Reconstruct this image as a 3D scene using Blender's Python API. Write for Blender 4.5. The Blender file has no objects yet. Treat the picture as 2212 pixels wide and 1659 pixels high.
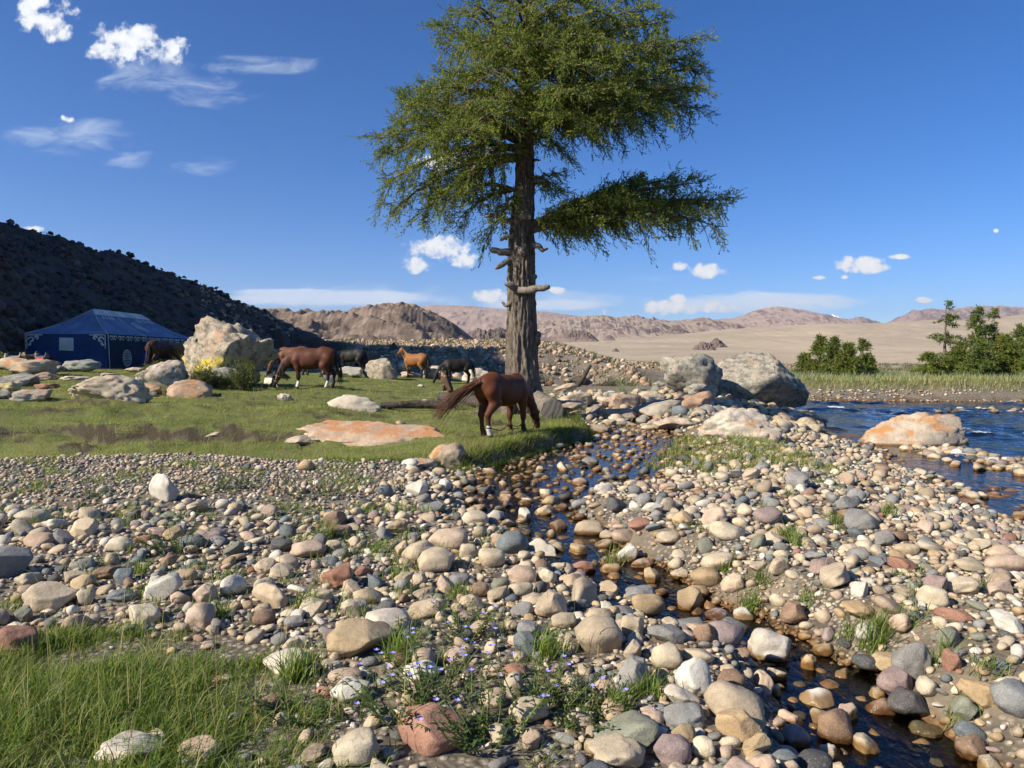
import bpy, math, random
import numpy as np
from mathutils import Vector, Matrix, Euler

random.seed(7)
RNG = np.random.default_rng(11)
scene = bpy.context.scene
COL = scene.collection

# ------------------------------------------------------------------ camera
FPX = 1597.0                      # focal length in the 2212-px-wide photograph
CX, CY = 1106.0, 829.5
EYE = 1.6
PITCH = math.atan(55.0 / FPX)     # looking slightly down
cam_data = bpy.data.cameras.new("camera")
cam = bpy.data.objects.new("camera", cam_data)
COL.objects.link(cam)
cam.location = (0, 0, EYE)
cam.rotation_euler = (math.pi / 2 - PITCH, 0, 0)
cam_data.sensor_width = 36.0
cam_data.lens = 36.0 * FPX / 2212.0
cam_data.clip_start = 0.1
cam_data.clip_end = 40000
scene.camera = cam

# ------------------------------------------------------------------ light
SUN_EL = math.radians(34.0)
SUN_H = Vector((-0.885, -0.465))           # where the sun stands, seen from above
SUN_H.normalize()
sun_dir = Vector((SUN_H.x * math.cos(SUN_EL), SUN_H.y * math.cos(SUN_EL), math.sin(SUN_EL)))
sd = bpy.data.lights.new("sun", 'SUN')
sd.energy = 5.0
sd.angle = math.radians(0.53)
sd.color = (1.0, 0.91, 0.77)
sun = bpy.data.objects.new("sun", sd)
COL.objects.link(sun)
sun.location = sun_dir * 60
sun.rotation_euler = sun_dir.to_track_quat('Z', 'Y').to_euler()

scene.view_settings.view_transform = 'Standard'
scene.view_settings.look = 'None'
scene.view_settings.exposure = 0.65
scene.view_settings.gamma = 1.0
scene.view_settings.use_curve_mapping = False
scene.cycles.max_bounces = 7
scene.cycles.diffuse_bounces = 3
scene.cycles.glossy_bounces = 3
scene.cycles.transmission_bounces = 4
scene.cycles.transparent_max_bounces = 10
scene.cycles.volume_bounces = 0
scene.cycles.use_denoising = True
scene.cycles.use_adaptive_sampling = True
scene.cycles.adaptive_threshold = 0.015
scene.cycles.caustics_reflective = False
scene.cycles.caustics_refractive = False

# ------------------------------------------------------------------ node helper
class NT:
    def __init__(self, tree):
        self.t = tree
    def n(self, typ, ins=None, **props):
        nd = self.t.nodes.new(typ)
        for k, v in props.items():
            setattr(nd, k, v)
        if ins:
            for k, v in ins.items():
                s = nd.inputs[k]
                if isinstance(v, bpy.types.NodeSocket):
                    self.t.links.new(v, s)
                else:
                    s.default_value = v
        return nd
    def link(self, a, b):
        self.t.links.new(a, b)
    def math(self, op, a, b=None, c=None, clamp=False):
        ins = {0: a}
        if b is not None: ins[1] = b
        if c is not None: ins[2] = c
        return self.n('ShaderNodeMath', ins, operation=op, use_clamp=clamp).outputs[0]
    def mix(self, f, a, b, blend='MIX'):
        nd = self.n('ShaderNodeMix', None, data_type='RGBA', blend_type=blend)
        for i, v in ((0, f), (6, a), (7, b)):
            if isinstance(v, bpy.types.NodeSocket): self.t.links.new(v, nd.inputs[i])
            else: nd.inputs[i].default_value = v if i == 0 or len(v) == 4 else (*v, 1)
        return nd.outputs[2]
    def ramp(self, f, stops, interp='LINEAR'):
        nd = self.n('ShaderNodeValToRGB', {0: f})
        cr = nd.color_ramp; cr.interpolation = interp
        while len(cr.elements) > 1: cr.elements.remove(cr.elements[-1])
        for i, (p, c) in enumerate(stops):
            e = cr.elements[0] if i == 0 else cr.elements.new(p)
            e.position = p; e.color = (c, c, c, 1) if isinstance(c, (int, float)) else (*c, 1)
        return nd.outputs[0]
    def smooth(self, v, a, b):
        nd = self.n('ShaderNodeMapRange', {0: v, 1: a, 2: b, 3: 0.0, 4: 1.0}, interpolation_type='SMOOTHSTEP')
        return nd.outputs[0]
    def noise(self, vec, scale, detail=3, rough=0.55, dist=0.0, out=0):
        return self.n('ShaderNodeTexNoise', {'Vector': vec, 'Scale': scale, 'Detail': detail, 'Roughness': rough, 'Distortion': dist}).outputs[out]

# ------------------------------------------------------------------ sky
world = bpy.data.worlds.new("World")
scene.world = world
world.use_nodes = True
world.cycles.sampling_method = 'MANUAL'
world.cycles.sample_map_resolution = 512
wt = world.node_tree
wt.nodes.clear()
W = NT(wt)
sky = W.n('ShaderNodeTexSky', sky_type='NISHITA', sun_disc=False, sun_elevation=SUN_EL,
          sun_rotation=math.atan2(SUN_H.x, SUN_H.y), altitude=2200.0, air_density=1.0,
          dust_density=0.1, ozone_density=3.0)
SKY_STR = 0.078
wdir = W.n('ShaderNodeTexCoord').outputs['Generated']
wxyz = W.n('ShaderNodeSeparateXYZ', {0: wdir})
wx, wy, wz = wxyz.outputs
# gnomonic coordinates of the sky north of the camp: u = x/y, v = z/y in units of 1/1597
ysafe = W.math('MAXIMUM', wy, 0.05)
u = W.math('MULTIPLY', W.math('DIVIDE', wx, ysafe), FPX)
v = W.math('MULTIPLY', W.math('DIVIDE', wz, ysafe), FPX)
uv = W.n('ShaderNodeCombineXYZ', {0: u, 1: v, 2: 0.0}).outputs[0]
def cloud_field(items):
    acc = None
    for (px, py, a, b) in items:
        q = W.n('ShaderNodeVectorMath', {0: uv, 1: (1.0 / a, 1.0 / b, 0), 2: (-(px - CX) / a, -(775 - py) / b, 0)}, operation='MULTIPLY_ADD').outputs[0]
        m = W.n('ShaderNodeVectorMath', {0: q, 1: q}, operation='DOT_PRODUCT').outputs['Value']
        acc = m if acc is None else W.math('MINIMUM', acc, m)
    return W.math('SUBTRACT', 1.0, acc)
puffs = [(120, 55, 74, 58), (95, 22, 48, 34), (290, 105, 110, 52), (378, 118, 52, 42), (235, 118, 50, 28), (955, 540, 95, 34), (905, 572, 50, 24), (1000, 562, 52, 24), (950, 528, 60, 22),
         (1520, 586, 52, 20), (1465, 577, 24, 13), (1850, 575, 78, 22), (1890, 580, 44, 14), (1450, 668, 84, 22),
         (1555, 664, 72, 17), (1466, 647, 26, 13), (1065, 640, 62, 19), (1205, 628, 22, 10),
         (2145, 501, 7, 5), (1995, 649, 30, 8), (1820, 600, 14, 6), (1765, 601, 20, 6), (1940, 556, 28, 7),
         (965, 352, 74, 30), (160, 262, 20, 12), (1305, 672, 9, 12), (1680, 655, 120, 12), (80, 497, 30, 8),
         (-180, 210, 120, 44), (2420, 300, 110, 34), (-420, 480, 150, 40), (2700, 520, 160, 36)]
wisps = [(430, 205, 170, 42), (170, 300, 180, 46), (430, 365, 110, 26), (720, 640, 330, 36), (1640, 655, 290, 36),
         (330, 180, 150, 60), (560, 150, 200, 26), (1400, 602, 110, 12), (1180, 650, 330, 26), (300, 350, 90, 22),
         (-300, 330, 260, 60), (2600, 420, 300, 40)]
cf = cloud_field(puffs)
wf = cloud_field(wisps)
n1 = W.noise(uv, 0.020, 6, 0.60, 0.3)
n2 = W.noise(uv, 0.055, 4, 0.55)
stretch = W.n('ShaderNodeMapping', {'Vector': uv, 'Rotation': (0, 0, -0.12), 'Scale': (0.45, 1.35, 1)}).outputs[0]
n3 = W.noise(stretch, 0.018, 5, 0.62, 0.6)
dens = W.math('ADD', W.math('SUBTRACT', cf, 0.22), W.math('MULTIPLY', W.math('SUBTRACT', n1, 0.5), 3.4))
dens = W.math('ADD', dens, W.math('MULTIPLY', W.math('SUBTRACT', n2, 0.5), 1.0))
puff = W.math('MULTIPLY', W.smooth(dens, 0.05, 0.75), W.smooth(cf, -0.25, 0.30))
wd = W.math('ADD', W.math('MULTIPLY', wf, 0.6), W.math('MULTIPLY', W.math('SUBTRACT', n3, 0.5), 2.6))
wisp = W.math('MULTIPLY', W.math('MULTIPLY', W.smooth(wd, 0.1, 1.3), W.smooth(wf, -0.1, 0.6)), 0.50)
front = W.smooth(wy, 0.10, 0.25)
skycol = W.n('ShaderNodeHueSaturation', {'Saturation': 1.33, 'Value': 1.0, 'Color': sky.outputs[0]}).outputs[0]
skycol = W.mix(1.0, skycol, (0.86, 0.96, 1.18), 'MULTIPLY')
shade = W.smooth(W.math('ADD', dens, W.math('MULTIPLY', n2, 0.9)), 0.3, 1.9)
ccol = W.mix(shade, (6.2, 6.9, 7.8), (8.8, 8.8, 8.8))
c1 = W.mix(W.math('MULTIPLY', wisp, front), skycol, (6.9, 7.8, 8.8))
lf = cloud_field([(1640, 655, 230, 26), (1700, 645, 140, 15), (720, 645, 260, 22), (1180, 660, 160, 14), (620, 632, 140, 10)])
lens = W.math('MULTIPLY', W.math('MULTIPLY', W.smooth(W.math('ADD', lf, W.math('MULTIPLY', W.math('SUBTRACT', n3, .5), 1.2)), 0.05, 0.8), .66), front)
c1 = W.mix(lens, c1, (7.6, 8.2, 8.9))
c2 = W.mix(W.math('MULTIPLY', puff, front), c1, ccol)
bg = W.n('ShaderNodeBackground', {'Color': c2, 'Strength': SKY_STR})
wo = W.n('ShaderNodeOutputWorld', {'Surface': bg.outputs[0]})

# ------------------------------------------------------------------ basic helpers
def tag(o, label=None, cat=None, group=None, kind=None):
    if label: o["label"] = label
    if cat: o["category"] = cat
    if group: o["group"] = group
    if kind: o["kind"] = kind
    return o

def link(o, parent=None):
    COL.objects.link(o)
    if parent is not None:
        o.parent = parent
    return o

def empty(name, loc, rz=0.0):
    o = bpy.data.objects.new(name, None)
    o.location = loc
    o.rotation_euler = (0, 0, rz)
    return link(o)

def mesh_np(name, V, F, smooth=True, attrs=None):
    """fast mesh from numpy: V (n,3), F (m,k) with one k, or list of such arrays"""
    me = bpy.data.meshes.new(name)
    Fs = F if isinstance(F, (list, tuple)) else [F]
    Fs = [np.asarray(f, dtype=np.int32) for f in Fs if len(f)]
    V = np.asarray(V, dtype=np.float32)
    me.vertices.add(len(V))
    me.vertices.foreach_set("co", V.ravel())
    loops = np.concatenate([f.ravel() for f in Fs])
    tot = np.concatenate([np.full(len(f), f.shape[1], dtype=np.int32) for f in Fs])
    start = np.concatenate([[0], np.cumsum(tot)[:-1]]).astype(np.int32)
    me.loops.add(len(loops))
    me.loops.foreach_set("vertex_index", loops)
    me.polygons.add(len(tot))
    me.polygons.foreach_set("loop_start", start)
    me.polygons.foreach_set("loop_total", tot)
    if smooth:
        me.polygons.foreach_set("use_smooth", np.ones(len(tot), dtype=bool))
    if attrs:
        for k, (kind, data) in attrs.items():
            data = np.asarray(data, dtype=np.float32)
            if kind == 'C':
                if data.shape[1] == 3:
                    data = np.concatenate([data, np.ones((len(data), 1), np.float32)], 1)
                a = me.attributes.new(k, 'FLOAT_COLOR', 'POINT')
                a.data.foreach_set("color", data.ravel())
            else:
                a = me.attributes.new(k, 'FLOAT', 'POINT')
                a.data.foreach_set("value", data.ravel())
    me.update(calc_edges=True)
    return me

def obj(name, me, mat=None, parent=None):
    o = bpy.data.objects.new(name, me)
    if mat is not None and len(me.materials) == 0:
        me.materials.append(mat)
    return link(o, parent)

class MB:
    """collects vertices and faces of mixed size, builds one mesh"""
    def __init__(self):
        self.V = []; self.F = []; self.C = []
    def add(self, V, F, c=None):
        b = len(self.V)
        self.V.extend([tuple(p) for p in V])
        self.F.extend([tuple(i + b for i in f) for f in F])
        if c is not None: self.C.extend([c] * len(V))
    def box(self, x0, x1, y0, y1, z0, z1):
        V = [(x0,y0,z0),(x1,y0,z0),(x1,y1,z0),(x0,y1,z0),(x0,y0,z1),(x1,y0,z1),(x1,y1,z1),(x0,y1,z1)]
        self.add(V, [(0,3,2,1),(4,5,6,7),(0,1,5,4),(1,2,6,5),(2,3,7,6),(3,0,4,7)])
    def tube(self, pts, rad, seg=8, cap=True):
        pts = [Vector(p) for p in pts]
        n = len(pts)
        rad = rad if isinstance(rad, (list, tuple)) else [rad] * n
        V = []; prev = None
        for i, p in enumerate(pts):
            t = (pts[min(i+1, n-1)] - pts[max(i-1, 0)])
            t = t.normalized() if t.length > 1e-9 else Vector((0, 0, 1))
            if prev is None:
                a = t.cross(Vector((0, 0, 1)))
                if a.length < 0.1: a = t.cross(Vector((0, 1, 0)))
            else:
                a = prev - t * prev.dot(t)
            a.normalize(); prev = a
            b = t.cross(a)
            for k in range(seg):
                an = 2 * math.pi * k / seg
                V.append(p + (a * math.cos(an) + b * math.sin(an)) * rad[i])
        F = []
        for i in range(n - 1):
            for k in range(seg):
                k2 = (k + 1) % seg
                F.append((i*seg+k, i*seg+k2, (i+1)*seg+k2, (i+1)*seg+k))
        if cap:
            F.append(tuple(range(seg))[::-1])
            F.append(tuple((n-1)*seg + k for k in range(seg)))
        self.add(V, F)
    def build(self, name, mat, parent=None, smooth=True, col=None):
        me = bpy.data.meshes.new(name)
        me.from_pydata(self.V, [], self.F)
        if smooth:
            me.polygons.foreach_set("use_smooth", [True] * len(me.polygons))
        if self.C:
            a = me.attributes.new('col', 'FLOAT_COLOR', 'POINT')
            a.data.foreach_set("color", np.array([(*c, 1) for c in self.C], dtype=np.float32).ravel())
        me.update()
        return obj(name, me, mat, parent)

# numpy gradient noise -------------------------------------------------
def _hash(ix, iy, iz, seed):
    h = (ix.astype(np.int64) * 374761393 + iy.astype(np.int64) * 668265263 + iz.astype(np.int64) * 2147483647 + seed * 974711) & 0xFFFFFFFF
    h = ((h ^ (h >> 13)) * 1274126177) & 0xFFFFFFFF
    h = ((h ^ (h >> 16)) * 2246822519) & 0xFFFFFFFF
    return h ^ (h >> 15)
_G = np.array([(1,1,0),(-1,1,0),(1,-1,0),(-1,-1,0),(1,0,1),(-1,0,1),(1,0,-1),(-1,0,-1),(0,1,1),(0,-1,1),(0,1,-1),(0,-1,-1),(1,1,0),(-1,1,0),(0,-1,1),(0,-1,-1)], dtype=np.float64)
def pnoise(x, y, z=0.0, seed=0):
    x = np.asarray(x, dtype=np.float64); y = np.asarray(y, dtype=np.float64)
    z = np.broadcast_to(np.asarray(z, dtype=np.float64), x.shape)
    ix, iy, iz = np.floor(x), np.floor(y), np.floor(z)
    fx, fy, fz = x - ix, y - iy, z - iz
    ux, uy, uz = (f * f * f * (f * (f * 6 - 15) + 10) for f in (fx, fy, fz))
    def g(dx, dy, dz):
        gr = _G[_hash(ix + dx, iy + dy, iz + dz, seed) & 15]
        return gr[..., 0] * (fx - dx) + gr[..., 1] * (fy - dy) + gr[..., 2] * (fz - dz)
    a = g(0,0,0) * (1 - ux) + g(1,0,0) * ux
    b = g(0,1,0) * (1 - ux) + g(1,1,0) * ux
    c = g(0,0,1) * (1 - ux) + g(1,0,1) * ux
    d = g(0,1,1) * (1 - ux) + g(1,1,1) * ux
    return (a * (1 - uy) + b * uy) * (1 - uz) + (c * (1 - uy) + d * uy) * uz
def fbm(x, y, z=0.0, oct=4, seed=0, gain=0.5, ridged=False):
    s = 0.0; a = 1.0; f = 1.0
    for i in range(oct):
        n = pnoise(np.asarray(x) * f, np.asarray(y) * f, np.asarray(z) * f, seed + i * 17)
        s = s + a * ((0.5 - np.abs(n)) * 2 - 0.5 if ridged else n)
        a *= gain; f *= 2.03
    return s
def sstep(x, a, b):
    t = np.clip((np.asarray(x, dtype=np.float64) - a) / (b - a), 0, 1)
    return t * t * (3 - 2 * t)
def poly_sdf(x, y, poly):
    """positive inside"""
    d = np.full(np.shape(x), 1e18); ins = np.zeros(np.shape(x), dtype=bool)
    n = len(poly)
    for i in range(n):
        ax, ay = poly[i]; bx, by = poly[(i + 1) % n]
        ex, ey = bx - ax, by - ay
        wx_, wy_ = x - ax, y - ay
        t = np.clip((wx_ * ex + wy_ * ey) / (ex * ex + ey * ey + 1e-12), 0, 1)
        d = np.minimum(d, (wx_ - ex * t) ** 2 + (wy_ - ey * t) ** 2)
        cond = (ay > y) != (by > y)
        with np.errstate(divide='ignore', invalid='ignore'):
            xi = ax + (y - ay) * ex / (ey if ey != 0 else 1e-12)
        ins ^= cond & (x < xi)
    return np.where(ins, np.sqrt(d), -np.sqrt(d))
def line_dist(x, y, pts):
    """distance to a polyline whose points carry extra values; returns d and the values there"""
    best = np.full(np.shape(x), 1e18); k = len(pts[0]) - 2
    vals = [np.zeros(np.shape(x)) for _ in range(k)]
    for i in range(len(pts) - 1):
        a, b = pts[i], pts[i + 1]
        ex, ey = b[0] - a[0], b[1] - a[1]
        t = np.clip(((x - a[0]) * ex + (y - a[1]) * ey) / (ex * ex + ey * ey), 0, 1)
        d = (x - a[0] - ex * t) ** 2 + (y - a[1] - ey * t) ** 2
        m = d < best
        best = np.where(m, d, best)
        for j in range(k):
            vals[j] = np.where(m, a[2 + j] + (b[2 + j] - a[2 + j]) * t, vals[j])
    return np.sqrt(best), vals

# material helper ------------------------------------------------------
def new_mat(name):
    m = bpy.data.materials.new(name); m.use_nodes = True
    m.node_tree.nodes.clear()
    return m, NT(m.node_tree)
def finish(m, N, color, rough=0.85, bump=None, bump_str=0.4, bump_dist=0.02, spec=0.3, extra=None, metallic=0.0):
    ins = {'Base Color': color if isinstance(color, bpy.types.NodeSocket) else (*color, 1) if len(color) == 3 else color,
           'Roughness': rough, 'Specular IOR Level': spec, 'Metallic': metallic}
    if extra: ins.update(extra)
    p = N.n('ShaderNodeBsdfPrincipled', ins)
    if bump is not None:
        b = N.n('ShaderNodeBump', {'Height': bump, 'Strength': bump_str, 'Distance': bump_dist})
        N.link(b.outputs[0], p.inputs['Normal'])
    N.n('ShaderNodeOutputMaterial', {'Surface': p.outputs[0]})
    return m
def simple_mat(name, color, rough=0.7, var=0.25, scale=8.0, spec=0.3, bump=0.15, bscale=None, metallic=0.0):
    m, N = new_mat(name)
    co = N.n('ShaderNodeTexCoord').outputs['Object']
    f = N.noise(co, scale, 4)
    c = N.mix(N.smooth(f, 0.3, 0.7), tuple(x * (1 - var) for x in color), tuple(min(1, x * (1 + var)) for x in color))
    return finish(m, N, c, rough, N.noise(co, bscale or scale * 3, 3), bump, 0.01, spec, metallic=metallic)
# ================================================================== terrain
RIVER = [(9.0,-12),(7.4,0),(6.4,6),(6.34,9.16),(6.65,11.3),(7.1,13.5),(7.75,16),(8.8,19.6),(11.0,27.5),(9.8,35),(5.6,40.5),(2.4,43.5),
         (0.2,45.2),(0.8,47.2),(3.0,48.6),(5,49.5),(8.5,45.5),(12.5,40),(16,38.2),(24,37.2),(40,36.5),(60,36),(60,-12)]
MEADOW = [(-120,10.8),(-8.2,11.8),(-5.1,12.4),(-2.46,11.4),(-.76,11.5),(.15,13.2),(.9,14.6),(1.75,16.3),(1.75,18.0),(1.25,21),(1.5,24),(1.3,32),(.3,39),
          (-3,46),(-10,51),(-30,55),(-120,55)]
BROOK = [(2.3,-1,.5),(1.95,2.2,.5),(1.72,3.4,.48),(1.74,4.07,.5),(1.52,4.6,.5),(1.26,5.5,.5),(.88,6.4,.55),(.45,7.5,.6),(.15,8.8,.75),(.45,10.4,1.35),(.95,11.8,1.75),
         (1.6,13.6,1.6),(2.5,16.2,1.6),(3.3,18.8,1.1),(3.4,21.5,.6),(2.8,24,.5)]
def brook_level(y):
    return -0.24 + 0.006 * np.clip(np.asarray(y, dtype=np.float64) - 3.0, -4, 22)
RIVER_Z = -0.55
TENT_C = (-22.7, 42.5)
RIDGE = [(-21,112,2.6),(-26.5,95,4.6),(-29,85,6.8),(-36,75,10.2),(-41,69,12.0),(-46,64,13.9),(-53,57,19.0)]
def uvxy(uu, vv):
    sx, sy = -SUN_H.x, -SUN_H.y
    return (sx * uu - sy * vv, sy * uu + sx * vv)
SHADE_CREST = [(*uvxy(a_, b_), c_) for a_, b_, c_ in ((-42, 38.0, 20.0), (-42, 41.5, 44.5), (-42, 52, 48.5), (-42, 62, 46.0), (-45, 76, 49.0), (-48, 95, 52.0), (-60, 120, 46.0))]  # unseen ridge left of the view, shaped to throw shade on hill and tent

def hill_h(x, y):
    d, (z,) = line_dist(x, y, RIDGE)
    h1 = z + 0.3 - 0.50 * d - 0.0 * d
    d2, (z2,) = line_dist(x, y, SHADE_CREST)
    s = np.clip(d2 / 42.0, 0, 3)
    h2 = z2 * (1 - s) ** 1.0 * np.where(s < 1, 1, 0) - np.where(s > 1, (s - 1) * 20, 0)
    h2 = z2 - 1.16 * d2
    h = np.maximum(h1, h2)
    rough = 1.0 * fbm(x * 0.12, y * 0.12, 3.0, 4, 5) + 0.25 * fbm(x * 0.7, y * 0.7, 1.0, 3, 9)
    return h + rough * np.clip((h + 3) / 6, 0, 1)

def terrain(x, y, detail=True):
    x = np.asarray(x, dtype=np.float64); y = np.asarray(y, dtype=np.float64)
    r = np.hypot(x, y)
    # gravel bar by the camera
    z = 0.05 * fbm(x * 0.45, y * 0.45, 0, 3, 1) + 0.02
    z = z + 0.10 * sstep(x, 2.6, 4.6) * sstep(y, 3, 8) * (1 - sstep(y, 17, 22))
    z = z - 0.05 * sstep(y, 7, 11) * sstep(x, -3, 0) * (1 - sstep(x, 2.5, 4))
    # rock field right of the tree
    z = z + 0.12 * sstep(y, 18, 24) * sstep(x, 1, 3) + 0.25 * sstep(y, 20, 26) * sstep(x, 5.0, 8.0)
    # meadow
    dm = poly_sdf(x, y, MEADOW)
    zm = 0.06 + 0.014 * np.clip(y - 15, -6, 40) + 0.045 * np.clip(-x - 1, 0, 20) * sstep(y, 12.5, 18.0)
    zm = zm + 0.085 * fbm(x * 0.55, y * 0.55, 4, 3, 21) + 0.025 * fbm(x * 2.0, y * 2.0, 4, 2, 22)
    step = sstep(y + 0.9 * fbm(x * 0.35, y * 0.1, 0, 3, 31), 14.45, 14.7) * sstep(-x, 1.5, 4.0)
    zm = zm + 0.20 * (step - 1) * sstep(-x, 1.5, 4.0)
    zm = zm + 0.07 * (sstep(fbm(x * 0.3, y * 0.8, 2, 3, 33), .06, .10) + sstep(fbm(x * 0.5 + 9, y * 1.1, 5, 2, 34), .10, .13) * .7) * sstep(y, 12.5, 14) * (1 - sstep(y, 24, 34))
    dt = np.hypot((x - TENT_C[0]) / 7.0, (y - TENT_C[1]) / 9.5)
    zm = zm + (1.0 - zm) * (1 - sstep(dt, 0.7, 1.35))
    wl = sstep(x, -3, -0.5)                                     # the bank by the brook is a step, further west it fades out
    wm = sstep(dm, -0.05, 0.16) * wl + sstep(dm, -0.5, 1.0) * (1 - wl)
    z = z * (1 - wm) + zm * wm
    # moraine behind the meadow
    H = 3.7 + (1.3 - 3.7) * sstep(x - 0.02 * (y - 60), 1, 15) - 0.4 * sstep(x, 14, 34)
    yy_ = y + 0.25 * np.clip(x, -20, 0)
    mor = 0.58 * sstep(yy_, 42, 58) + 0.42 * sstep(yy_, 54, 96)
    mor = mor * H + 0.35 * fbm(x * 0.16, y * 0.16, 2, 3, 41) * mor
    far = sstep(y, 130, 420)
    beyond = (y > 35) & (x > 0)
    z = np.where(y > 40, np.maximum(z, -0.3) * (1 - sstep(y, 41, 50)) + (mor + 0.15 - 0.5 * sstep(x, 5, 11)) * sstep(y, 41, 50), z)
    z = z * (1 - far) - 6.0 * far
    # hill
    hh = hill_h(x, y)
    z = np.maximum(z, np.where(hh > z, z + (hh - z) * sstep(hh - z, 0.0, 1.5), z)) * 1.0
    # river
    dr = poly_sdf(x, y, RIVER)
    far_bank = sstep(y + 0.0 * x, 33.5, 36.5)
    lim = RIVER_Z + 0.05 + (0.20 + 0.25 * far_bank) * np.maximum(-dr, 0) + 3.0 * np.maximum(-dr - 4.5, 0) + 0.04 * fbm(x * 1.3, y * 1.3, 7, 2, 51)
    zb = np.where(dr > 0, RIVER_Z + 0.02 - 0.30 * sstep(dr, 0, 2.5) + 0.10 * fbm(x * 0.7, y * 0.7, 9, 3, 52), np.minimum(z, lim))
    z = zb
    # brook
    db, (hw,) = line_dist(x, y, BROOK)
    lev = brook_level(y)
    hw = hw * (0.78 + 0.35 * fbm(x * 1.1, y * 1.1, 3, 2, 61))
    ch = 1 - sstep(db, hw * 0.45, hw * 2.3)
    bed = lev - 0.045 - 0.055 * sstep(y, 9.5, 10.8) * (1 - sstep(y, 17, 19)) + 0.05 * fbm(x * 1.7, y * 1.7, 5, 2, 62)
    keep = 1 - wm
    z = z + np.minimum(0, bed - z) * ch * keep
    if detail:
        z = z + 0.012 * fbm(x * 4, y * 4, 0, 2, 71) * (1 - sstep(r, 30, 60))
    return z
def tz(x, y):
    return float(terrain(np.array([x]), np.array([y]))[0])

CAMP, SAMP = math.cos(PITCH), math.sin(PITCH)
def ray(px, py):
    a = (px - CX) / FPX; b = (CY - py) / FPX
    d = Vector((a, CAMP + b * SAMP, -SAMP + b * CAMP))
    return d / d.y                       # per metre of depth
def at(px, py, Y):
    d = ray(px, py)
    return Vector((d.x * Y, Y, EYE + d.z * Y))
_TY = np.concatenate([np.arange(2.2, 30, 0.03), np.arange(30, 140, 0.15)])
def ground_hit(px, py, ymin=0):
    d = ray(px, py)
    T = _TY[_TY > ymin]
    zz = EYE + d.z * T - terrain(d.x * T, T)
    i = np.argmax(zz < 0)
    if zz[i] >= 0: i = len(T) - 1
    Y = float(T[i])
    if i > 0 and zz[i] < 0:
        Y = float(T[i-1] + (T[i] - T[i-1]) * zz[i-1] / (zz[i-1] - zz[i]))
    return Vector((d.x * Y, Y, EYE + d.z * Y)), Y / FPX       # point, metres per photo pixel

# ------------------------------------------------------------------ ground sheet
def axis_angles():
    fine = np.arange(-43, 43.01, 0.26)
    coarse = np.concatenate([np.arange(47, 258, 4.0), np.arange(260, 316.5, 0.9)])
    return np.radians(np.concatenate([fine, coarse]))
ang = axis_angles()
rad = [0.6]
while rad[-1] < 15000:
    r_ = rad[-1]
    k = 1.0145 if r_ < 130 else (1.05 if r_ < 600 else 1.25)
    rad.append(r_ * k)
rad = np.array(rad)
A, R = np.meshgrid(ang, rad)
GX, GY = np.sin(A) * R, np.cos(A) * R
GZ = terrain(GX, GY)
nr, na = GX.shape
V = np.stack([GX, GY, GZ], -1).reshape(-1, 3)
V = np.concatenate([V, [[0, 0, tz(0, 0)]]])
idx = np.arange(nr * na).reshape(nr, na)
q = np.stack([idx[:-1], np.roll(idx, -1, 1)[:-1], np.roll(idx, -1, 1)[1:], idx[1:]], -1).reshape(-1, 4)[:, ::-1]
fan = np.stack([np.full(na, nr * na), np.roll(idx[0], -1), idx[0]], -1)[:, ::-1]
vx, vy, vz = V[:, 0], V[:, 1], V[:, 2]
def cover(x, y):
    """how much turf grows here (0..1) on the ground"""
    dm = poly_sdf(x, y, MEADOW)
    g = sstep(dm + 0.5 * fbm(x * 1.1, y * 1.1, 3, 3, 81), -0.1, 0.35)
    g = g * (1 - sstep(y + 0.35 * np.clip(x, -20, 0) + 1.0 * fbm(x * .5, y * .5, 1, 2, 82), 40.5, 43))
    bank = sstep(y, 37.5, 39.0) * sstep(-poly_sdf(x, y, RIVER), 0.8, 2.0) * sstep(x, 13, 15) * (1 - sstep(y, 58, 70))
    return np.clip(np.maximum(g, bank), 0, 1)
gr = cover(vx, vy)
_e = .12
_sl = np.hypot(terrain(vx + _e, vy) - terrain(vx - _e, vy), terrain(vx, vy + _e) - terrain(vx, vy - _e)) / (2 * _e)
peat = gr * sstep(_sl, .30, .6)
gr = gr * (1 - .85 * sstep(_sl, .38, .7))
hillm = sstep(hill_h(vx, vy) - 0.6, 0, 1.5)
db_, _ = line_dist(vx, vy, BROOK)
wetm = (1 - sstep(vz - brook_level(vy), 0.0, 0.06)) * (db_ < 2.0) + (1 - sstep(vz - RIVER_Z, 0.0, 0.08)) * (poly_sdf(vx, vy, RIVER) > -1.0)
ground_me = mesh_np("ground", V, [q, fan], True, {'grass': ('F', gr), 'peat': ('F', peat), 'hill': ('F', hillm), 'wet': ('F', np.clip(wetm, 0, 1))})

m_ground, N = new_mat("ground_soil")
geo = N.n('ShaderNodeNewGeometry')
pos = geo.outputs['Position']
att = lambda nm: N.n('ShaderNodeAttribute', None, attribute_name=nm).outputs['Fac']
g_ = att('grass'); h_ = att('hill'); w_ = att('wet')
peb = N.n('ShaderNodeTexVoronoi', {'Vector': pos, 'Scale': 26.0, 'Randomness': 1.0})
peb2 = N.n('ShaderNodeTexVoronoi', {'Vector': pos, 'Scale': 9.0, 'Randomness': 1.0})
pcol = N.ramp(N.n('ShaderNodeSeparateColor', {0: peb.outputs['Color']}).outputs[0],
              [(0.0, (.12, .11, .10)), (.3, (.30, .26, .20)), (.55, (.40, .34, .26)), (.75, (.26, .20, .15)), (1.0, (.46, .42, .35))])
pcol = N.mix(N.smooth(peb.outputs['Distance'], 0.25, 0.6), pcol, (.10, .085, .065))
soil = N.mix(N.smooth(N.noise(pos, 1.7, 4), .35, .65), (.16, .13, .09), (.25, .205, .145))
gravel = N.mix(N.smooth(N.noise(pos, 0.9, 3), .36, .52), soil, pcol)
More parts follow.
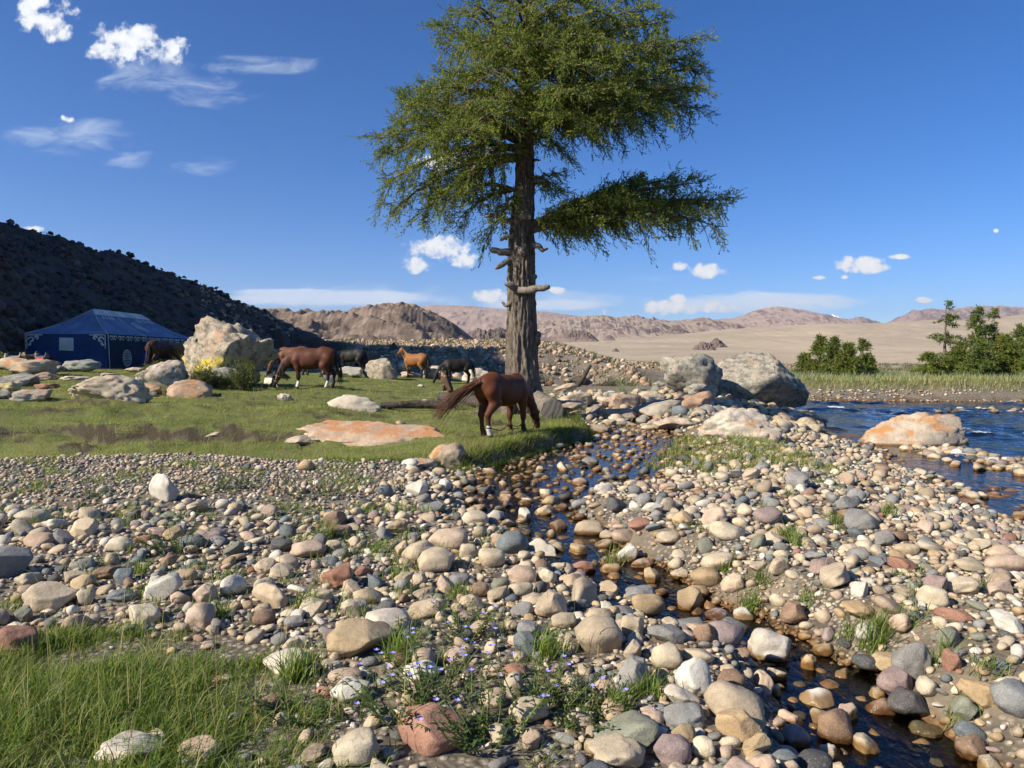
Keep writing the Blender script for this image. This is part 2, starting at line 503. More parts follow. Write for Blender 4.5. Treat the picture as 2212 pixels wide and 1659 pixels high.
turf = N.mix(N.smooth(N.noise(pos, 0.7, 4), .3, .7), (.10, .125, .03), (.17, .18, .055))
turf = N.mix(N.smooth(N.noise(pos, 14.0, 3), .55, .8), turf, (.13, .11, .055))
rockc = N.mix(N.smooth(N.noise(pos, 0.8, 5, .65), .35, .65), (.06, .048, .038), (.11, .09, .068))  # hill ground colour lowered to deepen the shade on it
c = N.mix(g_, gravel, turf)
c = N.mix(att('peat'), c, (.055, .042, .026))
c = N.mix(h_, c, rockc)
farm = N.smooth(N.n('ShaderNodeVectorMath', {0: pos}, operation='LENGTH').outputs['Value'], 40.0, 75.0)
rb = N.n('ShaderNodeTexVoronoi', {'Vector': pos, 'Scale': 2.4, 'Randomness': 1.0})
mcol = N.mix(N.n('ShaderNodeSeparateColor', {0: rb.outputs['Color']}).outputs[1], (.20, .155, .11), (.40, .32, .235))
mcol = N.mix(N.smooth(N.noise(pos, 0.6, 5, .65), .52, .66), mcol, (.15, .15, .065))
c = N.mix(N.math('MULTIPLY', N.math('MULTIPLY', farm, N.math('SUBTRACT', 1.0, h_)), N.math('SUBTRACT', 1.0, g_)), c, mcol)
c = N.mix(w_, c, N.mix(1.0, c, (.80, .52, .26), 'MULTIPLY'))
bmp = N.math('ADD', N.math('MULTIPLY', peb.outputs['Distance'], -0.7), N.math('MULTIPLY', N.noise(pos, 30, 3), .5))
finish(m_ground, N, c, N.math('SUBTRACT', 0.95, N.math('MULTIPLY', w_, 0.55)), bmp, 0.7, 0.02, 0.25)
ground = obj("ground", ground_me, m_ground)
tag(ground, "gravel flats, turf and soil of the valley floor", kind='structure')

# ------------------------------------------------------------------ water
def water_mat(name, deep, tint, clear, nscale, bump, foam):
    m, N = new_mat(name)
    pos = N.n('ShaderNodeNewGeometry').outputs['Position']
    st = N.n('ShaderNodeMapping', {'Vector': pos, 'Scale': (1.0, 0.55, 1.0), 'Rotation': (0, 0, .35)}).outputs[0]
    h = N.math('ADD', N.noise(st, nscale, 4, .6, .4), N.math('MULTIPLY', N.noise(st, nscale * 3.7, 3, .55), .35))
    b = N.n('ShaderNodeBump', {'Height': h, 'Strength': bump, 'Distance': 0.06})
    fr = N.n('ShaderNodeFresnel', {'IOR': 1.33, 'Normal': b.outputs[0]}).outputs[0]
    gl = N.n('ShaderNodeBsdfGlossy', {'Color': (.88, .88, .90, 1), 'Roughness': 0.04, 'Normal': b.outputs[0]})
    tr = N.n('ShaderNodeBsdfTransparent', {'Color': (*tint, 1)})
    df = N.n('ShaderNodeBsdfDiffuse', {'Color': (*deep, 1), 'Normal': b.outputs[0]})
    body = N.n('ShaderNodeMixShader', {0: clear, 1: df.outputs[0], 2: tr.outputs[0]})
    sh = N.n('ShaderNodeMixShader', {0: fr, 1: body.outputs[0], 2: gl.outputs[0]})
    out = sh
    if foam:
        fm = N.n('ShaderNodeAttribute', None, attribute_name='foam').outputs['Fac']
        fmask = N.smooth(N.math('ADD', fm, N.math('MULTIPLY', N.math('SUBTRACT', N.noise(st, 9.0, 4, .65), .5), 1.1)), .55, .95)
        wd = N.n('ShaderNodeBsdfDiffuse', {'Color': (.75, .80, .84, 1)})
        out = N.n('ShaderNodeMixShader', {0: N.math('MULTIPLY', fmask, .8), 1: sh.outputs[0], 2: wd.outputs[0]})
    N.n('ShaderNodeOutputMaterial', {'Surface': out.outputs[0]})
    return m
m_brook = water_mat("brook_water", (.02, .014, .008), (.86, .70, .46), 0.95, 7.0, 0.22, False)
m_river = water_mat("river_water", (.008, .014, .018), (.30, .32, .28), 0.72, 2.6, 0.75, True)

# brook sheet: kept where the bed lies below the water level
gx, gy = np.meshgrid(np.arange(-2.6, 5.2, 0.06), np.arange(1.6, 25.0, 0.06))
zb_ = terrain(gx, gy); lv = brook_level(gy)
wet = (zb_ < lv + 0.06) & (line_dist(gx, gy, BROOK)[0] < 2.2)
lvw = lv + 0.004 * pnoise(gx * 2.2, gy * 1.4, 0, 3)
def grid_sheet(gx, gy, gz, keep, extra=None):
    n0, n1 = gx.shape
    idx = np.arange(n0 * n1).reshape(n0, n1)
    kq = keep[:-1, :-1] | keep[1:, :-1] | keep[:-1, 1:] | keep[1:, 1:]
    qq = np.stack([idx[:-1, :-1], idx[:-1, 1:], idx[1:, 1:], idx[1:, :-1]], -1)[kq]
    used = np.unique(qq)
    re = np.full(n0 * n1, -1); re[used] = np.arange(len(used))
    VV = np.stack([gx, gy, gz], -1).reshape(-1, 3)[used]
    return VV, re[qq], used
VV, QQ, _ = grid_sheet(gx, gy, lvw, wet)
brook = obj("brook_water", mesh_np("brook_water", VV, QQ), m_brook)
tag(brook, "shallow amber brook trickling between the stones", kind='structure')

ax_ = np.concatenate([np.arange(-12, 5, .35), np.arange(5, 24, 0.18), np.arange(24, 61, .6)])
ay_ = np.concatenate([np.arange(-12, 6, .6), np.arange(6, 28, 0.14), np.arange(28, 42, .2), np.arange(42, 64, .35)])
gx, gy = np.meshgrid(ax_, ay_)
dr = poly_sdf(gx, gy, RIVER)
flow = sstep(dr, 0.2, 2.0)
calm = 1 - 0.75 * (1 - sstep(np.hypot((gx - 8.2) / 2.0, (gy - 14.0) / 3.0), 0.5, 1.2))
wv = fbm(gx * 0.9 + gy * .3, gy * 0.6 - gx * .2, 0.5, 3, 91) * 0.13 + fbm(gx * 2.6, gy * 1.9, 2.0, 2, 92) * 0.05
rap = sstep(fbm(gx * 0.22, gy * 0.25, 6, 2, 93), -.25, .35)
wv = wv * flow * calm * (0.45 + 0.75 * rap)
foam = sstep(wv, 0.05, 0.12) * flow * calm * (0.3 + 0.7 * rap)
VV, QQ, used = grid_sheet(gx, gy, RIVER_Z + wv, dr > -0.6)
river = obj("river_water", mesh_np("river_water", VV, QQ, True, {'foam': ('F', foam.ravel()[used])}), m_river)
tag(river, "dark blue river running fast past the stony bar", kind='structure')

# ------------------------------------------------------------------ far hills and mountains
def mountain_mat(name, low, high, crag, crag_lo=.35, crag_hi=.7, scale=.02, snow=False):
    m, N = new_mat(name)
    pos = N.n('ShaderNodeNewGeometry').outputs['Position']
    cr = N.n('ShaderNodeAttribute', None, attribute_name='crag').outputs['Fac']
    n = N.noise(pos, scale, 6, .62)
    c = N.mix(N.smooth(n, .35, .65), low, high)
    n2 = N.noise(pos, scale * 7, 5, .65)
    c = N.mix(N.math('MULTIPLY', N.smooth(n2, .45, .72), .38), c, tuple(v * .68 for v in low))
    st = N.n('ShaderNodeMapping', {'Vector': pos, 'Scale': (1, 1, .22)}).outputs[0]
    ck = N.mix(N.smooth(N.noise(st, scale * 5, 6, .7), .38, .62), tuple(v * .5 for v in crag), crag)
    c = N.mix(N.smooth(cr, crag_lo, crag_hi), c, ck)
    if snow:
        z = N.n('ShaderNodeAttribute', None, attribute_name='snow').outputs['Fac']
        c = N.mix(N.smooth(z, .4, .6), c, (.80, .82, .86))
    return finish(m, N, c, .95, N.noise(pos, scale * 10, 5, .7), .35, .03 / scale, .05)
def mountain(name, label, prof, D, depth, mat, rough=.12, cragf=1.0, base_z=-8, seed=0, step=1.6, nd=70, front=1.0, ridged=True, nscale=9.0, snow_above=None, terrace=False):
    """a real ridge: front slope, crest at distance D, back slope; prof = crest line seen in the photograph"""
    px = np.arange(prof[0][0], prof[-1][0] + .1, step)
    py = np.interp(px, [p[0] for p in prof], [p[1] for p in prof])
    crest = D * (775 - py) / FPX + EYE - base_z
    t = np.linspace(-1, 0.7, nd)
    T, PX = np.meshgrid(t, px, indexing='ij')
    CR = np.broadcast_to(crest, T.shape)
    Yd = D + T * np.where(T < 0, depth, depth * .8)
    X = (PX - CX) / FPX * D * (0.65 + 0.35 * Yd / D)
    s = 1 - np.abs(T)
    shape = np.where(T < 0, front * s + (1 - front) * s * s, s ** 1.4)
    ends = np.clip(np.minimum(PX - px[0], px[-1] - PX) / 25, 0, 1)
    k = nscale / (depth)
    n = fbm(X * k, Yd * k, seed * 3.1, 6, seed, .55, ridged)
    n0 = fbm(X * k * 1.7, Yd * k * 1.5, seed, 4, seed + 5, .55, ridged)
    if terrace:
        tn = shape + .10 * fbm(X * .012, Yd * .012, 3, 3, 77)
        shape = shape + (.13 * sstep(tn, .58, .64) + .07 * sstep(tn, .34, .38) - .13 * sstep(tn, .66, 1.0) - .07 * sstep(tn, .4, .9)) * np.clip(1.4 - shape, 0, 1)
    Z = base_z + CR * shape * (1 + rough * (n + .4 * n0) * (0.25 + 1.0 * np.clip(s * (1 - s) * 4, 0, 1)) )
    Z = Z - (1 - sstep(ends, 0, 1)) * 0.15 * CR
    gzx = np.gradient(Z, axis=1) / (np.gradient(X, axis=1) + 1e-9); gzy = np.gradient(Z, axis=0) / (np.gradient(Yd, axis=0) + 1e-9)
    sl = np.hypot(gzx, gzy) / (2.0 * crest.max() / depth)
    n0_, n1_ = X.shape
    idx = np.arange(n0_ * n1_).reshape(n0_, n1_)
    Q = np.stack([idx[:-1, :-1], idx[:-1, 1:], idx[1:, 1:], idx[1:, :-1]], -1).reshape(-1, 4)
    VV = np.stack([X, Yd, Z], -1).reshape(-1, 3)
    at_ = {'crag': ('F', (sl * cragf).ravel())}
    if snow_above is not None:
        at_['snow'] = ('F', sstep(Z - base_z + .08 * CR * n - .25 * (X - X.mean()), snow_above * crest.max(), snow_above * crest.max() * 1.06).ravel())
    o = obj(name, mesh_np(name, VV, Q, True, at_), mat)
    tag(o, label, kind='structure')
    return o
m_crag = mountain_mat("crag_hill", (.27, .215, .13), (.33, .26, .165), (.235, .18, .14), .62, 1.0, .012)
m_tan = mountain_mat("tan_hill", (.34, .27, .205), (.42, .335, .25), (.24, .18, .155), .7, 1.3, .003)
m_plain = mountain_mat("plain_slope", (.36, .295, .21), (.46, .375, .265), (.30, .225, .18), 1.2, 2.2, .004)
m_purple = mountain_mat("purple_hill", (.36, .27, .215), (.41, .31, .25), (.27, .20, .175), .8, 1.4, .0022)
m_peak = mountain_mat("far_peak", (.35, .255, .215), (.42, .305, .25), (.29, .215, .19), .45, .8, .002, True)

mountain("hill_range", "brown craggy hill with dark cliff bands beyond the moraine",
         [(380,700),(470,682),(530,661),(560,666),(590,671),(625,669),(640,678),(665,671),(690,681),(730,672),(760,675),(800,671),(830,663),(850,659),(868,656),(880,660),(900,663),(935,672),(960,684),(985,700),(1005,716),(1030,738),(1050,750),(1075,768)],
         620, 300, m_crag, .17, 1.0, -10, 3, 1.8, 90, .75, True, 6.0, terrace=True)
mountain("dark_knoll", "reddish rocky knoll low behind the craggy hill",
         [(985,742),(1010,722),(1035,712),(1060,714),(1080,710),(1100,716),(1120,728),(1140,742)], 900, 200, mountain_mat("knoll", (.25,.185,.145), (.30,.22,.17), (.18,.14,.125), .4, .9, .012), .22, 1.2, -10, 8, 1.0, 50)
mountain("mountain", "broad mauve rounded mountain behind the craggy hill",
         [(820,690),(870,672),(910,661),(950,658),(1000,661),(1050,665),(1110,668),(1180,674),(1240,682),(1320,690),(1420,702),(1500,715)], 4200, 2200, m_purple, .06, .8, -20, 12, 2.0, 60)
mountain("tan_hills", "smooth tan hills in the middle distance",
         [(1010,735),(1080,712),(1150,698),(1200,689),(1260,684),(1300,682),(1345,686),(1400,692),(1440,694),(1470,692),(1500,688),(1512,687),(1530,692),(1580,700),(1700,712),(1800,725)], 2600, 1500, m_tan, .10, .9, -20, 15, 2.0, 50)
mountain("dark_peaks", "small dark rocky peaks behind the tan hills",
         [(1318,700),(1340,688),(1362,684),(1375,682),(1392,690),(1410,688),(1428,694),(1450,702)], 5200, 700, m_peak, .2, 1.0, -20, 18, 1.0, 40)
mountain("round_mountain", "rounded mauve mountain under the long flat cloud",
         [(1450,706),(1520,693),(1580,687),(1610,679),(1640,668),(1670,663.5),(1690,664),(1730,671),(1765,678),(1800,686),(1840,694),(1900,704)], 5000, 2400, m_purple, .07, .9, -20, 22, 1.6, 60)
mountain("snowy_peak", "distant grey peak with a snow cap",
         [(1765,703),(1778,692),(1788,684),(1797,680.5),(1806,686),(1822,695),(1838,702)], 9500, 1500, mountain_mat("snow_peak", (.30,.24,.24), (.36,.29,.28), (.27,.22,.22), .5, .9, .001, True), .15, 1.0, -30, 25, .6, 40, snow_above=.80)
mountain("pink_peak", "pointed pinkish peak beside the snowy peak",
         [(1810,703),(1832,692),(1852,684.5),(1862,687),(1885,694),(1920,702)], 8000, 1400, m_peak, .15, .9, -30, 27, .8, 40)
mountain("pink_range", "long pink ridge behind the right-hand trees",
         [(1880,704),(1925,693),(1955,680),(1972,671),(1985,674),(1997,669),(2050,667),(2090,663),(2130,661),(2180,663),(2230,667),(2300,672),(2380,680)], 6500, 1800, m_peak, .12, .85, -30, 29, 1.6, 60)
mountain("valley_slope", "wide dry tan slope rising across the valley",
         [(980,778),(1090,752),(1160,742),(1230,735),(1320,730),(1400,728),(1470,722),(1540,714),(1620,708),(1700,703),(1800,699),(1900,696),(2000,692),(2080,690),(2150,685),(2212,678),(2300,672),(2400,668)], 1700, 1350, m_plain, .08, .7, -8, 33, 4.0, 60, .72, False, 14.0)
for (px_, py_, w_p, h_p, D_, lab) in [(1240, 724, 110, 22, 1500, "dark purple outcrop on the slope right of the trunk"), (1316, 728, 24, 10, 1400, "small dark rock lump alone on the tan slope"),
                              (1520, 752, 66, 26, 900, "dark brown rock knoll on the dry slope"), (1548, 741, 44, 20, 1000, "grey rock knoll behind the brown one"), (1395, 717, 90, 14, 1900, "faint mauve outcrop low on the tan hills"), (1462, 716, 70, 14, 1900, "mauve rock rib beside the faint outcrop"),
                              (1330, 757, 20, 11, 900, "dark round knob low on the dry slope"), (1545, 710, 40, 9, 2300, "low broken rock rib under the rounded mountain")]:
    rr = np.random.default_rng(int(px_))
    pr = [(px_ - w_p/2, py_ + h_p * .6)] + [(px_ - w_p/2 + w_p * t, py_ + h_p * (.5 - 1.0 * math.sin(math.pi * t) ** .8) + rr.uniform(-.12, .12) * h_p) for t in np.linspace(.1, .9, 9)] + [(px_ + w_p/2, py_ + h_p * .6)]
    zb = D_ * (775 - (py_ + h_p * .8)) / FPX + EYE
    mountain("rock_outcrop", lab, pr, D_, D_ * h_p / FPX * 2.5, bpy.data.materials["knoll"], .25, 1.0, zb, int(px_) % 50, max(.5, w_p / 60), 24)
# ================================================================== stones
import bmesh
def ico(sub):
    bm = bmesh.new(); bmesh.ops.create_icosphere(bm, subdivisions=sub, radius=1.0)
    V = np.array([v.co[:] for v in bm.verts]); F = np.array([[v.index for v in f.verts] for f in bm.faces]); bm.free()
    return V, F
ICO = {k: ico(k) for k in (1, 2, 3, 4, 5)}
def stone_verts(sub, seed, cuts=3, soft=.8, lump=.16, fine=.03, depth=(.62, .92), box=2.4):
    V, F = ICO[sub]
    rr = np.random.default_rng(seed)
    p = V.copy()
    l = (np.abs(p) ** box).sum(1) ** (1 / box)
    p = p / l[:, None]
    o = rr.uniform(0, 50, 3)
    n = lump * fbm(p[:, 0] * 1.1 + o[0], p[:, 1] * 1.1 + o[1], p[:, 2] * 1.1 + o[2], 2, seed % 97) * 1.6
    p = p * (1 + n)[:, None]
    for k in range(cuts):
        nv = rr.normal(size=3); nv /= np.linalg.norm(nv)
        d = rr.uniform(*depth)
        e = np.maximum(0, p @ nv - d)
        p = p - nv * (e * soft)[:, None]
    if fine:
        n = fine * fbm(p[:, 0] * 4 + o[0], p[:, 1] * 4 + o[1], p[:, 2] * 4 + o[2], 3, seed % 89)
        p = p * (1 + n)[:, None]
    mn, mx = p.min(0), p.max(0)
    return (p - (mn + mx) / 2) / ((mx - mn) / 2), F

def stone_mat(name, src, lichen=None, speck=1.0, scale=1.0):
    m, N = new_mat(name)
    pos = N.n('ShaderNodeNewGeometry').outputs['Position']
    if src == 'object':
        oi = N.n('ShaderNodeObjectInfo'); base = oi.outputs['Color']
        off = N.n('ShaderNodeVectorMath', {0: pos, 1: N.n('ShaderNodeCombineXYZ', {0: N.math('MULTIPLY', oi.outputs['Random'], 37.0), 1: 0.0, 2: N.math('MULTIPLY', oi.outputs['Random'], 91.0)}).outputs[0]}, operation='ADD').outputs[0]
    else:
        base = N.n('ShaderNodeAttribute', None, attribute_name='col').outputs['Color']; off = pos
    big = N.noise(off, 7.0 * scale, 4, .6)
    mid = N.noise(off, 38.0 * scale, 4, .65)
    spk = N.noise(off, 150.0 * scale, 2, .5)
    c = N.mix(N.smooth(big, .35, .68), N.mix(1.0, base, (.80, .77, .73), 'MULTIPLY'), N.mix(1.0, base, (1.12, 1.10, 1.05), 'MULTIPLY'))
    c = N.mix(N.math('MULTIPLY', N.smooth(mid, .50, .70), .38), c, N.mix(1.0, c, (.55, .50, .45), 'MULTIPLY'))
    c = N.mix(N.math('MULTIPLY', N.smooth(spk, .58, .70), .40 * speck), c, N.mix(1.0, c, (.45, .42, .40), 'MULTIPLY'))
    c = N.mix(N.math('MULTIPLY', N.smooth(spk, .42, .32), .22 * speck), c, (.62, .58, .52))
    if lichen:
        for (colr, sc, lo, hi, amt, zlo) in lichen:
            lm = N.math('MULTIPLY', N.smooth(N.math('ADD', N.noise(off, sc, 5, .68), N.math('MULTIPLY', N.math('SUBTRACT', N.noise(off, sc * 7, 4, .7), .5), .55)), lo, hi), amt)
            if zlo is not None:
                nz = N.n('ShaderNodeSeparateXYZ', {0: N.n('ShaderNodeNewGeometry').outputs['Normal']}).outputs[2]
                lm = N.math('MULTIPLY', lm, N.smooth(nz, zlo, zlo + .45))
            if len(colr) == 5:
                oz = N.n('ShaderNodeSeparateXYZ', {0: N.n('ShaderNodeTexCoord').outputs['Object']}).outputs[2]
                lm = N.math('MULTIPLY', lm, N.math('MULTIPLY', N.smooth(oz, colr[3] - .25, colr[3]), N.smooth(oz, colr[4] + .25, colr[4])))
            c = N.mix(lm, c, colr[:3])
    sp = N.n('ShaderNodeSeparateXYZ', {0: pos})
    rv = N.smooth(sp.outputs[0], 4.6, 5.6)
    bl = N.math('ADD', -0.258, N.math('MULTIPLY', sp.outputs[1], 0.006))
    line = N.math('ADD', N.math('MULTIPLY', bl, N.math('SUBTRACT', 1.0, rv)), N.math('MULTIPLY', rv, RIVER_Z))
    hgt = N.math('SUBTRACT', N.math('SUBTRACT', sp.outputs[2], line), N.math('MULTIPLY', N.noise(pos, 9.0, 3), .07))
    wet = N.smooth(hgt, .022, -.012)
    c = N.mix(wet, c, N.mix(1.0, c, (.46, .33, .19), 'MULTIPLY'))
    rough = N.math('SUBTRACT', .88, N.math('MULTIPLY', wet, .62))
    bm_ = N.math('ADD', N.math('MULTIPLY', mid, .8), N.math('MULTIPLY', spk, .22))
    return finish(m, N, c, rough, bm_, .55, .012 / scale, .28)
m_stone = stone_mat("river_stone", 'object')
m_stone_mass = stone_mat("river_stone_mass", 'attr')
PAL = {'cream': (.53, .455, .33), 'white': (.58, .54, .46), 'beige': (.46, .375, .265), 'pink': (.46, .35, .265), 'peach': (.49, .38, .275),
       'grey': (.235, .235, .225), 'bluegrey': (.155, .18, .19), 'dark': (.10, .10, .10), 'brown': (.25, .17, .115), 'red': (.33, .175, .12),
       'tan': (.42, .32, .19), 'ochre': (.42, .31, .18), 'green': (.22, .23, .175), 'rust': (.28, .12, .05), 'mauve': (.30, .23, .215)}
WORD = {'cream': 'cream', 'white': 'off-white', 'beige': 'beige', 'pink': 'pinkish', 'peach': 'peach-coloured', 'grey': 'grey', 'bluegrey': 'blue-grey', 'dark': 'dark grey',
        'brown': 'brown', 'red': 'reddish', 'tan': 'tan', 'ochre': 'ochre', 'green': 'greenish grey', 'rust': 'rust-brown', 'mauve': 'mauve'}
VARR = []
for k in range(16):
    v_, f_ = stone_verts(4 if k < 6 else 3, 100 + k, cuts=(k % 4) + 3, soft=.80, lump=.17, fine=.035, depth=(.60, .92), box=2.3)
    VARR.append(mesh_np("cobble_round", v_, f_))
VARA = []
for k in range(10):
    v_, f_ = stone_verts(4, 200 + k, cuts=7, soft=.93, lump=.15, fine=.035, depth=(.55, .88), box=2.8)
    VARA.append(mesh_np("cobble_angular", v_, f_))
for me in VARR + VARA: me.materials.append(m_stone)

STONES = []          # (x, y, radius) of everything already lying on the gravel
LANDMARK = []        # (object, px, py, short name)
def put_stone(mes, loc, dims, rot, colr, name="cobble", sink=.28):
    o = bpy.data.objects.new(name, mes)
    o.scale = (dims[0] / 2, dims[1] / 2, dims[2] / 2)
    o.rotation_euler = rot
    o.location = loc
    j = random.uniform(.86, 1.14); w = random.uniform(-.03, .03)
    o.color = (min(1, colr[0] * j * (1 + w)), min(1, colr[1] * j), min(1, colr[2] * j * (1 - w)), 1)
    COL.objects.link(o)
    return o
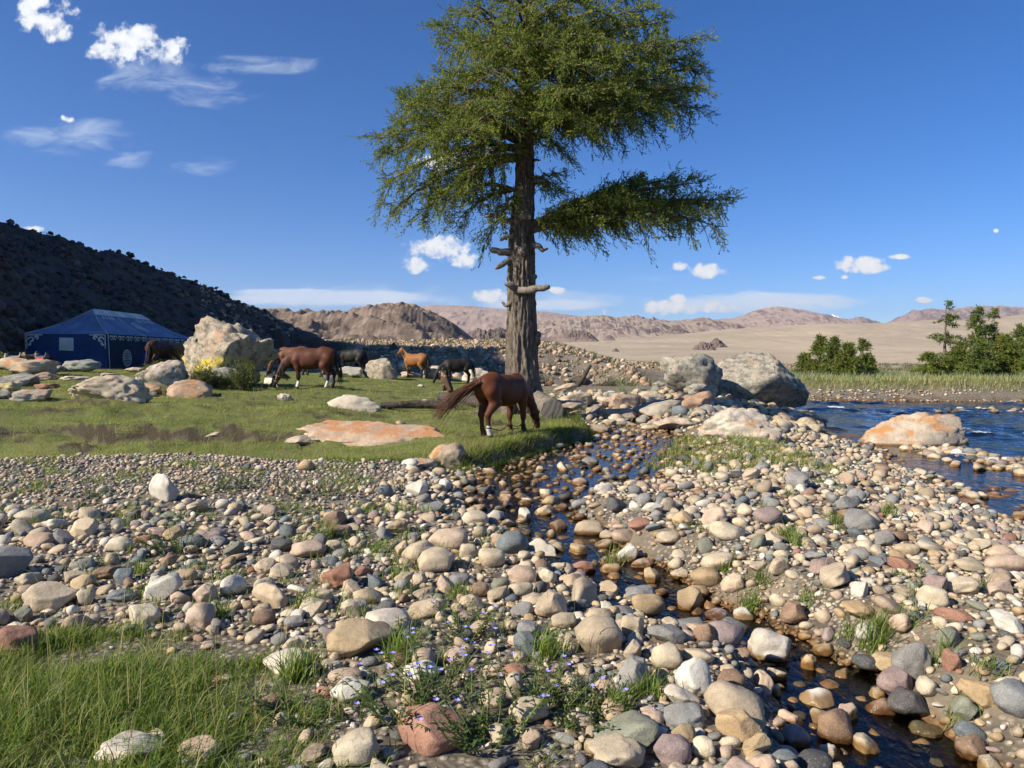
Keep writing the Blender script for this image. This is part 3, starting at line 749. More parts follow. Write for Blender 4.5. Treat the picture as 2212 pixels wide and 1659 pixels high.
# (cx, cy, w, h, colour, kind r/a, tilt degrees, label)
LM = [
(355,1060,60,60,'white','a',0,"upright off-white stone standing alone on the small gravel"),
(14,1225,104,74,'grey','a',-14,"big grey boulder cut by the left edge of the picture"),
(108,1297,112,61,'beige','a',-10,"largest beige boulder among the stones on the left side"),
(42,1395,104,66,'red','a',8,"cracked reddish boulder at the left edge above the tall grass"),
(355,1273,75,60,'white','a',12,"white stone behind grass blades beside the pink egg-shaped stone"),
(444,1287,52,46,'pink','r',5,"pink egg-shaped stone resting on another pink stone"),
(438,1335,64,54,'pink','r',30,"smooth pink stone below the pink egg-shaped stone"),
(307,1335,80,52,'cream','a',10,"chunky cream stone with a shadowed notch above the tall grass"),
(260,1180,54,31,'cream','r',0,"round cream stone next to the flat red stone"),
(68,1122,68,31,'cream','r',8,"long cream stone near the left edge behind the grey one"),
(193,1114,46,30,'beige','r',10,"beige stone leaning on a small green-grey one"),
(87,1174,66,25,'pink','r',-3,"low pinkish stone left of the angular grey block"),
(136,1164,46,32,'grey','a',0,"angular grey block touching a low pinkish stone"),
(340,1153,48,24,'pink','a',0,"pale pink stone behind the flat red stone"),
(315,1170,52,18,'red','a',0,"flat red stone beside the leafy weeds"),
(238,1242,64,29,'brown','a',-8,"brownish oblong stone on bare sandy soil at left"),
(459,1159,54,26,'mauve','r',0,"mauve-grey stone with two small stones leaning on it"),
(263,1292,62,26,'bluegrey','r',0,"blue-grey oval stone in grass under the sandy patch"),
(186,1295,36,36,'cream','r',0,"small upright cream stone right of the largest beige boulder"),
(50,1331,38,38,'green','a',35,"tilted slab of greenish grey near the left edge"),
(663,1194,82,35,'pink','r',-4,"large smooth pinkish loaf-shaped stone"),
(620,1218,54,31,'beige','r',8,"beige stone in front of the pinkish loaf-shaped stone"),
(573,1227,50,35,'cream','r',0,"round cream stone left of the beige one by the loaf stone"),
(722,1184,42,29,'cream','a',0,"square cream stone right of the pinkish loaf-shaped stone"),
(970,1171,84,49,'peach','r',-6,"big peach-coloured stone on the left shore of the brook"),
(943,1218,82,52,'beige','r',-8,"big beige stone sloping left, below the peach one"),
(1062,1213,60,41,'cream','r',5,"smooth round cream stone at the edge of the brook"),
(1013,1195,43,33,'cream','r',0,"small round cream stone beside the big peach one"),
(1028,1122,60,31,'cream','r',4,"flat cream stone with a grey pebble leaning on it"),
(965,1268,40,43,'pink','a',0,"upright knobbly pink stone left of a grass tuft"),
(1038,1279,37,31,'brown','r',0,"pinkish brown stone right of the knobbly pink one"),
(992,1256,46,27,'grey','r',0,"smooth grey stone behind the knobbly pink one"),
(588,1292,84,50,'beige','a',14,"lumpy beige stone sloping right among dry grass"),
(834,1360,112,42,'white','r',0,"big white speckled stone above the long tan stone"),
(784,1400,150,50,'tan','a',2,"long tan stone shaped like a log in the grass"),
(1045,1362,60,34,'beige','r',6,"beige stone right of the big white speckled stone"),
(687,1295,68,24,'cream','r',-10,"low cream stone half hidden by green grass"),
(834,1320,44,34,'dark','a',10,"dark grey angular stone behind the white speckled one"),
(858,1142,52,28,'tan','r',-12,"tan tilted stone in the middle of the cobbles"),
(722,1127,47,39,'brown','a',0,"dark brown rough stone behind a tuft of grass"),
(735,1152,50,28,'brown','a',8,"brown flat-sided stone under the rough dark one"),
(608,1183,52,28,'dark','r',0,"dark grey stone left of the pinkish loaf-shaped stone"),
(571,1338,50,37,'brown','r',6,"brown rounded stone in the grass below the lumpy beige one"),
(635,1347,44,25,'grey','r',0,"light grey domed stone beside the brown rounded one"),
(1206,1144,41,33,'brown','r',-6,"brown cube-shaped stone standing in the brook"),
(1271,1149,63,37,'beige','r',0,"square beige block standing in the brook"),
(1383,1139,54,23,'red','r',-6,"flat terracotta stone on the cobbles right of the brook"),
(1444,1176,53,27,'cream','r',2,"cream oblong stone right of a tall grass tuft"),
(1571,1152,78,39,'cream','r',16,"pale cream boulder sloping right on the stony bar"),
(1347,1169,58,32,'pink','r',10,"pinkish beige stone behind the white broken one"),
(1355,1204,48,43,'white','a',0,"white broken stone behind a grass tuft in the brook"),
(1385,1226,56,33,'pink','r',-8,"pink smooth stone leaning beside the white broken one"),
(1524,1256,68,43,'ochre','r',4,"smooth ochre stone like a potato above the brook"),
(1581,1268,52,37,'peach','r',-20,"peach stone leaning right of the ochre one"),
(1553,1226,72,38,'cream','r',-14,"pale wedge-shaped stone behind the ochre one"),
(1261,1233,60,35,'red','r',12,"reddish brown stone in the dark water"),
(1320,1236,49,29,'ochre','r',0,"brown and orange flat-topped stone in the brook"),
(1127,1248,64,43,'pink','r',10,"pale pink granite stone on the left bank of the brook"),
(1124,1278,55,33,'cream','r',0,"cream stone below the pale pink granite one"),
(1196,1315,80,58,'beige','a',12,"large beige boulder beside a dry grass tuft at the brook"),
(1218,1347,56,32,'beige','r',0,"beige stone propped under the large brook boulder"),
(1293,1386,106,76,'beige','r',6,"biggest smooth round beige boulder beside the brook"),
(1401,1315,71,45,'tan','r',0,"tan humped stone in the middle of the brook"),
(1295,1335,62,35,'beige','r',6,"beige stone with a deep shadow on its left end"),
(1367,1357,56,52,'beige','a',0,"upright beige stone with a dead twig across it"),
(1439,1375,84,42,'grey','a',4,"grey flat-topped slab right of the twig stone"),
(1523,1373,47,43,'brown','r',30,"wet brown stone beside a larger mauve-brown one"),
(1566,1372,70,42,'mauve','r',10,"mauve-brown rounded stone at the water"),
(1412,1253,38,52,'tan','a',-20,"upright two-toned tan stone in the brook"),
(1469,1246,43,23,'beige','r',0,"small beige block left of the ochre stone"),
(1504,1288,56,35,'tan','r',6,"tan stone under the ochre potato-shaped one"),
(1717,1335,64,46,'brown','a',4,"rough brown round stone on the stony bar"),
(1665,1405,102,76,'white','a',14,"big pale angular boulder overhanging the brook"),
(1869,1381,50,41,'white','r',6,"white stone behind a fountain of grass"),
(1781,1412,48,29,'tan','r',-4,"small tan egg-shaped stone on the bar"),
(1967,1441,84,92,'grey','r',28,"tall grey rounded boulder on the stony bar"),
(2094,1225,66,29,'cream','r',5,"cream oval stone far right on the bar"),
(2160,1199,60,27,'peach','r',-8,"peach wedge stone near the right edge"),
(2007,1187,58,27,'cream','r',14,"cream stone lying in the pale gravel at right"),
(1950,1222,60,29,'red','a',18,"pink-red slab in the gravel at right"),
(1779,1230,66,36,'mauve','a',0,"rough mauve stone with grass in front"),
(1743,1112,41,25,'peach','r',6,"peach stone left of a grass clump on the bar"),
(1917,1325,72,30,'pink','r',25,"long pale pink stone slanting down to the right"),
(1856,1338,68,27,'ochre','r',6,"olive-tan flat stone behind the fountain of grass"),
(1373,1470,82,74,'grey','a',8,"big grey-beige angular boulder beside green grass"),
(1499,1477,82,82,'white','r',0,"big pale boulder left of the amber water"),
(1438,1429,66,55,'cream','r',-6,"cream boulder behind the big pale one"),
(1473,1516,76,48,'white','a',0,"crumbly speckled white stone in front of the pale boulder"),
(1481,1557,94,52,'grey','a',-3,"smooth grey block with square ends"),
(1589,1533,128,80,'beige','r',24,"longest beige boulder at the edge of the amber water"),
(1594,1572,102,64,'ochre','a',18,"angular ochre rock leaning on the longest beige boulder"),
(1477,1598,56,52,'tan','r',0,"tan round stone under the grey block"),
(1335,1645,124,60,'cream','r',0,"big cream boulder cut by the bottom edge of the picture"),
(1352,1612,150,46,'green','a',-3,"greenish grey slab behind the cream boulder at the bottom"),
(1516,1624,48,46,'cream','r',10,"cream pebble near the bottom edge beside the tan round stone"),
(1304,1503,54,56,'pink','r',10,"pinkish upright stone in the weeds"),
(1136,1395,54,52,'bluegrey','a',-4,"blue-grey square block left of the biggest round boulder"),
(1576,1479,64,44,'brown','r',0,"brownish stone right of the big pale boulder in water"),
(1451,1628,82,62,'mauve','r',0,"greyish pink boulder at the bottom beside the green slab"),
(1600,1414,37,23,'brown','r',0,"small brown stone alone in amber water"),
(1231,1399,42,36,'beige','a',0,"beige stone touching the biggest round boulder on its left"),
(1110,1455,62,32,'red','r',4,"reddish brown flat stone in the weeds"),
(1110,1486,44,50,'cream','r',0,"pale stone under the reddish brown one in the weeds"),
(1768,1526,80,52,'white','r',0,"pale speckled stone surrounded by amber water"),
(1802,1588,84,78,'brown','r',20,"big wet brown boulder in the amber water"),
(1790,1493,58,36,'pink','r',6,"wet pinkish stone behind the pale speckled one"),
(1748,1441,35,46,'ochre','a',12,"upright light brown wet stone at the overhanging boulder"),
(1918,1446,66,40,'tan','r',6,"tan stone leaning against the tall grey boulder"),
(1878,1450,78,33,'dark','r',10,"dark grey long stone left of the tall grey boulder"),
(1940,1495,96,62,'mauve','a',32,"long mauve-grey slab slanting into the brook"),
(1967,1548,104,58,'dark','a',14,"dark grey slab under the slanting mauve one"),
(1902,1548,66,58,'brown','r',20,"rough brown stone left of the dark slab"),
(1900,1510,48,33,'cream','r',8,"cream pink stone above the rough brown one"),
(2002,1502,42,42,'cream','r',-30,"cream stone tilted left below the tall grey boulder"),
(2114,1522,86,60,'ochre','a',24,"ochre-yellow rock at lower right"),
(2083,1548,56,48,'green','a',42,"green-grey slab slanting below the ochre-yellow rock"),
(2186,1535,96,74,'grey','r',8,"big smooth grey boulder at the right edge"),
(2091,1597,68,44,'bluegrey','r',18,"blue-grey rounded stone at lower right"),
(2100,1638,68,58,'brown','r',10,"brown-tan boulder near the lower right corner"),
(1719,1602,60,48,'mauve','r',4,"mauve stone with a pale crust left of the wet brown boulder"),
(1829,1555,52,52,'pink','a',0,"greyish pink angular stone behind the wet brown boulder"),
(2002,1593,74,42,'green','a',-10,"grey-green slab at the lower right water"),
(2056,1440,46,42,'red','a',30,"terracotta slab beside a grass tuft at right"),
(1953,1606,62,28,'rust','a',6,"rust-stained wet stone in the brook"),
(929,1594,166,90,'red','a',6,"largest red-brown rock in the foreground weeds"),
(769,1632,104,74,'cream','r',-24,"pale cream boulder at the bottom left of the red-brown rock"),
(747,1470,78,30,'pink','r',0,"flat pinkish stone above a grey-white one in grass"),
(756,1503,88,50,'white','r',0,"grey-white boulder in the grass with blade shadows"),
(622,1440,108,50,'white','r',8,"wide pale flat stone at the edge of the tall grass"),
(914,1430,52,42,'pink','r',0,"pink stone behind the violet flowers"),
(579,1529,62,38,'brown','a',10,"dark red-brown stone sunk in the tall grass"),
(985,1423,58,36,'pink','r',0,"pinkish stone right of the violet flowers"),
(1074,1453,66,38,'peach','r',-4,"peach flat stone right of the flowers"),
(907,1462,82,32,'white','r',-6,"white flat stone under the violet flowers"),
(1063,1516,62,42,'pink','r',0,"pale pinkish stone beside dark leafy weeds"),
(765,1598,46,27,'ochre','a',0,"small ochre-brown stone above the pale cream boulder"),
(290,1640,134,54,'white','a',4,"pale broken rock at the bottom edge in tall grass"),
(335,1606,58,42,'cream','a',-30,"cream stone leaning behind the pale broken rock"),
(432,1630,88,58,'pink','a',24,"pinkish striped stone at the bottom edge in grass"),
(409,1654,62,30,'grey','a',0,"grey stone in front of the pinkish striped one"),
]
for i, (cx, cy, w, h, cn, kd, tilt, lab) in enumerate(LM):
    P, mp = ground_hit(cx, cy + h * .36)
    P2, mp = ground_hit(cx, min(1700, cy + h * .10), max(0, P.y - .4))
    Y = P.y
    alpha = math.atan2(EYE - P.z, Y)
    wd = w * mp
    dep = wd * random.uniform(.72, .95)
    hz = max(.42 * wd, (h * mp * 1.04 - .38 * dep * math.sin(alpha)) / math.cos(alpha))
    hz = min(hz, wd * 1.25) * 1.12
    mes = random.choice(VARR if kd == 'r' else VARA)
    d = ray(cx, cy)
    yc = Y + dep * .34
    loc = Vector((d.x * yc, yc, P.z + hz * .36))
    tz_ = tz(loc.x, loc.y)
    loc.z = max(tz_, P.z - .02) + hz * (.33 if kd == 'r' else .30)
    flip = random.choice((0, math.pi))
    o = put_stone(mes, loc, (wd, dep, hz), (random.uniform(-.12, .12), math.radians(tilt), random.uniform(-.18, .18) + flip), PAL[cn])
    if flip: o.rotation_euler.y *= -1
    tag(o, lab, "stone", "stones of the gravel bar")
    STONES.append((loc.x, loc.y, wd * .46, loc.z))
    LANDMARK.append((o, cx, cy, lab, cn))

LUSH = [(-3.6,4.35),(-2.4,4.25),(-1.65,4.2),(-1.2,3.85),(-.92,3.45),(-.85,2.9),(-1.0,1.9),(-3.6,1.9)]
WEED = [(-.42,3.75),(-.05,4.1),(.25,3.9),(.30,3.3),(.15,2.5),(-.5,2.5)]
# grid for dart throwing
CELL = .25
grid = {}
def g_add(x, y, r, z):
    grid.setdefault((int(x // CELL), int(y // CELL)), []).append((x, y, r, z))
def g_free(x, y, r, k=.80):
    R = int((r + .45) // CELL) + 1
    ix, iy = int(x // CELL), int(y // CELL)
    for a in range(ix - R, ix + R + 1):
        for b in range(iy - R, iy + R + 1):
            for (u_, v_, s, _) in grid.get((a, b), ()):
                if (u_ - x) ** 2 + (v_ - y) ** 2 < ((r + s) * k) ** 2: return False
    return True
for s in STONES: g_add(*s)

def scatter(n, ymin, ymax, rmin, rmax, pw, accept, k=.80, xlim=.74):
    ys = np.sqrt(RNG.uniform(ymin ** 2, ymax ** 2, n)); xs = RNG.uniform(-xlim, xlim, n) * ys + RNG.uniform(-.3, .3, n)
    rs = rmin + (rmax - rmin) * RNG.uniform(0, 1, n) ** pw
    dm = poly_sdf(xs, ys, MEADOW); dr = poly_sdf(xs, ys, RIVER); db, (hw,) = line_dist(xs, ys, BROOK)
    dl = poly_sdf(xs, ys, LUSH); dw = poly_sdf(xs, ys, WEED)
    zz = terrain(xs, ys)
    inb = (db < hw * 1.5) & (dm < -.02)
    zz = np.where(inb, np.maximum(zz, brook_level(ys) - .035), zz)
    pat = fbm(xs * .8, ys * .8, 3, 2, 55)
    out = []
    for i in range(n):
        pr = accept(xs[i], ys[i], rs[i], dm[i], dr[i], db[i], dl[i], dw[i], pat[i])
        if pr <= 0 or RNG.uniform() > pr: continue
        if g_free(xs[i], ys[i], rs[i], k):
            g_add(xs[i], ys[i], rs[i], zz[i]); out.append((xs[i], ys[i], rs[i], zz[i], db[i] / hw[i]))
    return out
def acc(x, y, r, dm, dr, db, dl, dw, pat):
    if dm > -.02 * (r > .05): return 0
    if dr > .25 + (.4 if r > .06 else 0): return 0
    p = 1.0
    if dl > 0: p *= .06
    if dw > 0: p *= .35
    left_gravel = (x < -1.6) and y > 7.6 + .4 * pat
    if left_gravel: p *= 0.02 if r > .07 else (.10 if r > .04 else .5)
    if x < 0 and y < 7.6: p *= .75 if pat < .15 else .4
    if x > 3.2 and r > .09: p *= .35
    if db < 1.4 and 9.7 < y < 18: p *= .85 if r > .045 else .5
    return p
big = scatter(1700, 2.4, 19, .085, .155, 2.4, acc, .92)
med = scatter(11000, 2.3, 19, .045, .085, 1.3, acc, .86)
sml = scatter(42000, 2.3, 15.5, .020, .045, 1.0, acc, .80)
tin = scatter(16000, 2.2, 6.5, .010, .022, 1.0, acc, .76)
fart = scatter(9000, 8.5, 13.0, .016, .030, 1.0, lambda x, y, r, dm, dr, db, dl, dw, pat: 1.0 if (x < -1.2 and dm < .15) else 0, .78)

CN = list(PAL)
CP = np.array([.22, .11, .25, .07, .045, .14, .06, .04, .03, .010, .06, .02, .04, .0, .05]); CP /= CP.sum()
def pick_col(n):
    i = RNG.choice(len(CN), n, p=CP)
    return i
# every stone: dims, rotation, colour
def props(lst):
    n = len(lst)
    a = np.array(lst)
    ci = pick_col(n)
    fl = RNG.uniform(.36, .78, n); el = RNG.uniform(.55, 1.0, n)
    rot = np.stack([RNG.normal(0, .22, n), RNG.normal(0, .22, n), RNG.uniform(0, 6.283, n)], 1)
    return a, ci, fl, el, rot
# the ones that show largest become single things
cand = [(r * 1597 / y, (x, y, r, z, b)) for (x, y, r, z, b) in big + med if abs(x) < .69 * y and 2.75 < y]
cand.sort(key=lambda t: -t[0])
NIND = 300 - len(LM)
single = [c[1] for c in cand[:NIND]]
sset = set(single)
a, ci, fl, el, rot = props(single)
def px_of(x, y, z):
    d = Vector((x, y, z - EYE)); b = d.y * CAMP - d.z * SAMP; up = d.y * SAMP + d.z * CAMP
    return CX + FPX * d.x / b, CY - FPX * up / b
SHORT = [l[3] for l in LANDMARK]
used_lab = set(SHORT)
def near_label(px, py, cn, big_, flat):
    order = sorted(range(len(LANDMARK)), key=lambda i: (LANDMARK[i][1] - px) ** 2 + (LANDMARK[i][2] - py) ** 2)
    shape = ("flat " if flat else "rounded ")
    for size in ((("large " if big_ else "small "), "") if big_ else ("small ", "")):
        for i in order[:6]:
            dx, dy = px - LANDMARK[i][1], py - LANDMARK[i][2]
            rel = ("right of the " if dx > 0 else "left of the ") if abs(dx) > 1.2 * abs(dy) else ("in front of the " if dy > 0 else "behind the ")
            core = LANDMARK[i][3].split()
            stop = [k for k, w in enumerate(core) if w in ('stone', 'boulder', 'rock', 'slab', 'block', 'pebble') and k > 0]
            core = core[:(stop[0] + 1 if stop else 6)]
            rest = LANDMARK[i][3].split()[len(core):]
            room = 16 - len((size + shape + WORD[cn] + " cobble " + rel).split()) - len(core)
            ref = " ".join(core + (rest if len(rest) <= room else []))
            t = size + shape + WORD[cn] + " cobble " + rel + ref
            if t not in used_lab and len(t.split()) <= 16:
                used_lab.add(t); return t
    t = size + shape + WORD[cn] + " cobble " + rel + ref
    return t
for i in range(len(single)):
    x, y, r, z, b = a[i]
    hz = 2 * r * fl[i]
    loc = (x, y, z + hz * .30)
    o = put_stone(random.choice(VARR if random.random() < .5 else VARA), loc, (2 * r, 2 * r * el[i], hz), rot[i], PAL[CN[ci[i]]])
    ppx, ppy = px_of(*loc)
    tag(o, near_label(ppx, ppy, CN[ci[i]], r * 1597 / y > 24, fl[i] < .6), "stone", "stones of the gravel bar")

# the rest is one mass of stones
def stone_mass(name, lists, label):
    LV = {3: [stone_verts(3, 300 + k, 5, .9, .18, .05, (.55, .9)) for k in range(4)], 2: [stone_verts(2, 320 + k, 5, .92, .18, .05, (.5, .88)) for k in range(8)], 1: [stone_verts(1, 340 + k, 3, .9, .18, 0, (.5, .88)) for k in range(8)]}
    VS, FS, CS = [], [], []; base = 0
    palarr = np.array([PAL[c] for c in CN])
    for lst, sink in lists:
        if not lst: continue
        a, ci, fl, el, rot = props(lst)
        app = a[:, 2] * 740 / a[:, 1]
        for lv in (1, 2, 3):
            mk = (app < 3.3) if lv == 1 else ((app >= 3.3) & (app < 12) if lv == 2 else app >= 12)
            ids = np.nonzero(mk)[0]
            for k, (pv, pf) in enumerate(LV[lv]):
                sub = ids[k::len(LV[lv])]
                if len(sub) == 0: continue
                r = a[sub, 2]
                dims = np.stack([r, r * el[sub], r * fl[sub]], 1)
                P = pv[None] * dims[:, None, :]
                cx_, sx_ = np.cos(rot[sub, 0]), np.sin(rot[sub, 0]); cy_, sy_ = np.cos(rot[sub, 1]), np.sin(rot[sub, 1]); cz_, sz_ = np.cos(rot[sub, 2]), np.sin(rot[sub, 2])
                y1 = P[..., 1] * cx_[:, None] - P[..., 2] * sx_[:, None]; z1 = P[..., 1] * sx_[:, None] + P[..., 2] * cx_[:, None]; x1 = P[..., 0]
                x2 = x1 * cy_[:, None] + z1 * sy_[:, None]; z2 = -x1 * sy_[:, None] + z1 * cy_[:, None]
                x3 = x2 * cz_[:, None] - y1 * sz_[:, None]; y3 = x2 * sz_[:, None] + y1 * cz_[:, None]
                Pw = np.stack([x3 + a[sub, 0][:, None], y3 + a[sub, 1][:, None], z2 + (a[sub, 3] + 2 * r * fl[sub] * sink)[:, None]], -1)
                nv = pv.shape[0]
                VS.append(Pw.reshape(-1, 3))
                FS.append((pf[None] + (base + np.arange(len(sub)) * nv)[:, None, None]).reshape(-1, 3))
                base += len(sub) * nv
                cc = palarr[ci[sub]] * RNG.uniform(.8, 1.2, (len(sub), 1))
                CS.append(np.repeat(np.clip(cc, 0, 1), nv, 0))
    o = obj(name, mesh_np(name, np.concatenate(VS), np.concatenate(FS), True, {'col': ('C', np.concatenate(CS))}), m_stone_mass)
    tag(o, label, kind='stuff')
    return o
rest = [s for s in big + med if s not in sset]
stone_mass("river_pebbles", [(rest, .30), (sml, .30), (tin, .30), (fart, .3)], "countless smaller cobbles and pebbles filling the gravel bar")
# ================================================================== boulders
ORANGE = ((.46, .20, .055), 2.0, .47, .62, .85, .10)
m_boulder = stone_mat("boulder_plain", 'object', [((.22, .21, .18), 6.0, .56, .70, .55, None), ((.40, .20, .09), 3.0, .60, .72, .45, None)], 1.0, .45)
m_orange = stone_mat("boulder_orange", 'object', [((.30, .28, .25), 5.0, .58, .7, .5, None), ORANGE], .8, .45)
m_orange_top = stone_mat("slab_orange", 'object', [((.44, .19, .065), 2.6, .36, .56, .85, .45), ((.40, .34, .28), 9.0, .56, .66, .6, None)], .8, .5)
m_lichen = stone_mat("boulder_lichen", 'object', [((.10, .10, .085), 5.0, .45, .60, .80, None), ((.46, .43, .36), 7.0, .52, .66, .6, None), ((.42, .24, .14), 2.2, .58, .70, .7, None)], 1.0, .5)
m_yellow = stone_mat("boulder_yellow", 'object', [((.10, .10, .085), 4.0, .46, .58, .80, None), ((.48, .45, .38), 6.0, .52, .64, .6, None), ((.46, .27, .17), 1.3, .54, .64, .75, None), ((.60, .47, .05, -.50, .0), 1.5, .51, .57, .9, None)], 1.0, .5)
m_shade_rock = stone_mat("shade_darkened_rock", 'object', [((.10, .09, .075), 2.0, .5, .66, .6, None)], .6, .25)  # for rocks in the shade, with that shade painted into the colour
BM = {'y': m_yellow, 'p': m_boulder, 'o': m_orange, 't': m_orange_top, 'l': m_lichen, 's': m_shade_rock}
BOULDERS = []
def boulder(cx, cy, w, h, colr, mat, label, seed, cuts=6, manual=None, tilt=0.0, dep=.8, base=None, sub=4, sink=.14, name="boulder", cat="boulder", group="boulders of the camp", box=2.5, fine=.09, Y=None, lump=.2, rz=None, outline=None, front=None):
    if outline:
        xs_ = [q_[0] for q_ in outline]; ys_ = [q_[1] for q_ in outline]
        cx, cy, w, h = (min(xs_) + max(xs_)) / 2, (min(ys_) + max(ys_)) / 2, max(xs_) - min(xs_), max(ys_) - min(ys_)
    pyb = base if base is not None else cy + h / 2
    if Y is None:
        P, mp = ground_hit(cx, pyb)
        Yb = P.y
    else:
        Yb = Y; mp = Y / FPX
    wd = w * mp; dp = wd * dep; hz = h * mp
    Yc = Yb + dp * .42
    d = ray(cx, 775)
    sc = Yc / Yb
    wd *= sc; hz *= sc
    v_, f_ = stone_verts(sub, seed, cuts, .95, lump, fine, (.58, .9), box)
    if outline:
        v0, f_ = ICO[sub]
        ox = np.array([(q_[0] - cx) / (w / 2) for q_ in outline]); oz = np.array([(cy - q_[1]) / (h / 2) for q_ in outline])
        oa = np.arctan2(oz, ox); orr = np.hypot(ox, oz); od = np.argsort(oa); oa, orr = oa[od], orr[od]
        th_ = np.arctan2(v0[:, 2], v0[:, 0])
        rr_ = np.interp(th_, np.concatenate([oa - 2 * np.pi, oa, oa + 2 * np.pi]), np.tile(orr, 3))
        s_ = np.hypot(v0[:, 0], v0[:, 2])
        k_ = rr_ * s_ ** .62
        v_ = np.stack([np.cos(th_) * k_, np.sign(v0[:, 1]) * np.abs(v0[:, 1]) ** .8, np.sin(th_) * k_], 1)
        rg_ = np.random.default_rng(seed)
        for _ in range(cuts):
            nv = np.array((rg_.normal(0, .45), -1.0, rg_.normal(.15, .45))); nv /= np.linalg.norm(nv)
            e = np.maximum(0, v_ @ nv - rg_.uniform(.45, .75)); v_ = v_ - nv * (e * .92)[:, None]
        n_ = fine * 1.4 * fbm(v_[:, 0] * 2.5 + seed, v_[:, 1] * 2.5, v_[:, 2] * 2.5, 5, seed % 40, .6)
        v_ = v_ * (1 + n_)[:, None]
        if front:
            for (nx, ny, nz, dd) in front:
                nv = np.array((nx, ny, nz), float); nv /= np.linalg.norm(nv)
                e = np.maximum(0, v_ @ nv - dd); v_ = v_ - nv * (e * .95)[:, None]
    if manual and not outline:
        for (nx, ny, nz, dd) in manual:
            nv = np.array((nx, ny, nz), float); nv /= np.linalg.norm(nv)
            e = np.maximum(0, v_ @ nv - dd)
            v_ = v_ - nv * (e * .96)[:, None]
        mn, mx = v_.min(0), v_.max(0)
        v_ = (v_ - (mn + mx) / 2) / ((mx - mn) / 2)
    n_ = .035 * fbm(v_[:, 0] * 5 + seed, v_[:, 1] * 5, v_[:, 2] * 5, 3, seed % 50, .6, True)
    v_ = v_ * (1 + n_)[:, None]
    hz2 = hz * (1 + sink)
    v_ = v_ * np.array((wd / 2, dp / 2, hz2 / 2))
    me = mesh_np(name, v_, f_)
    me.materials.append(BM[mat])
    o = bpy.data.objects.new(name, me)
    zt = at(cx, cy - h / 2, Yc).z
    x = d.x * Yc
    o.location = (x, Yc, zt - hz2 / 2)
    o.rotation_euler = (0, math.radians(tilt), 0 if rz is None else rz)
    o.color = (*colr, 1)
    COL.objects.link(o)
    tag(o, label, cat, group)
    BOULDERS.append((x, Yc, wd / 2, dp / 2, zt))
    return o
CRM, GRY, PNK, WHT = (.50, .42, .31), (.30, .285, .25), (.45, .33, .24), (.56, .50, .41)
boulder(500,766,196,148,(.46,.39,.29),'y',"huge grey boulder with yellow lichen beside the tent",5,5,
        [(-.75,-.62,.25,.62),(.15,-.3,.95,.60),(.42,-.2,.9,.55),(.80,-.35,-.42,.42),(.1,-.95,-.1,.7)],dep=.75,base=836,sub=5, outline=[(402, 800), (403, 770), (412, 730), (424, 704), (440, 697), (456, 692), (468, 696), (484, 702), (506, 706), (530, 716), (558, 728), (584, 741), (606, 750), (610, 757), (596, 765), (576, 772), (560, 785), (548, 800), (540, 822), (548, 842), (500, 846), (440, 842), (408, 830)], front=[(.80,-.50,-.45,.10),(-.45,-.85,.15,.48)], fine=.16)
boulder(57,792,118,40,CRM,'o',"rounded pale boulder with orange lichen under the pile of saddles",11,3)
boulder(97,813,62,20,PNK,'o',"low orange-pink rock in front of the saddle boulder",12,4)
boulder(40,819,90,28,GRY,'l',"rough grey rock at the left edge below the saddle boulder",13,5)
boulder(16,834,52,18,(.52,.44,.22),'p',"yellowish stone at the left edge on the turf",14,5)
boulder(71,854,88,29,(.36,.34,.30),'o',"grey boulder with a rusty end at the left on the grass",15,4,tilt=-4)
boulder(6,851,52,22,(.24,.22,.19),'l',"dark rock cut by the left edge on the grass",16,5)
boulder(230,836,158,54,CRM,'p',"large cracked cream boulder on the grass before the tent",17,3,[(-.6,0,.8,.78)],sub=5, outline=[(152, 858), (160, 842), (185, 824), (212, 815), (250, 813), (282, 818), (298, 830), (308, 850), (306, 864), (230, 868), (165, 866)])
boulder(236,811,38,12,CRM,'p',"small cream rock just behind the cracked boulder",18,4)
boulder(174,790,76,28,(.30,.32,.27),'p',"grey-green rounded boulder against the tent's side wall",19,3)
boulder(122,796,40,16,(.25,.25,.24),'l',"grey rock between the tent and the saddle boulder",20,5)
boulder(341,800,102,50,WHT,'l',"slanting pale boulder sloping down to the left near the tent door",21,3,[(-.55,-.1,.83,.42)], outline=[(290, 826), (300, 815), (325, 796), (350, 782), (375, 778), (390, 785), (394, 800), (392, 826), (340, 832)])
boulder(320,841,60,24,(.46,.31,.18),'p',"orange-tan rock right of the cracked cream boulder",22,5)
boulder(405,838,94,33,PNK,'o',"rounded orange-grey boulder in front of the bushes",23,3, outline=[(358, 850), (362, 836), (385, 824), (415, 821), (440, 828), (452, 845), (450, 856), (400, 858)])
boulder(322,850,36,14,GRY,'l',"small knobbly rock at the foot of the cracked boulder",24,6)
boulder(294,799,44,12,CRM,'p',"low pale rock at the tent door",25,4)
boulder(163,817,70,11,WHT,'p',"flat pale slab lying in the turf before the tent",26,3)
boulder(99,834,48,14,(.36,.19,.12),'p',"low reddish rock in the turf at the left",27,6)
boulder(477,812,124,40,(.26,.255,.24),'l',"grey lichened rock among the bushes under the huge boulder",28,5)
boulder(614,858,34,17,WHT,'p',"small white chunk on the grass below the bay horse",29,8)
boulder(768,868,112,31,WHT,'p',"long cream slab lying in the middle of the meadow",30,5,[(.0,-.2,.97,.62)],dep=.45,box=3.2, outline=[(713, 872), (722, 858), (742, 853), (778, 857), (806, 867), (822, 880), (816, 886), (760, 886), (722, 882)])
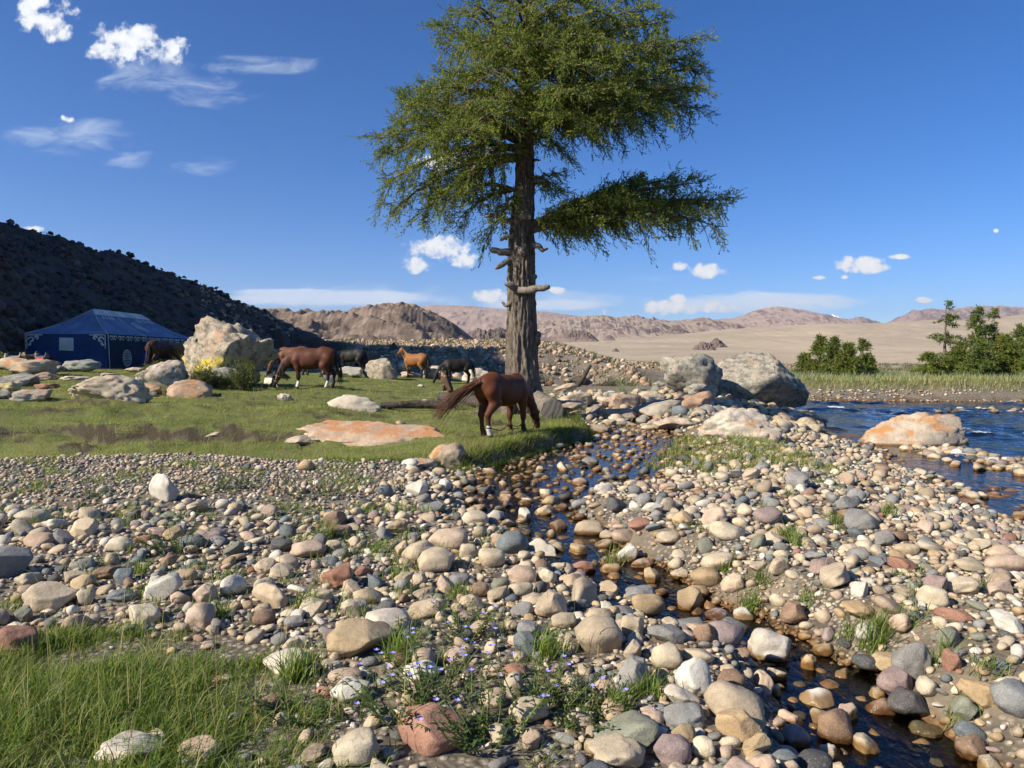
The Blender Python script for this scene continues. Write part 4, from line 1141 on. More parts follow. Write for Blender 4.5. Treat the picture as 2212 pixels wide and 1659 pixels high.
boulder(815,932,292,50,(.46,.36,.27),'t',"long slab covered with orange lichen at the meadow edge",31,4,[(0,-.25,.96,.50),(0,-.97,.2,.6)],dep=.38,box=3.4,sub=5, outline=[(670, 914), (690, 908), (740, 911), (850, 917), (925, 920), (948, 930), (962, 944), (955, 956), (860, 960), (760, 962), (705, 950)], front=[(0,-.6,.8,.35)])
boulder(652,953,88,26,CRM,'p',"pale wedge-shaped rock in a hollow of the turf bank",32,6,tilt=-8)
boulder(964,982,88,52,(.42,.33,.23),'o',"orange-lichened boulder on the bank at the end of the turf",33,4)
boulder(916,1000,48,22,(.40,.33,.25),'o',"small orange-topped rock left of the bank boulder",34,5)
boulder(458,938,52,11,CRM,'p',"flat cream stone sunk in the turf bank",35,4)
boulder(909,833,14,7,WHT,'p',"tiny white stone on the grass in front of the buckskin horse",36,4,sub=3)
boulder(917,867,18,10,WHT,'p',"white oval stone in front of the dark fallen log",37,3,sub=3)
boulder(864,913,22,9,PNK,'p',"small pink stone behind the orange slab",38,4,sub=3)
boulder(966,860,18,15,(.34,.32,.29),'p',"grey stone at the end of the fallen log behind the horse tail",39,6,sub=3)
boulder(819,796,72,44,(.45,.38,.30),'l',"pale boulder with a dark hollow behind the meadow horses",40,5,[(-.4,-.7,-.1,.55)], outline=[(784, 818), (786, 795), (792, 782), (812, 776), (832, 774), (846, 784), (855, 800), (854, 816), (820, 820)], front=[(-.6,-.8,-.1,.25)])
boulder(757,803,54,24,(.48,.45,.38),'p',"pale slab behind the legs of the black-brown horse",41,4)
boulder(888,809,44,14,CRM,'p',"low pale rock beneath the buckskin horse",42,5)
boulder(945,805,66,30,WHT,'p',"pale rounded slab between the buckskin and the black horse",43,3,Y=39)
boulder(1030,812,66,34,WHT,'p',"pale rounded slab right of the black horse",44,3,Y=38)
boulder(1018,830,50,14,CRM,'p',"low cream slab behind the tail of the chestnut horse",45,5,Y=36)
boulder(869,790,20,18,WHT,'p',"white pointed rock at the head of the buckskin horse",46,8,Y=43,sub=3)
# rocks right of the tree
boulder(1222,838,56,17,CRM,'p',"long pale slab leaning by the far water right of the tree",47,4,tilt=-18,dep=.5)
boulder(1242,863,76,34,CRM,'p',"pale angular rock right of the tree roots",48,6)
boulder(1216,876,96,24,(.46,.37,.28),'p',"wide flat rock behind the cut log end",49,5)
boulder(1350,868,70,38,PNK,'p',"pinkish rock with a striped tree shadow",50,5)
boulder(1293,876,44,20,PNK,'p',"small pinkish rock between the pale angular rock and the striped one",51,5)
boulder(1326,895,104,28,(.40,.33,.27),'p',"long low rock in the shadow of the trunk",52,4)
boulder(1424,881,110,42,(.38,.34,.28),'p',"broad grey slab sloping left beside the brook head",53,4,[(-.6,-.1,.78,.5)])
boulder(1412,856,62,26,CRM,'p',"pale rock behind the broad grey slab",54,4)
boulder(1496,868,96,48,(.46,.30,.20),'p',"rounded orange-pink boulder left of the giant dark boulder",55,3)
boulder(1514,842,66,28,(.36,.34,.29),'l',"grey rock in front of the bushes by the giant boulder",56,4)
boulder(1442,841,20,20,PNK,'p',"upright pinkish stone on the pale rocks",57,6,sub=3)
boulder(1469,840,30,17,(.45,.27,.15),'p',"orange stone beside the upright pinkish one",58,6,sub=3)
boulder(1460,916,104,30,(.50,.40,.31),'p',"flat pale pink rock lying in the brook head",59,4)
boulder(1588,912,154,56,WHT,'o',"white rounded boulder with an orange shoulder on the bar",60,3,[(-.3,-.4,.85,.72)],sub=5, outline=[(1516, 938), (1528, 915), (1552, 896), (1590, 886), (1622, 887), (1648, 893), (1664, 912), (1682, 926), (1676, 942), (1600, 952), (1530, 950)])
boulder(1296,929,56,25,(.34,.27,.19),'p',"brown boulder on the grassy point in the brook",61,4)
boulder(1317,912,34,14,CRM,'p',"small cream rock in the water before the grey slab",62,5,sub=3)
boulder(1398,920,30,13,CRM,'p',"cream rock at the left end of the flat pink one",63,5,sub=3)
boulder(1427,830,34,14,(.36,.34,.3),'l',"small grey rock left of the bushes",64,5,sub=3)
boulder(1639,830,226,140,(.36,.335,.27),'l',"giant dark boulder on the river bank in dappled shade",65,4,
        [(-.55,-.15,.8,.50),(.72,-.1,.62,.60),(.55,-.55,-.62,.52),(.05,-.85,-.5,.62),(-.2,-.8,.5,.72)],dep=.85,base=893,Y=28.0,sub=5, outline=[(1532, 818), (1545, 795), (1562, 776), (1598, 766), (1630, 763), (1662, 765), (1686, 780), (1706, 800), (1730, 818), (1746, 838), (1748, 852), (1740, 868), (1722, 884), (1695, 893), (1650, 890), (1605, 880), (1565, 865), (1540, 845)], front=[(.25,-.75,-.6,.38),(-.35,-.6,.72,.52)])
boulder(1490,806,130,86,(.36,.35,.30),'l',"pale grey boulder behind the bushes touching the giant one",66,3,base=852)
boulder(1967,936,222,90,(.47,.40,.31),'o',"big orange-topped boulder standing in the river",67,3,
        [(-.62,-.15,.76,.32),(.25,-.75,.35,.62),(.9,-.2,.2,.72)],dep=.6,base=977,sub=5, outline=[(1860, 960), (1882, 942), (1910, 922), (1945, 905), (1985, 895), (2008, 893), (2020, 899), (2055, 897), (2072, 902), (2080, 925), (2080, 955), (2070, 972), (2030, 978), (1960, 980), (1890, 974)], front=[(-.5,-.62,.6,.30),(.45,-.85,.1,.62)])
# rocks in the river
for k, (px_, py_, w_, h_, c_, lab) in enumerate([
        (1868,872,22,12,(.14,.12,.10),"dark wet rock far out in the river near the giant boulder"), (1985,884,34,12,(.16,.13,.10),"dark low rock in the rapids behind the river boulder"),
        (1880,905,60,16,(.13,.11,.09),"wide dark rock under the rapids left of the river boulder"), (2178,914,18,8,(.45,.36,.26),"small pale rock in the rapids at the right edge"),
        (2120,876,34,9,CRM,"pale flat rock on the far shallows"), (2165,880,26,7,CRM,"pale stone at the far right shallows"), (2060,889,60,8,(.42,.34,.25),"low gravel-coloured rock in the far shallows"),
        (1936,1040,30,12,(.2,.13,.08),"wet brown rock in the calm water near the bar"), (1968,1062,36,14,CRM,"cream rock in the shallows at the bar"),
        (2085,1085,64,16,(.26,.13,.07),"wet rust-brown rock in the near river"), (2195,1100,40,14,(.14,.12,.10),"dark wet rock at the right edge of the near river"), (2010,1085,40,12,(.25,.15,.09),"brown wet rock beside the rust-brown one")]):
    boulder(px_, py_, w_, h_, c_, 'p', lab, 80 + k, 4, sub=3, name="river_rock", cat="rock", group="rocks in the river")
# rocks of the hillside and the band behind the meadow, shade put into their colour
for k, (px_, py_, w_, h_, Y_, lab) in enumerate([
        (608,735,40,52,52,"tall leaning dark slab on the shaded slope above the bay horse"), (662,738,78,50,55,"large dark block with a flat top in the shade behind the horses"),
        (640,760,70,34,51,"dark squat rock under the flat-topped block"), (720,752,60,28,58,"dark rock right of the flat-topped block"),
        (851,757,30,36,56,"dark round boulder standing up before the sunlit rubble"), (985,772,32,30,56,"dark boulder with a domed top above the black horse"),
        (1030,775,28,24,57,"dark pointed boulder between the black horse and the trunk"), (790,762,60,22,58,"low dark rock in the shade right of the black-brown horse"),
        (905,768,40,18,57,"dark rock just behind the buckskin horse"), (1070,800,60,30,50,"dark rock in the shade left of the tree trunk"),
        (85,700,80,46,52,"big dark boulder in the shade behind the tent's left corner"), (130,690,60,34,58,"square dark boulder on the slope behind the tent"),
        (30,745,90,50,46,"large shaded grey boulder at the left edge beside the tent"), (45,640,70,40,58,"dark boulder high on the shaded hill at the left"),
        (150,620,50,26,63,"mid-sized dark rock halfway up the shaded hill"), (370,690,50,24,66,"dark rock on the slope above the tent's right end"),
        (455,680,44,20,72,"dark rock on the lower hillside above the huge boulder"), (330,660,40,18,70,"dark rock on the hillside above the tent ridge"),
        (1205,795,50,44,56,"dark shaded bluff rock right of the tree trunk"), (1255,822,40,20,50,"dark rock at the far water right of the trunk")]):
    boulder(px_, py_, w_, h_, (.085, .070, .058), 's', lab, 120 + k, 8, Y=Y_, sub=3, name="hillside_rock", cat="rock", group="hillside rocks coloured dark for shade", sink=.5, fine=.08)  # low base colour carries the shade of the slope

# masses of rubble: pale moraine, and a slope whose colours are darkened for its shade
def rubble(name, label, pts, mat, pal, var=.3, seedb=400):
    base = [stone_verts(1, seedb + k, 5, .95, .15, 0, (.5, .85), 3.0) for k in range(8)]
    a = np.array(pts); n = len(a)
    VS, FS, CS = [], [], []; b0 = 0
    rz = RNG.uniform(0, 6.28, n); fl = RNG.uniform(.5, 1.0, n); el = RNG.uniform(.6, 1, n); tl = RNG.normal(0, .35, n)
    ci = RNG.integers(0, len(pal), n); palarr = np.array(pal)
    for k in range(8):
        ids = np.arange(k, n, 8)
        pv, pf = base[k]
        r = a[ids, 2]
        P = pv[None] * np.stack([r, r * el[ids], r * fl[ids]], 1)[:, None]
        c, s = np.cos(tl[ids])[:, None], np.sin(tl[ids])[:, None]
        x = P[..., 0] * c + P[..., 2] * s; z = -P[..., 0] * s + P[..., 2] * c; y = P[..., 1]
        c, s = np.cos(rz[ids])[:, None], np.sin(rz[ids])[:, None]
        VS.append(np.stack([x * c - y * s + a[ids, 0][:, None], x * s + y * c + a[ids, 1][:, None], z + (a[ids, 3] + .2 * r)[:, None]], -1).reshape(-1, 3))
        FS.append((pf[None] + (b0 + np.arange(len(ids)) * len(pv))[:, None, None]).reshape(-1, 3)); b0 += len(ids) * len(pv)
        CS.append(np.repeat(np.clip(palarr[ci[ids]] * RNG.uniform(1 - var, 1 + var, (len(ids), 1)), 0, 1), len(pv), 0))
    o = obj(name, mesh_np(name, np.concatenate(VS), np.concatenate(FS), False, {'col': ('C', np.concatenate(CS))}), mat)
    tag(o, label, kind='stuff')
m_rubble = stone_mat("rubble_mass", 'attr', None, .5, .3)
def pts_in(n, y0, y1, rmin, rmax, pw, test, az=.78):
    ys = y0 * (y1 / y0) ** RNG.uniform(0, 1, n) if y0 > 32 else RNG.uniform(y0, y1, n)
    xs = RNG.uniform(-az, min(az, .62), n) * ys
    r = rmin + (rmax - rmin) * RNG.uniform(0, 1, n) ** pw
    m = test(xs, ys)
    xs, ys, r = xs[m], ys[m], r[m]
    return np.stack([xs, ys, r, terrain(xs, ys)], 1)
def t_mor(x, y):
    return (poly_sdf(x, y, RIVER) < -.3) & (y + .25 * np.clip(x, -20, 0) > 41.5) & (hill_h(x, y) < terrain(x, y, False) + .4) & (cover(x, y) < .4) & ~((x > 9) & (y < 62))
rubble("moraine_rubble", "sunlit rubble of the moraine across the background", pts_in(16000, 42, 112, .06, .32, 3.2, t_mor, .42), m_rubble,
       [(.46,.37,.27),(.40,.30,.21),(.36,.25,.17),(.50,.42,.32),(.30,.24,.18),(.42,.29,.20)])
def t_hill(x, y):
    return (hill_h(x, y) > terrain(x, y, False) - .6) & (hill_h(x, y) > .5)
rubble("hill_rubble", "rubble covering the hill, coloured dark for its shade", pts_in(40000, 36, 112, .06, .42, 6.0, t_hill, .72), m_rubble,
       [(.075,.060,.048),(.10,.082,.064),(.055,.045,.036),(.13,.105,.082)], .35, 430)  # palette darkened to stand in for the hill's shade
def t_rf(x, y):
    return (poly_sdf(x, y, MEADOW) < -.1) & (poly_sdf(x, y, RIVER) < .2) & (x > 1.0) & (line_dist(x, y, BROOK)[0] > .15)
rf = pts_in(2600, 18.0, 31, .07, .26, 2.5, t_rf, .42)
rf = [(p[0], p[1], p[2], p[3], 3.0) for p in rf]
shallows = []
for k in range(360):           # gravel spit and far-bank stones in the river
    t = RNG.uniform(); x = 9.95 + .1 * t + RNG.normal(0, .35); y = 17.6 - 6.0 * t + RNG.normal(0, .25)
    shallows.append((x, y, RNG.uniform(.05, .16), RIVER_Z - .03, 3.0))
for k in range(500):
    x = RNG.uniform(13, 27); y = np.interp(x, [12.5, 16, 24, 40], [40, 38.2, 37.2, 36.5]) + RNG.uniform(-.8, 1.0)
    shallows.append((x, y, RNG.uniform(.03, .11), tz(x, y) if y > 37.9 else RIVER_Z - .02, 3.0))
for k in range(120):
    x = RNG.uniform(17, 26); y = RNG.uniform(29.5, 31.5) + .1 * (x - 20)
    shallows.append((x, y, RNG.uniform(.07, .2), RIVER_Z - .06, 3.0))
for k in range(90):
    a_ = RNG.uniform(); x = 6.9 + RNG.uniform(0, 2.4); y = 9.2 + RNG.uniform(0, 3.0)
    shallows.append((x, y, RNG.uniform(.05, .13), RIVER_Z - .07, 3.0))
stone_mass("shore_stones", [(rf, .30), (shallows, .30)], "pale stones lying along the river and around the boulders right of the tree")
# ================================================================== the big larch
def leaf_mat(name, trans=.35, spec=.2, rough=.6):
    m, N = new_mat(name)
    c = N.n('ShaderNodeAttribute', None, attribute_name='col').outputs['Color']
    p = N.n('ShaderNodeBsdfPrincipled', {'Base Color': c, 'Roughness': rough, 'Specular IOR Level': spec})
    t = N.n('ShaderNodeBsdfTranslucent', {'Color': N.mix(1.0, c, (1.15, 1.2, .6), 'MULTIPLY')})
    mx = N.n('ShaderNodeMixShader', {0: trans, 1: p.outputs[0], 2: t.outputs[0]})
    N.n('ShaderNodeOutputMaterial', {'Surface': mx.outputs[0]})
    return m
m_needle = leaf_mat("larch_needles", .42)
def bark_mat(name, dark, light, sx=9.0, sz=2.2):
    m, N = new_mat(name)
    co = N.n('ShaderNodeTexCoord').outputs['Object']
    st = N.n('ShaderNodeMapping', {'Vector': co, 'Scale': (sx, sx, sz)}).outputs[0]
    n1 = N.noise(st, 1.0, 5, .65, .6); n2 = N.noise(st, 4.5, 4, .6)
    c = N.ramp(n1, [(.30, dark), (.52, tuple((a + b) / 2 for a, b in zip(dark, light))), (.72, light)])
    c = N.mix(N.math('MULTIPLY', N.smooth(n2, .52, .7), .5), c, tuple(v * .45 for v in dark))
    c = N.mix(N.math('MULTIPLY', N.smooth(N.noise(co, 16, 3), .60, .72), .5), c, (.36, .30, .22))
    return finish(m, N, c, .92, N.math('ADD', n1, N.math('MULTIPLY', n2, .5)), .9, .03, .15)
m_bark = bark_mat("larch_bark", (.042, .034, .028), (.27, .22, .17))
m_deadwood = bark_mat("grey_deadwood", (.10, .085, .07), (.34, .29, .23), 14, 5)
m_charred = bark_mat("dark_log_bark", (.035, .03, .027), (.13, .105, .085), 10, 10)
TY = 19.6
TB = at(1127, 775, TY); TB.z = tz(TB.x, TB.y)
larch = empty("larch_tree", TB)
tag(larch, "tall old larch with bare lower trunk and spreading green crown", "tree")
MPX = TY / FPX
def trunk_c(z):                       # centre of the trunk at world height z
    py = 775 - (z - EYE) / MPX
    px = np.interp(py, [-300, 0, 300, 400, 500, 600, 700, 800, 900], [1140, 1138, 1135, 1133, 1127, 1125.5, 1126, 1128, 1129])
    return (px - CX) * MPX
def trunk_r(z):
    return np.interp(z - TB.z, [-.3, 0, .25, .6, 1.2, 2.4, 3.6, 4.9, 6.1, 7.3, 9, 11, 12.6, 13.6], [.74, .58, .50, .455, .42, .37, .335, .295, .235, .19, .14, .085, .04, .008])
zz = np.concatenate([np.linspace(TB.z - .3, TB.z + 7.5, 250), np.linspace(TB.z + 7.55, TB.z + 13.5, 60)])
th = np.linspace(0, 2 * np.pi, 104, endpoint=False)
Zt, Th = np.meshgrid(zz, th, indexing='ij')
Rr = trunk_r(Zt)
cxn, syn = np.cos(Th), np.sin(Th)
tw = Zt * .35
ridge = fbm(np.cos(Th + tw * .15) * 4.2, np.sin(Th + tw * .15) * 4.2, Zt * .85, 3, 7, .6, True)
fineb = fbm(cxn * 12, syn * 12, Zt * 3.2, 2, 8, .5, True)
low = fbm(cxn * 1.0, syn * 1.0, Zt * .5, 2, 9)
flare = sstep(-(Zt - TB.z), -1.3, .1)
root = flare * (.16 * np.cos(Th * 5 + 1.0) + .10 * np.cos(Th * 3 + .3))
Rr = Rr * (1 + .05 * low + root * .9) + (.060 * np.clip(ridge, -.8, .8) + .016 * fineb) * np.clip(Rr / .3, 0, 1)
X = np.array(trunk_c(Zt)) + Rr * cxn - TB.x; Yt = Rr * syn; Zl = Zt - TB.z
n0, n1 = X.shape
idx = np.arange(n0 * n1).reshape(n0, n1)
Q = np.stack([idx[:-1], np.roll(idx, -1, 1)[:-1], np.roll(idx, -1, 1)[1:], idx[1:]], -1).reshape(-1, 4)
trunk = obj("trunk", mesh_np("trunk", np.stack([X, Yt, Zl], -1).reshape(-1, 3), Q), m_bark, larch)
# roots
rrng = random.Random(5)
for k, a_ in enumerate((-.9, .15, .9, 2.2, 3.3, 4.3)):
    mb = MB()
    L = rrng.uniform(.8, 1.5)
    pts = []; rads = []
    for i in range(8):
        t = i / 7
        r_ = .42 + L * t
        an = a_ + .25 * math.sin(t * 3 + k)
        x, y = trunk_c(TB.z) - TB.x + r_ * math.cos(an), r_ * math.sin(an)
        gz = tz(TB.x + x, TB.y + y) - TB.z
        pts.append((x, y, max(gz, -.25) * 1.0 + .20 * (1 - t) ** 2 - .03)); rads.append(.17 * (1 - t) + .035)
    mb.tube(pts, rads, 10); mb.build("root", m_bark, larch)
# dead stubs
def stub(pts, rads, mat=m_deadwood):
    mb = MB()
    P = [at(px, py, TY + dy) - TB for (px, py, dy) in pts]
    fine = []; fr = []
    for i in range(len(P) - 1):
        for s in range(4):
            t = s / 4; fine.append(P[i].lerp(P[i + 1], t) + Vector((rrng.uniform(-1, 1), rrng.uniform(-1, 1), rrng.uniform(-1, 1))) * .012); fr.append((rads[i] * (1 - t) + rads[i + 1] * t) * rrng.uniform(.9, 1.1))
    fine.append(P[-1]); fr.append(rads[-1] * .6)
    mb.tube(fine, fr, 10)
    return mb.build("dead_branch", mat, larch)
stub([(1112,626,-.30),(1135,628,-.50),(1160,623,-.62),(1188,620,-.70)], [.11,.10,.095,.07])
stub([(1116,624,-.30),(1104,617,-.48),(1090,612,-.55)], [.10,.075,.04])
stub([(1112,546,-.05),(1085,545,-.2),(1066,540,-.25),(1059,542,-.25)], [.11,.09,.075,.06])
stub([(1108,555,-.1),(1090,568,-.3),(1070,580,-.4)], [.08,.07,.055])
stub([(1145,528,-.1),(1162,531,-.25),(1172,540,-.3),(1184,537,-.32)], [.09,.07,.06,.03])
stub([(1110,478,-.1),(1086,476,-.3),(1070,466,-.4),(1046,468,-.45)], [.09,.07,.055,.04])
stub([(1106,512,-.2),(1090,513,-.3),(1080,520,-.35)], [.09,.06,.04])
stub([(1105,655,-.25),(1092,660,-.3),(1084,652,-.3)], [.07,.05,.025])
stub([(1125,470,-.25),(1136,468,-.45),(1148,470,-.5)], [.10,.09,.07])
stub([(1118,535,-.25),(1128,545,-.42),(1135,550,-.45)], [.10,.08,.05])
stub([(1148,598,-.1),(1160,597,-.15)], [.10,.05])
stub([(1148,345,0),(1168,346,-.2)], [.05,.02])
v_, f_ = stone_verts(3, 777, 5, .8, .4, .12)
kb = obj("burl", mesh_np("burl", v_ * np.array((.12, .13, .20)) + np.array(at(1160, 732, TY - .1) - TB), f_), m_bark, larch)

# living limbs: (start py, tip px, tip py, tip depth from the trunk)
LIMBS = [
 (505,1572,432,-.3),(500,1530,440,.9),(498,1450,385,.6),(508,1550,490,-1.2),(506,1440,470,-1.3),(503,1350,410,.4),(507,1320,480,-.7),(500,1500,395,-.2),(505,1470,430,.3),(505,1380,385,-.3),(503,1290,440,-.9),(504,1400,420,-.5),(506,1250,450,-.5),
 (425,1045,530,.3),(420,950,440,-.7),(415,985,480,.9),(400,1215,372,.1),(410,1205,420,.7),(395,1195,400,-.6),(430,1060,480,-.9),
 (345,850,455,-.2),(335,835,330,.4),(340,905,470,.7),(330,835,395,-.9),(350,960,420,1.6),(318,822,300,-.4),(325,1010,380,-1.8),
 (300,850,260,.6),(290,875,215,-.6),(310,930,300,-2.4),(300,920,220,2.4),(280,1000,290,-3.0),
 (300,1215,330,-1.0),(285,1285,292,-1.4),(290,1330,278,.5),(270,1400,262,-.4),(280,1250,270,-2.9),(270,1395,235,1.3),(270,1330,235,-2.4),(285,1240,285,2.2),
 (260,1505,190,-.3),(250,1500,235,.6),(240,1440,240,-1.6),(235,1510,150,.5),(230,1440,170,-1.6),(225,880,200,.4),(220,945,150,-1.0),(230,930,190,-1.9),(240,1030,220,-3.2),
(230,1240,200,-3.2),(225,1340,190,-2.6),(205,1050,150,-3.0),(195,1260,140,-3.0),(250,1080,220,3.0),(240,1200,220,3.2),(230,1320,190,2.6),
 (180,1500,85,-.2),(175,1480,130,.8),(170,1430,100,-1.6),(165,960,95,-.2),(160,955,60,.7),(150,1000,90,-1.8),(160,1345,110,-2.4),(150,1080,90,-2.6),(155,1170,90,-2.8),(145,1250,70,-2.5),
 (130,1430,50,.3),(120,1400,20,-.6),(110,985,25,.2),(100,1020,10,-1.2),(110,1120,20,-2.2),(105,1200,10,-2.2),(100,1310,20,-1.8),(140,1100,100,2.4),(140,1250,80,2.5),(130,1350,60,2.0),
 (60,1380,-40,.1),(50,1010,-50,.1),(50,1090,-40,-1.8),(40,1250,-50,-1.7),(45,1170,-60,1.8),(0,1330,-90,.2),(0,1050,-90,.2),(-10,1180,-80,-1.3),(-60,1260,-140,-.4),(-70,1090,-150,.3),(-100,1160,-170,-.5),(-120,1200,-190,.4)]
leafP, leafD, leafL = [], [], []
wood = MB()
lr = np.random.default_rng(3)
for (spy, tpx, tpy, dy) in LIMBS:
    z0 = EYE + (775 - spy) * MPX
    A0 = np.array([trunk_c(z0), TY, z0]); B0 = np.array(at(tpx, tpy, TY + dy))
    L = np.linalg.norm(B0 - A0)
    sag = .10 * L + .06
    npt = 12
    ts = np.linspace(0, 1, npt)
    curve = A0[None] + (B0 - A0)[None] * ts[:, None]
    curve[:, 2] += sag * np.sin(np.pi * ts) * (1.0 if tpy > spy - 20 else .4)
    curve += lr.normal(0, .035, curve.shape) * np.sin(np.pi * ts)[:, None]
    r0 = .022 + .017 * L
    wb = wood
    mbl = MB()
    mbl.tube([Vector(p) - TB for p in curve], [r0 * (1 - t) ** .8 + .008 for t in ts], 6)
    mbl.build("limb", m_bark, larch)
    axis = (B0 - A0) / L
    side = np.cross(axis, [0, 0, 1]); side /= np.linalg.norm(side) + 1e-9
    ns = int(L / .10)
    for k in range(ns):
        t = .16 + .84 * (k + lr.uniform()) / ns
        base = np.array([np.interp(t, ts, curve[:, j]) for j in range(3)])
        sl = min(.72, .26 * L) * (.45 + .75 * math.sin(math.pi * min(1, .15 + .85 * (1 - t)))) * lr.uniform(.5, 1.15) + .12
        sgn = 1 if k % 2 else -1
        dirv = side * sgn * lr.uniform(.5, 1.0) + axis * lr.uniform(.2, .8) + np.array([0, 0, lr.normal(.0, .30)])
        dirv /= np.linalg.norm(dirv)
        m = max(3, int(sl / .05))
        tt = np.linspace(.1, 1, m)
        pts = base[None] + dirv[None] * (sl * tt)[:, None]
        pts[:, 2] -= .42 * sl * tt ** 2 * lr.uniform(.6, 1.5)
        end = pts[-1]
        wb.tube([Vector(base) - TB, Vector(pts[m // 2]) - TB, Vector(end) - TB], [.011, .008, .004], 3, False)
        rep = 0 if lr.uniform() < .10 else (1 if lr.uniform() < .75 else 2)
        P = np.repeat(pts, rep, 0) + lr.normal(0, .035, (m * rep, 3))
        D = lr.normal(0, .40, (m * rep, 3)) + dirv[None] * .8 + np.array([0, 0, -.34])
        leafP.append(P); leafD.append(D); leafL.append(lr.uniform(.16, .34, m * rep))
    for s in range(6):
        leafP.append((B0 + lr.normal(0, .06, 3))[None]); leafD.append((axis + lr.normal(0, .4, 3))[None]); leafL.append(np.array([.2]))
wood.build("twigs", m_bark, larch)
LP = np.concatenate(leafP); LD = np.concatenate(leafD); LL = np.concatenate(leafL)
LD /= np.linalg.norm(LD, axis=1)[:, None]
def shoots(LP, LD, LL, per, nl, nw, rng, cols, ctr):
    """needle shoots: small pointed triangles set round each axis"""
    n = len(LP)
    t = (np.arange(per) + .5) / per
    P = LP[:, None] + LD[:, None] * (LL[:, None] * t[None])[..., None]
    rnd = rng.normal(size=(n, per, 3))
    out = rnd - (rnd * LD[:, None]).sum(-1, keepdims=True) * LD[:, None]
    out /= np.linalg.norm(out, axis=-1, keepdims=True) + 1e-9
    dr_ = out * .75 + LD[:, None] * .65
    dr_ /= np.linalg.norm(dr_, axis=-1, keepdims=True)
    sd_ = np.cross(dr_, rng.normal(size=(n, per, 3))); sd_ /= np.linalg.norm(sd_, axis=-1, keepdims=True) + 1e-9
    ln = nl * rng.uniform(.7, 1.3, (n, per, 1))
    a_ = P - sd_ * nw; b_ = P + sd_ * nw; c_ = P + dr_ * ln
    V = np.stack([a_, b_, c_], 2).reshape(-1, 3)
    F = np.arange(len(V)).reshape(-1, 3)
    ci = cols[rng.integers(0, len(cols), n)] * rng.uniform(.75, 1.25, (n, 1))
    C = np.repeat(np.repeat(ci, per, 0), 3, 0)
    return V - np.array(ctr), F, C
GREENS = np.array([(.165,.22,.040),(.20,.245,.048),(.13,.18,.038),(.235,.26,.06),(.24,.23,.075),(.105,.15,.038)])
V, F, C = shoots(LP, LD, LL, 10, .046, .0165, lr, GREENS, TB)
obj("crown", mesh_np("crown", V, F, False, {'col': ('C', C)}), m_needle, larch)

# ------------------------------------------------------------------ conifers across the river
def conifer(px, top, w, Y, label, seed, sparse=0.0, bare=.08, lean=0.0):
    rg = np.random.default_rng(seed)
    d = ray(px, 775)
    b = Vector((d.x * Y, Y, tz(d.x * Y, Y) - .05))
    Ht = EYE + (775 - top) * Y / FPX - b.z
    Rw = w * .98 * Y / FPX / 2
    root_ = empty("larch_tree", b)
    tag(root_, label, "tree", "larches on the far river bank")
    mb = MB()
    tp = [Vector((lean * (i / 8) ** 2 * Ht + rg.normal(0, .02), rg.normal(0, .02), Ht * i / 8)) for i in range(9)]
    r0 = .028 * Ht
    mb.tube(tp, [r0 * (1 - i / 8.3) for i in range(9)], 7)
    mb.build("trunk", m_bark, root_)
    P, D, L = [], [], []
    br = MB()
    nb = int(46 + 30 * (1 - sparse))
    gaps = [rg.uniform(.3, .9) for _ in range(int(3 * sparse + .5))]
    for k in range(nb):
        t = bare + (1 - bare) * ((k + rg.uniform()) / nb)
        if any(abs(t - g) < .05 for g in gaps): continue
        an = rg.uniform(0, 6.283)
        prof = (1 - t) ** .75 * (1 - .55 * max(0, .25 - t) / .25) + .10
        ln = Rw * prof * rg.uniform(.65, 1.2) * (1.15 if sparse else 1.0)
        c0 = np.array([lean * t * t * Ht, 0, t * Ht])
        dv = np.array([math.cos(an), math.sin(an), rg.uniform(-.12, .30)])
        m = max(4, int(ln / .11))
        tt = np.linspace(.12, 1, m)
        pts = c0 + dv * (ln * tt)[:, None]; pts[:, 2] -= .22 * ln * tt ** 2
        br.tube([Vector(c0), Vector(pts[-1])], [.03 * (1 - t) + .012, .008], 3, False)
        sd = np.cross(dv, [0, 0, 1])
        rep = 4
        wdt = .30 * ln * (1 - tt * .6) + .06
        PP = np.repeat(pts, rep, 0) + sd * (np.repeat(wdt, rep) * rg.uniform(-1, 1, m * rep))[:, None] + rg.normal(0, .05, (m * rep, 3))
        PP[:, 2] -= np.abs(rg.normal(0, .06, m * rep))
        P.append(PP); D.append(dv[None] * .8 + rg.normal(0, .5, (m * rep, 3)) + np.array([0, 0, -.1])); L.append(rg.uniform(.12, .28, m * rep))
    br.build("branches", m_bark, root_)
    P = np.concatenate(P); D = np.concatenate(D); L = np.concatenate(L)
    D /= np.linalg.norm(D, axis=1)[:, None]
    pal = GREENS * (np.array([.85, .9, 1.0]) if seed % 2 else np.array([.95, .95, .8]))
    V, F, C = shoots(P, D, L, 4, .15, .036, rg, pal, (0, 0, 0))
    obj("crown", mesh_np("crown", V, F, False, {'col': ('C', C)}), m_needle, root_)
conifer(1738, 765, 46, 56, "smallest larch at the left end of the far grove", 1, .3)
conifer(1772, 726, 62, 55, "leftmost tall larch of the small grove behind the giant boulder", 2, .2)
conifer(1800, 730, 56, 53, "dense larch second from left in the small grove", 3)
conifer(1832, 742, 66, 52, "broad green larch in the middle of the small grove", 4)
conifer(1864, 733, 52, 54, "sparse larch at the right end of the small grove", 5, .7)
conifer(1880, 775, 30, 57, "low larch just right of the small grove", 6, .3)
conifer(2040, 652, 96, 52, "tallest far larch with tiers of branches and bare gaps", 7, 1.0, .16, .01)
conifer(2008, 762, 70, 51, "short wide larch leaning left of the tallest one", 8, .2, .1)
conifer(2108, 664, 84, 56, "dense pointed larch behind the lower green ones", 9, 0)
conifer(2146, 668, 70, 57, "thin-topped larch right of the pointed one", 10, .8, .2)
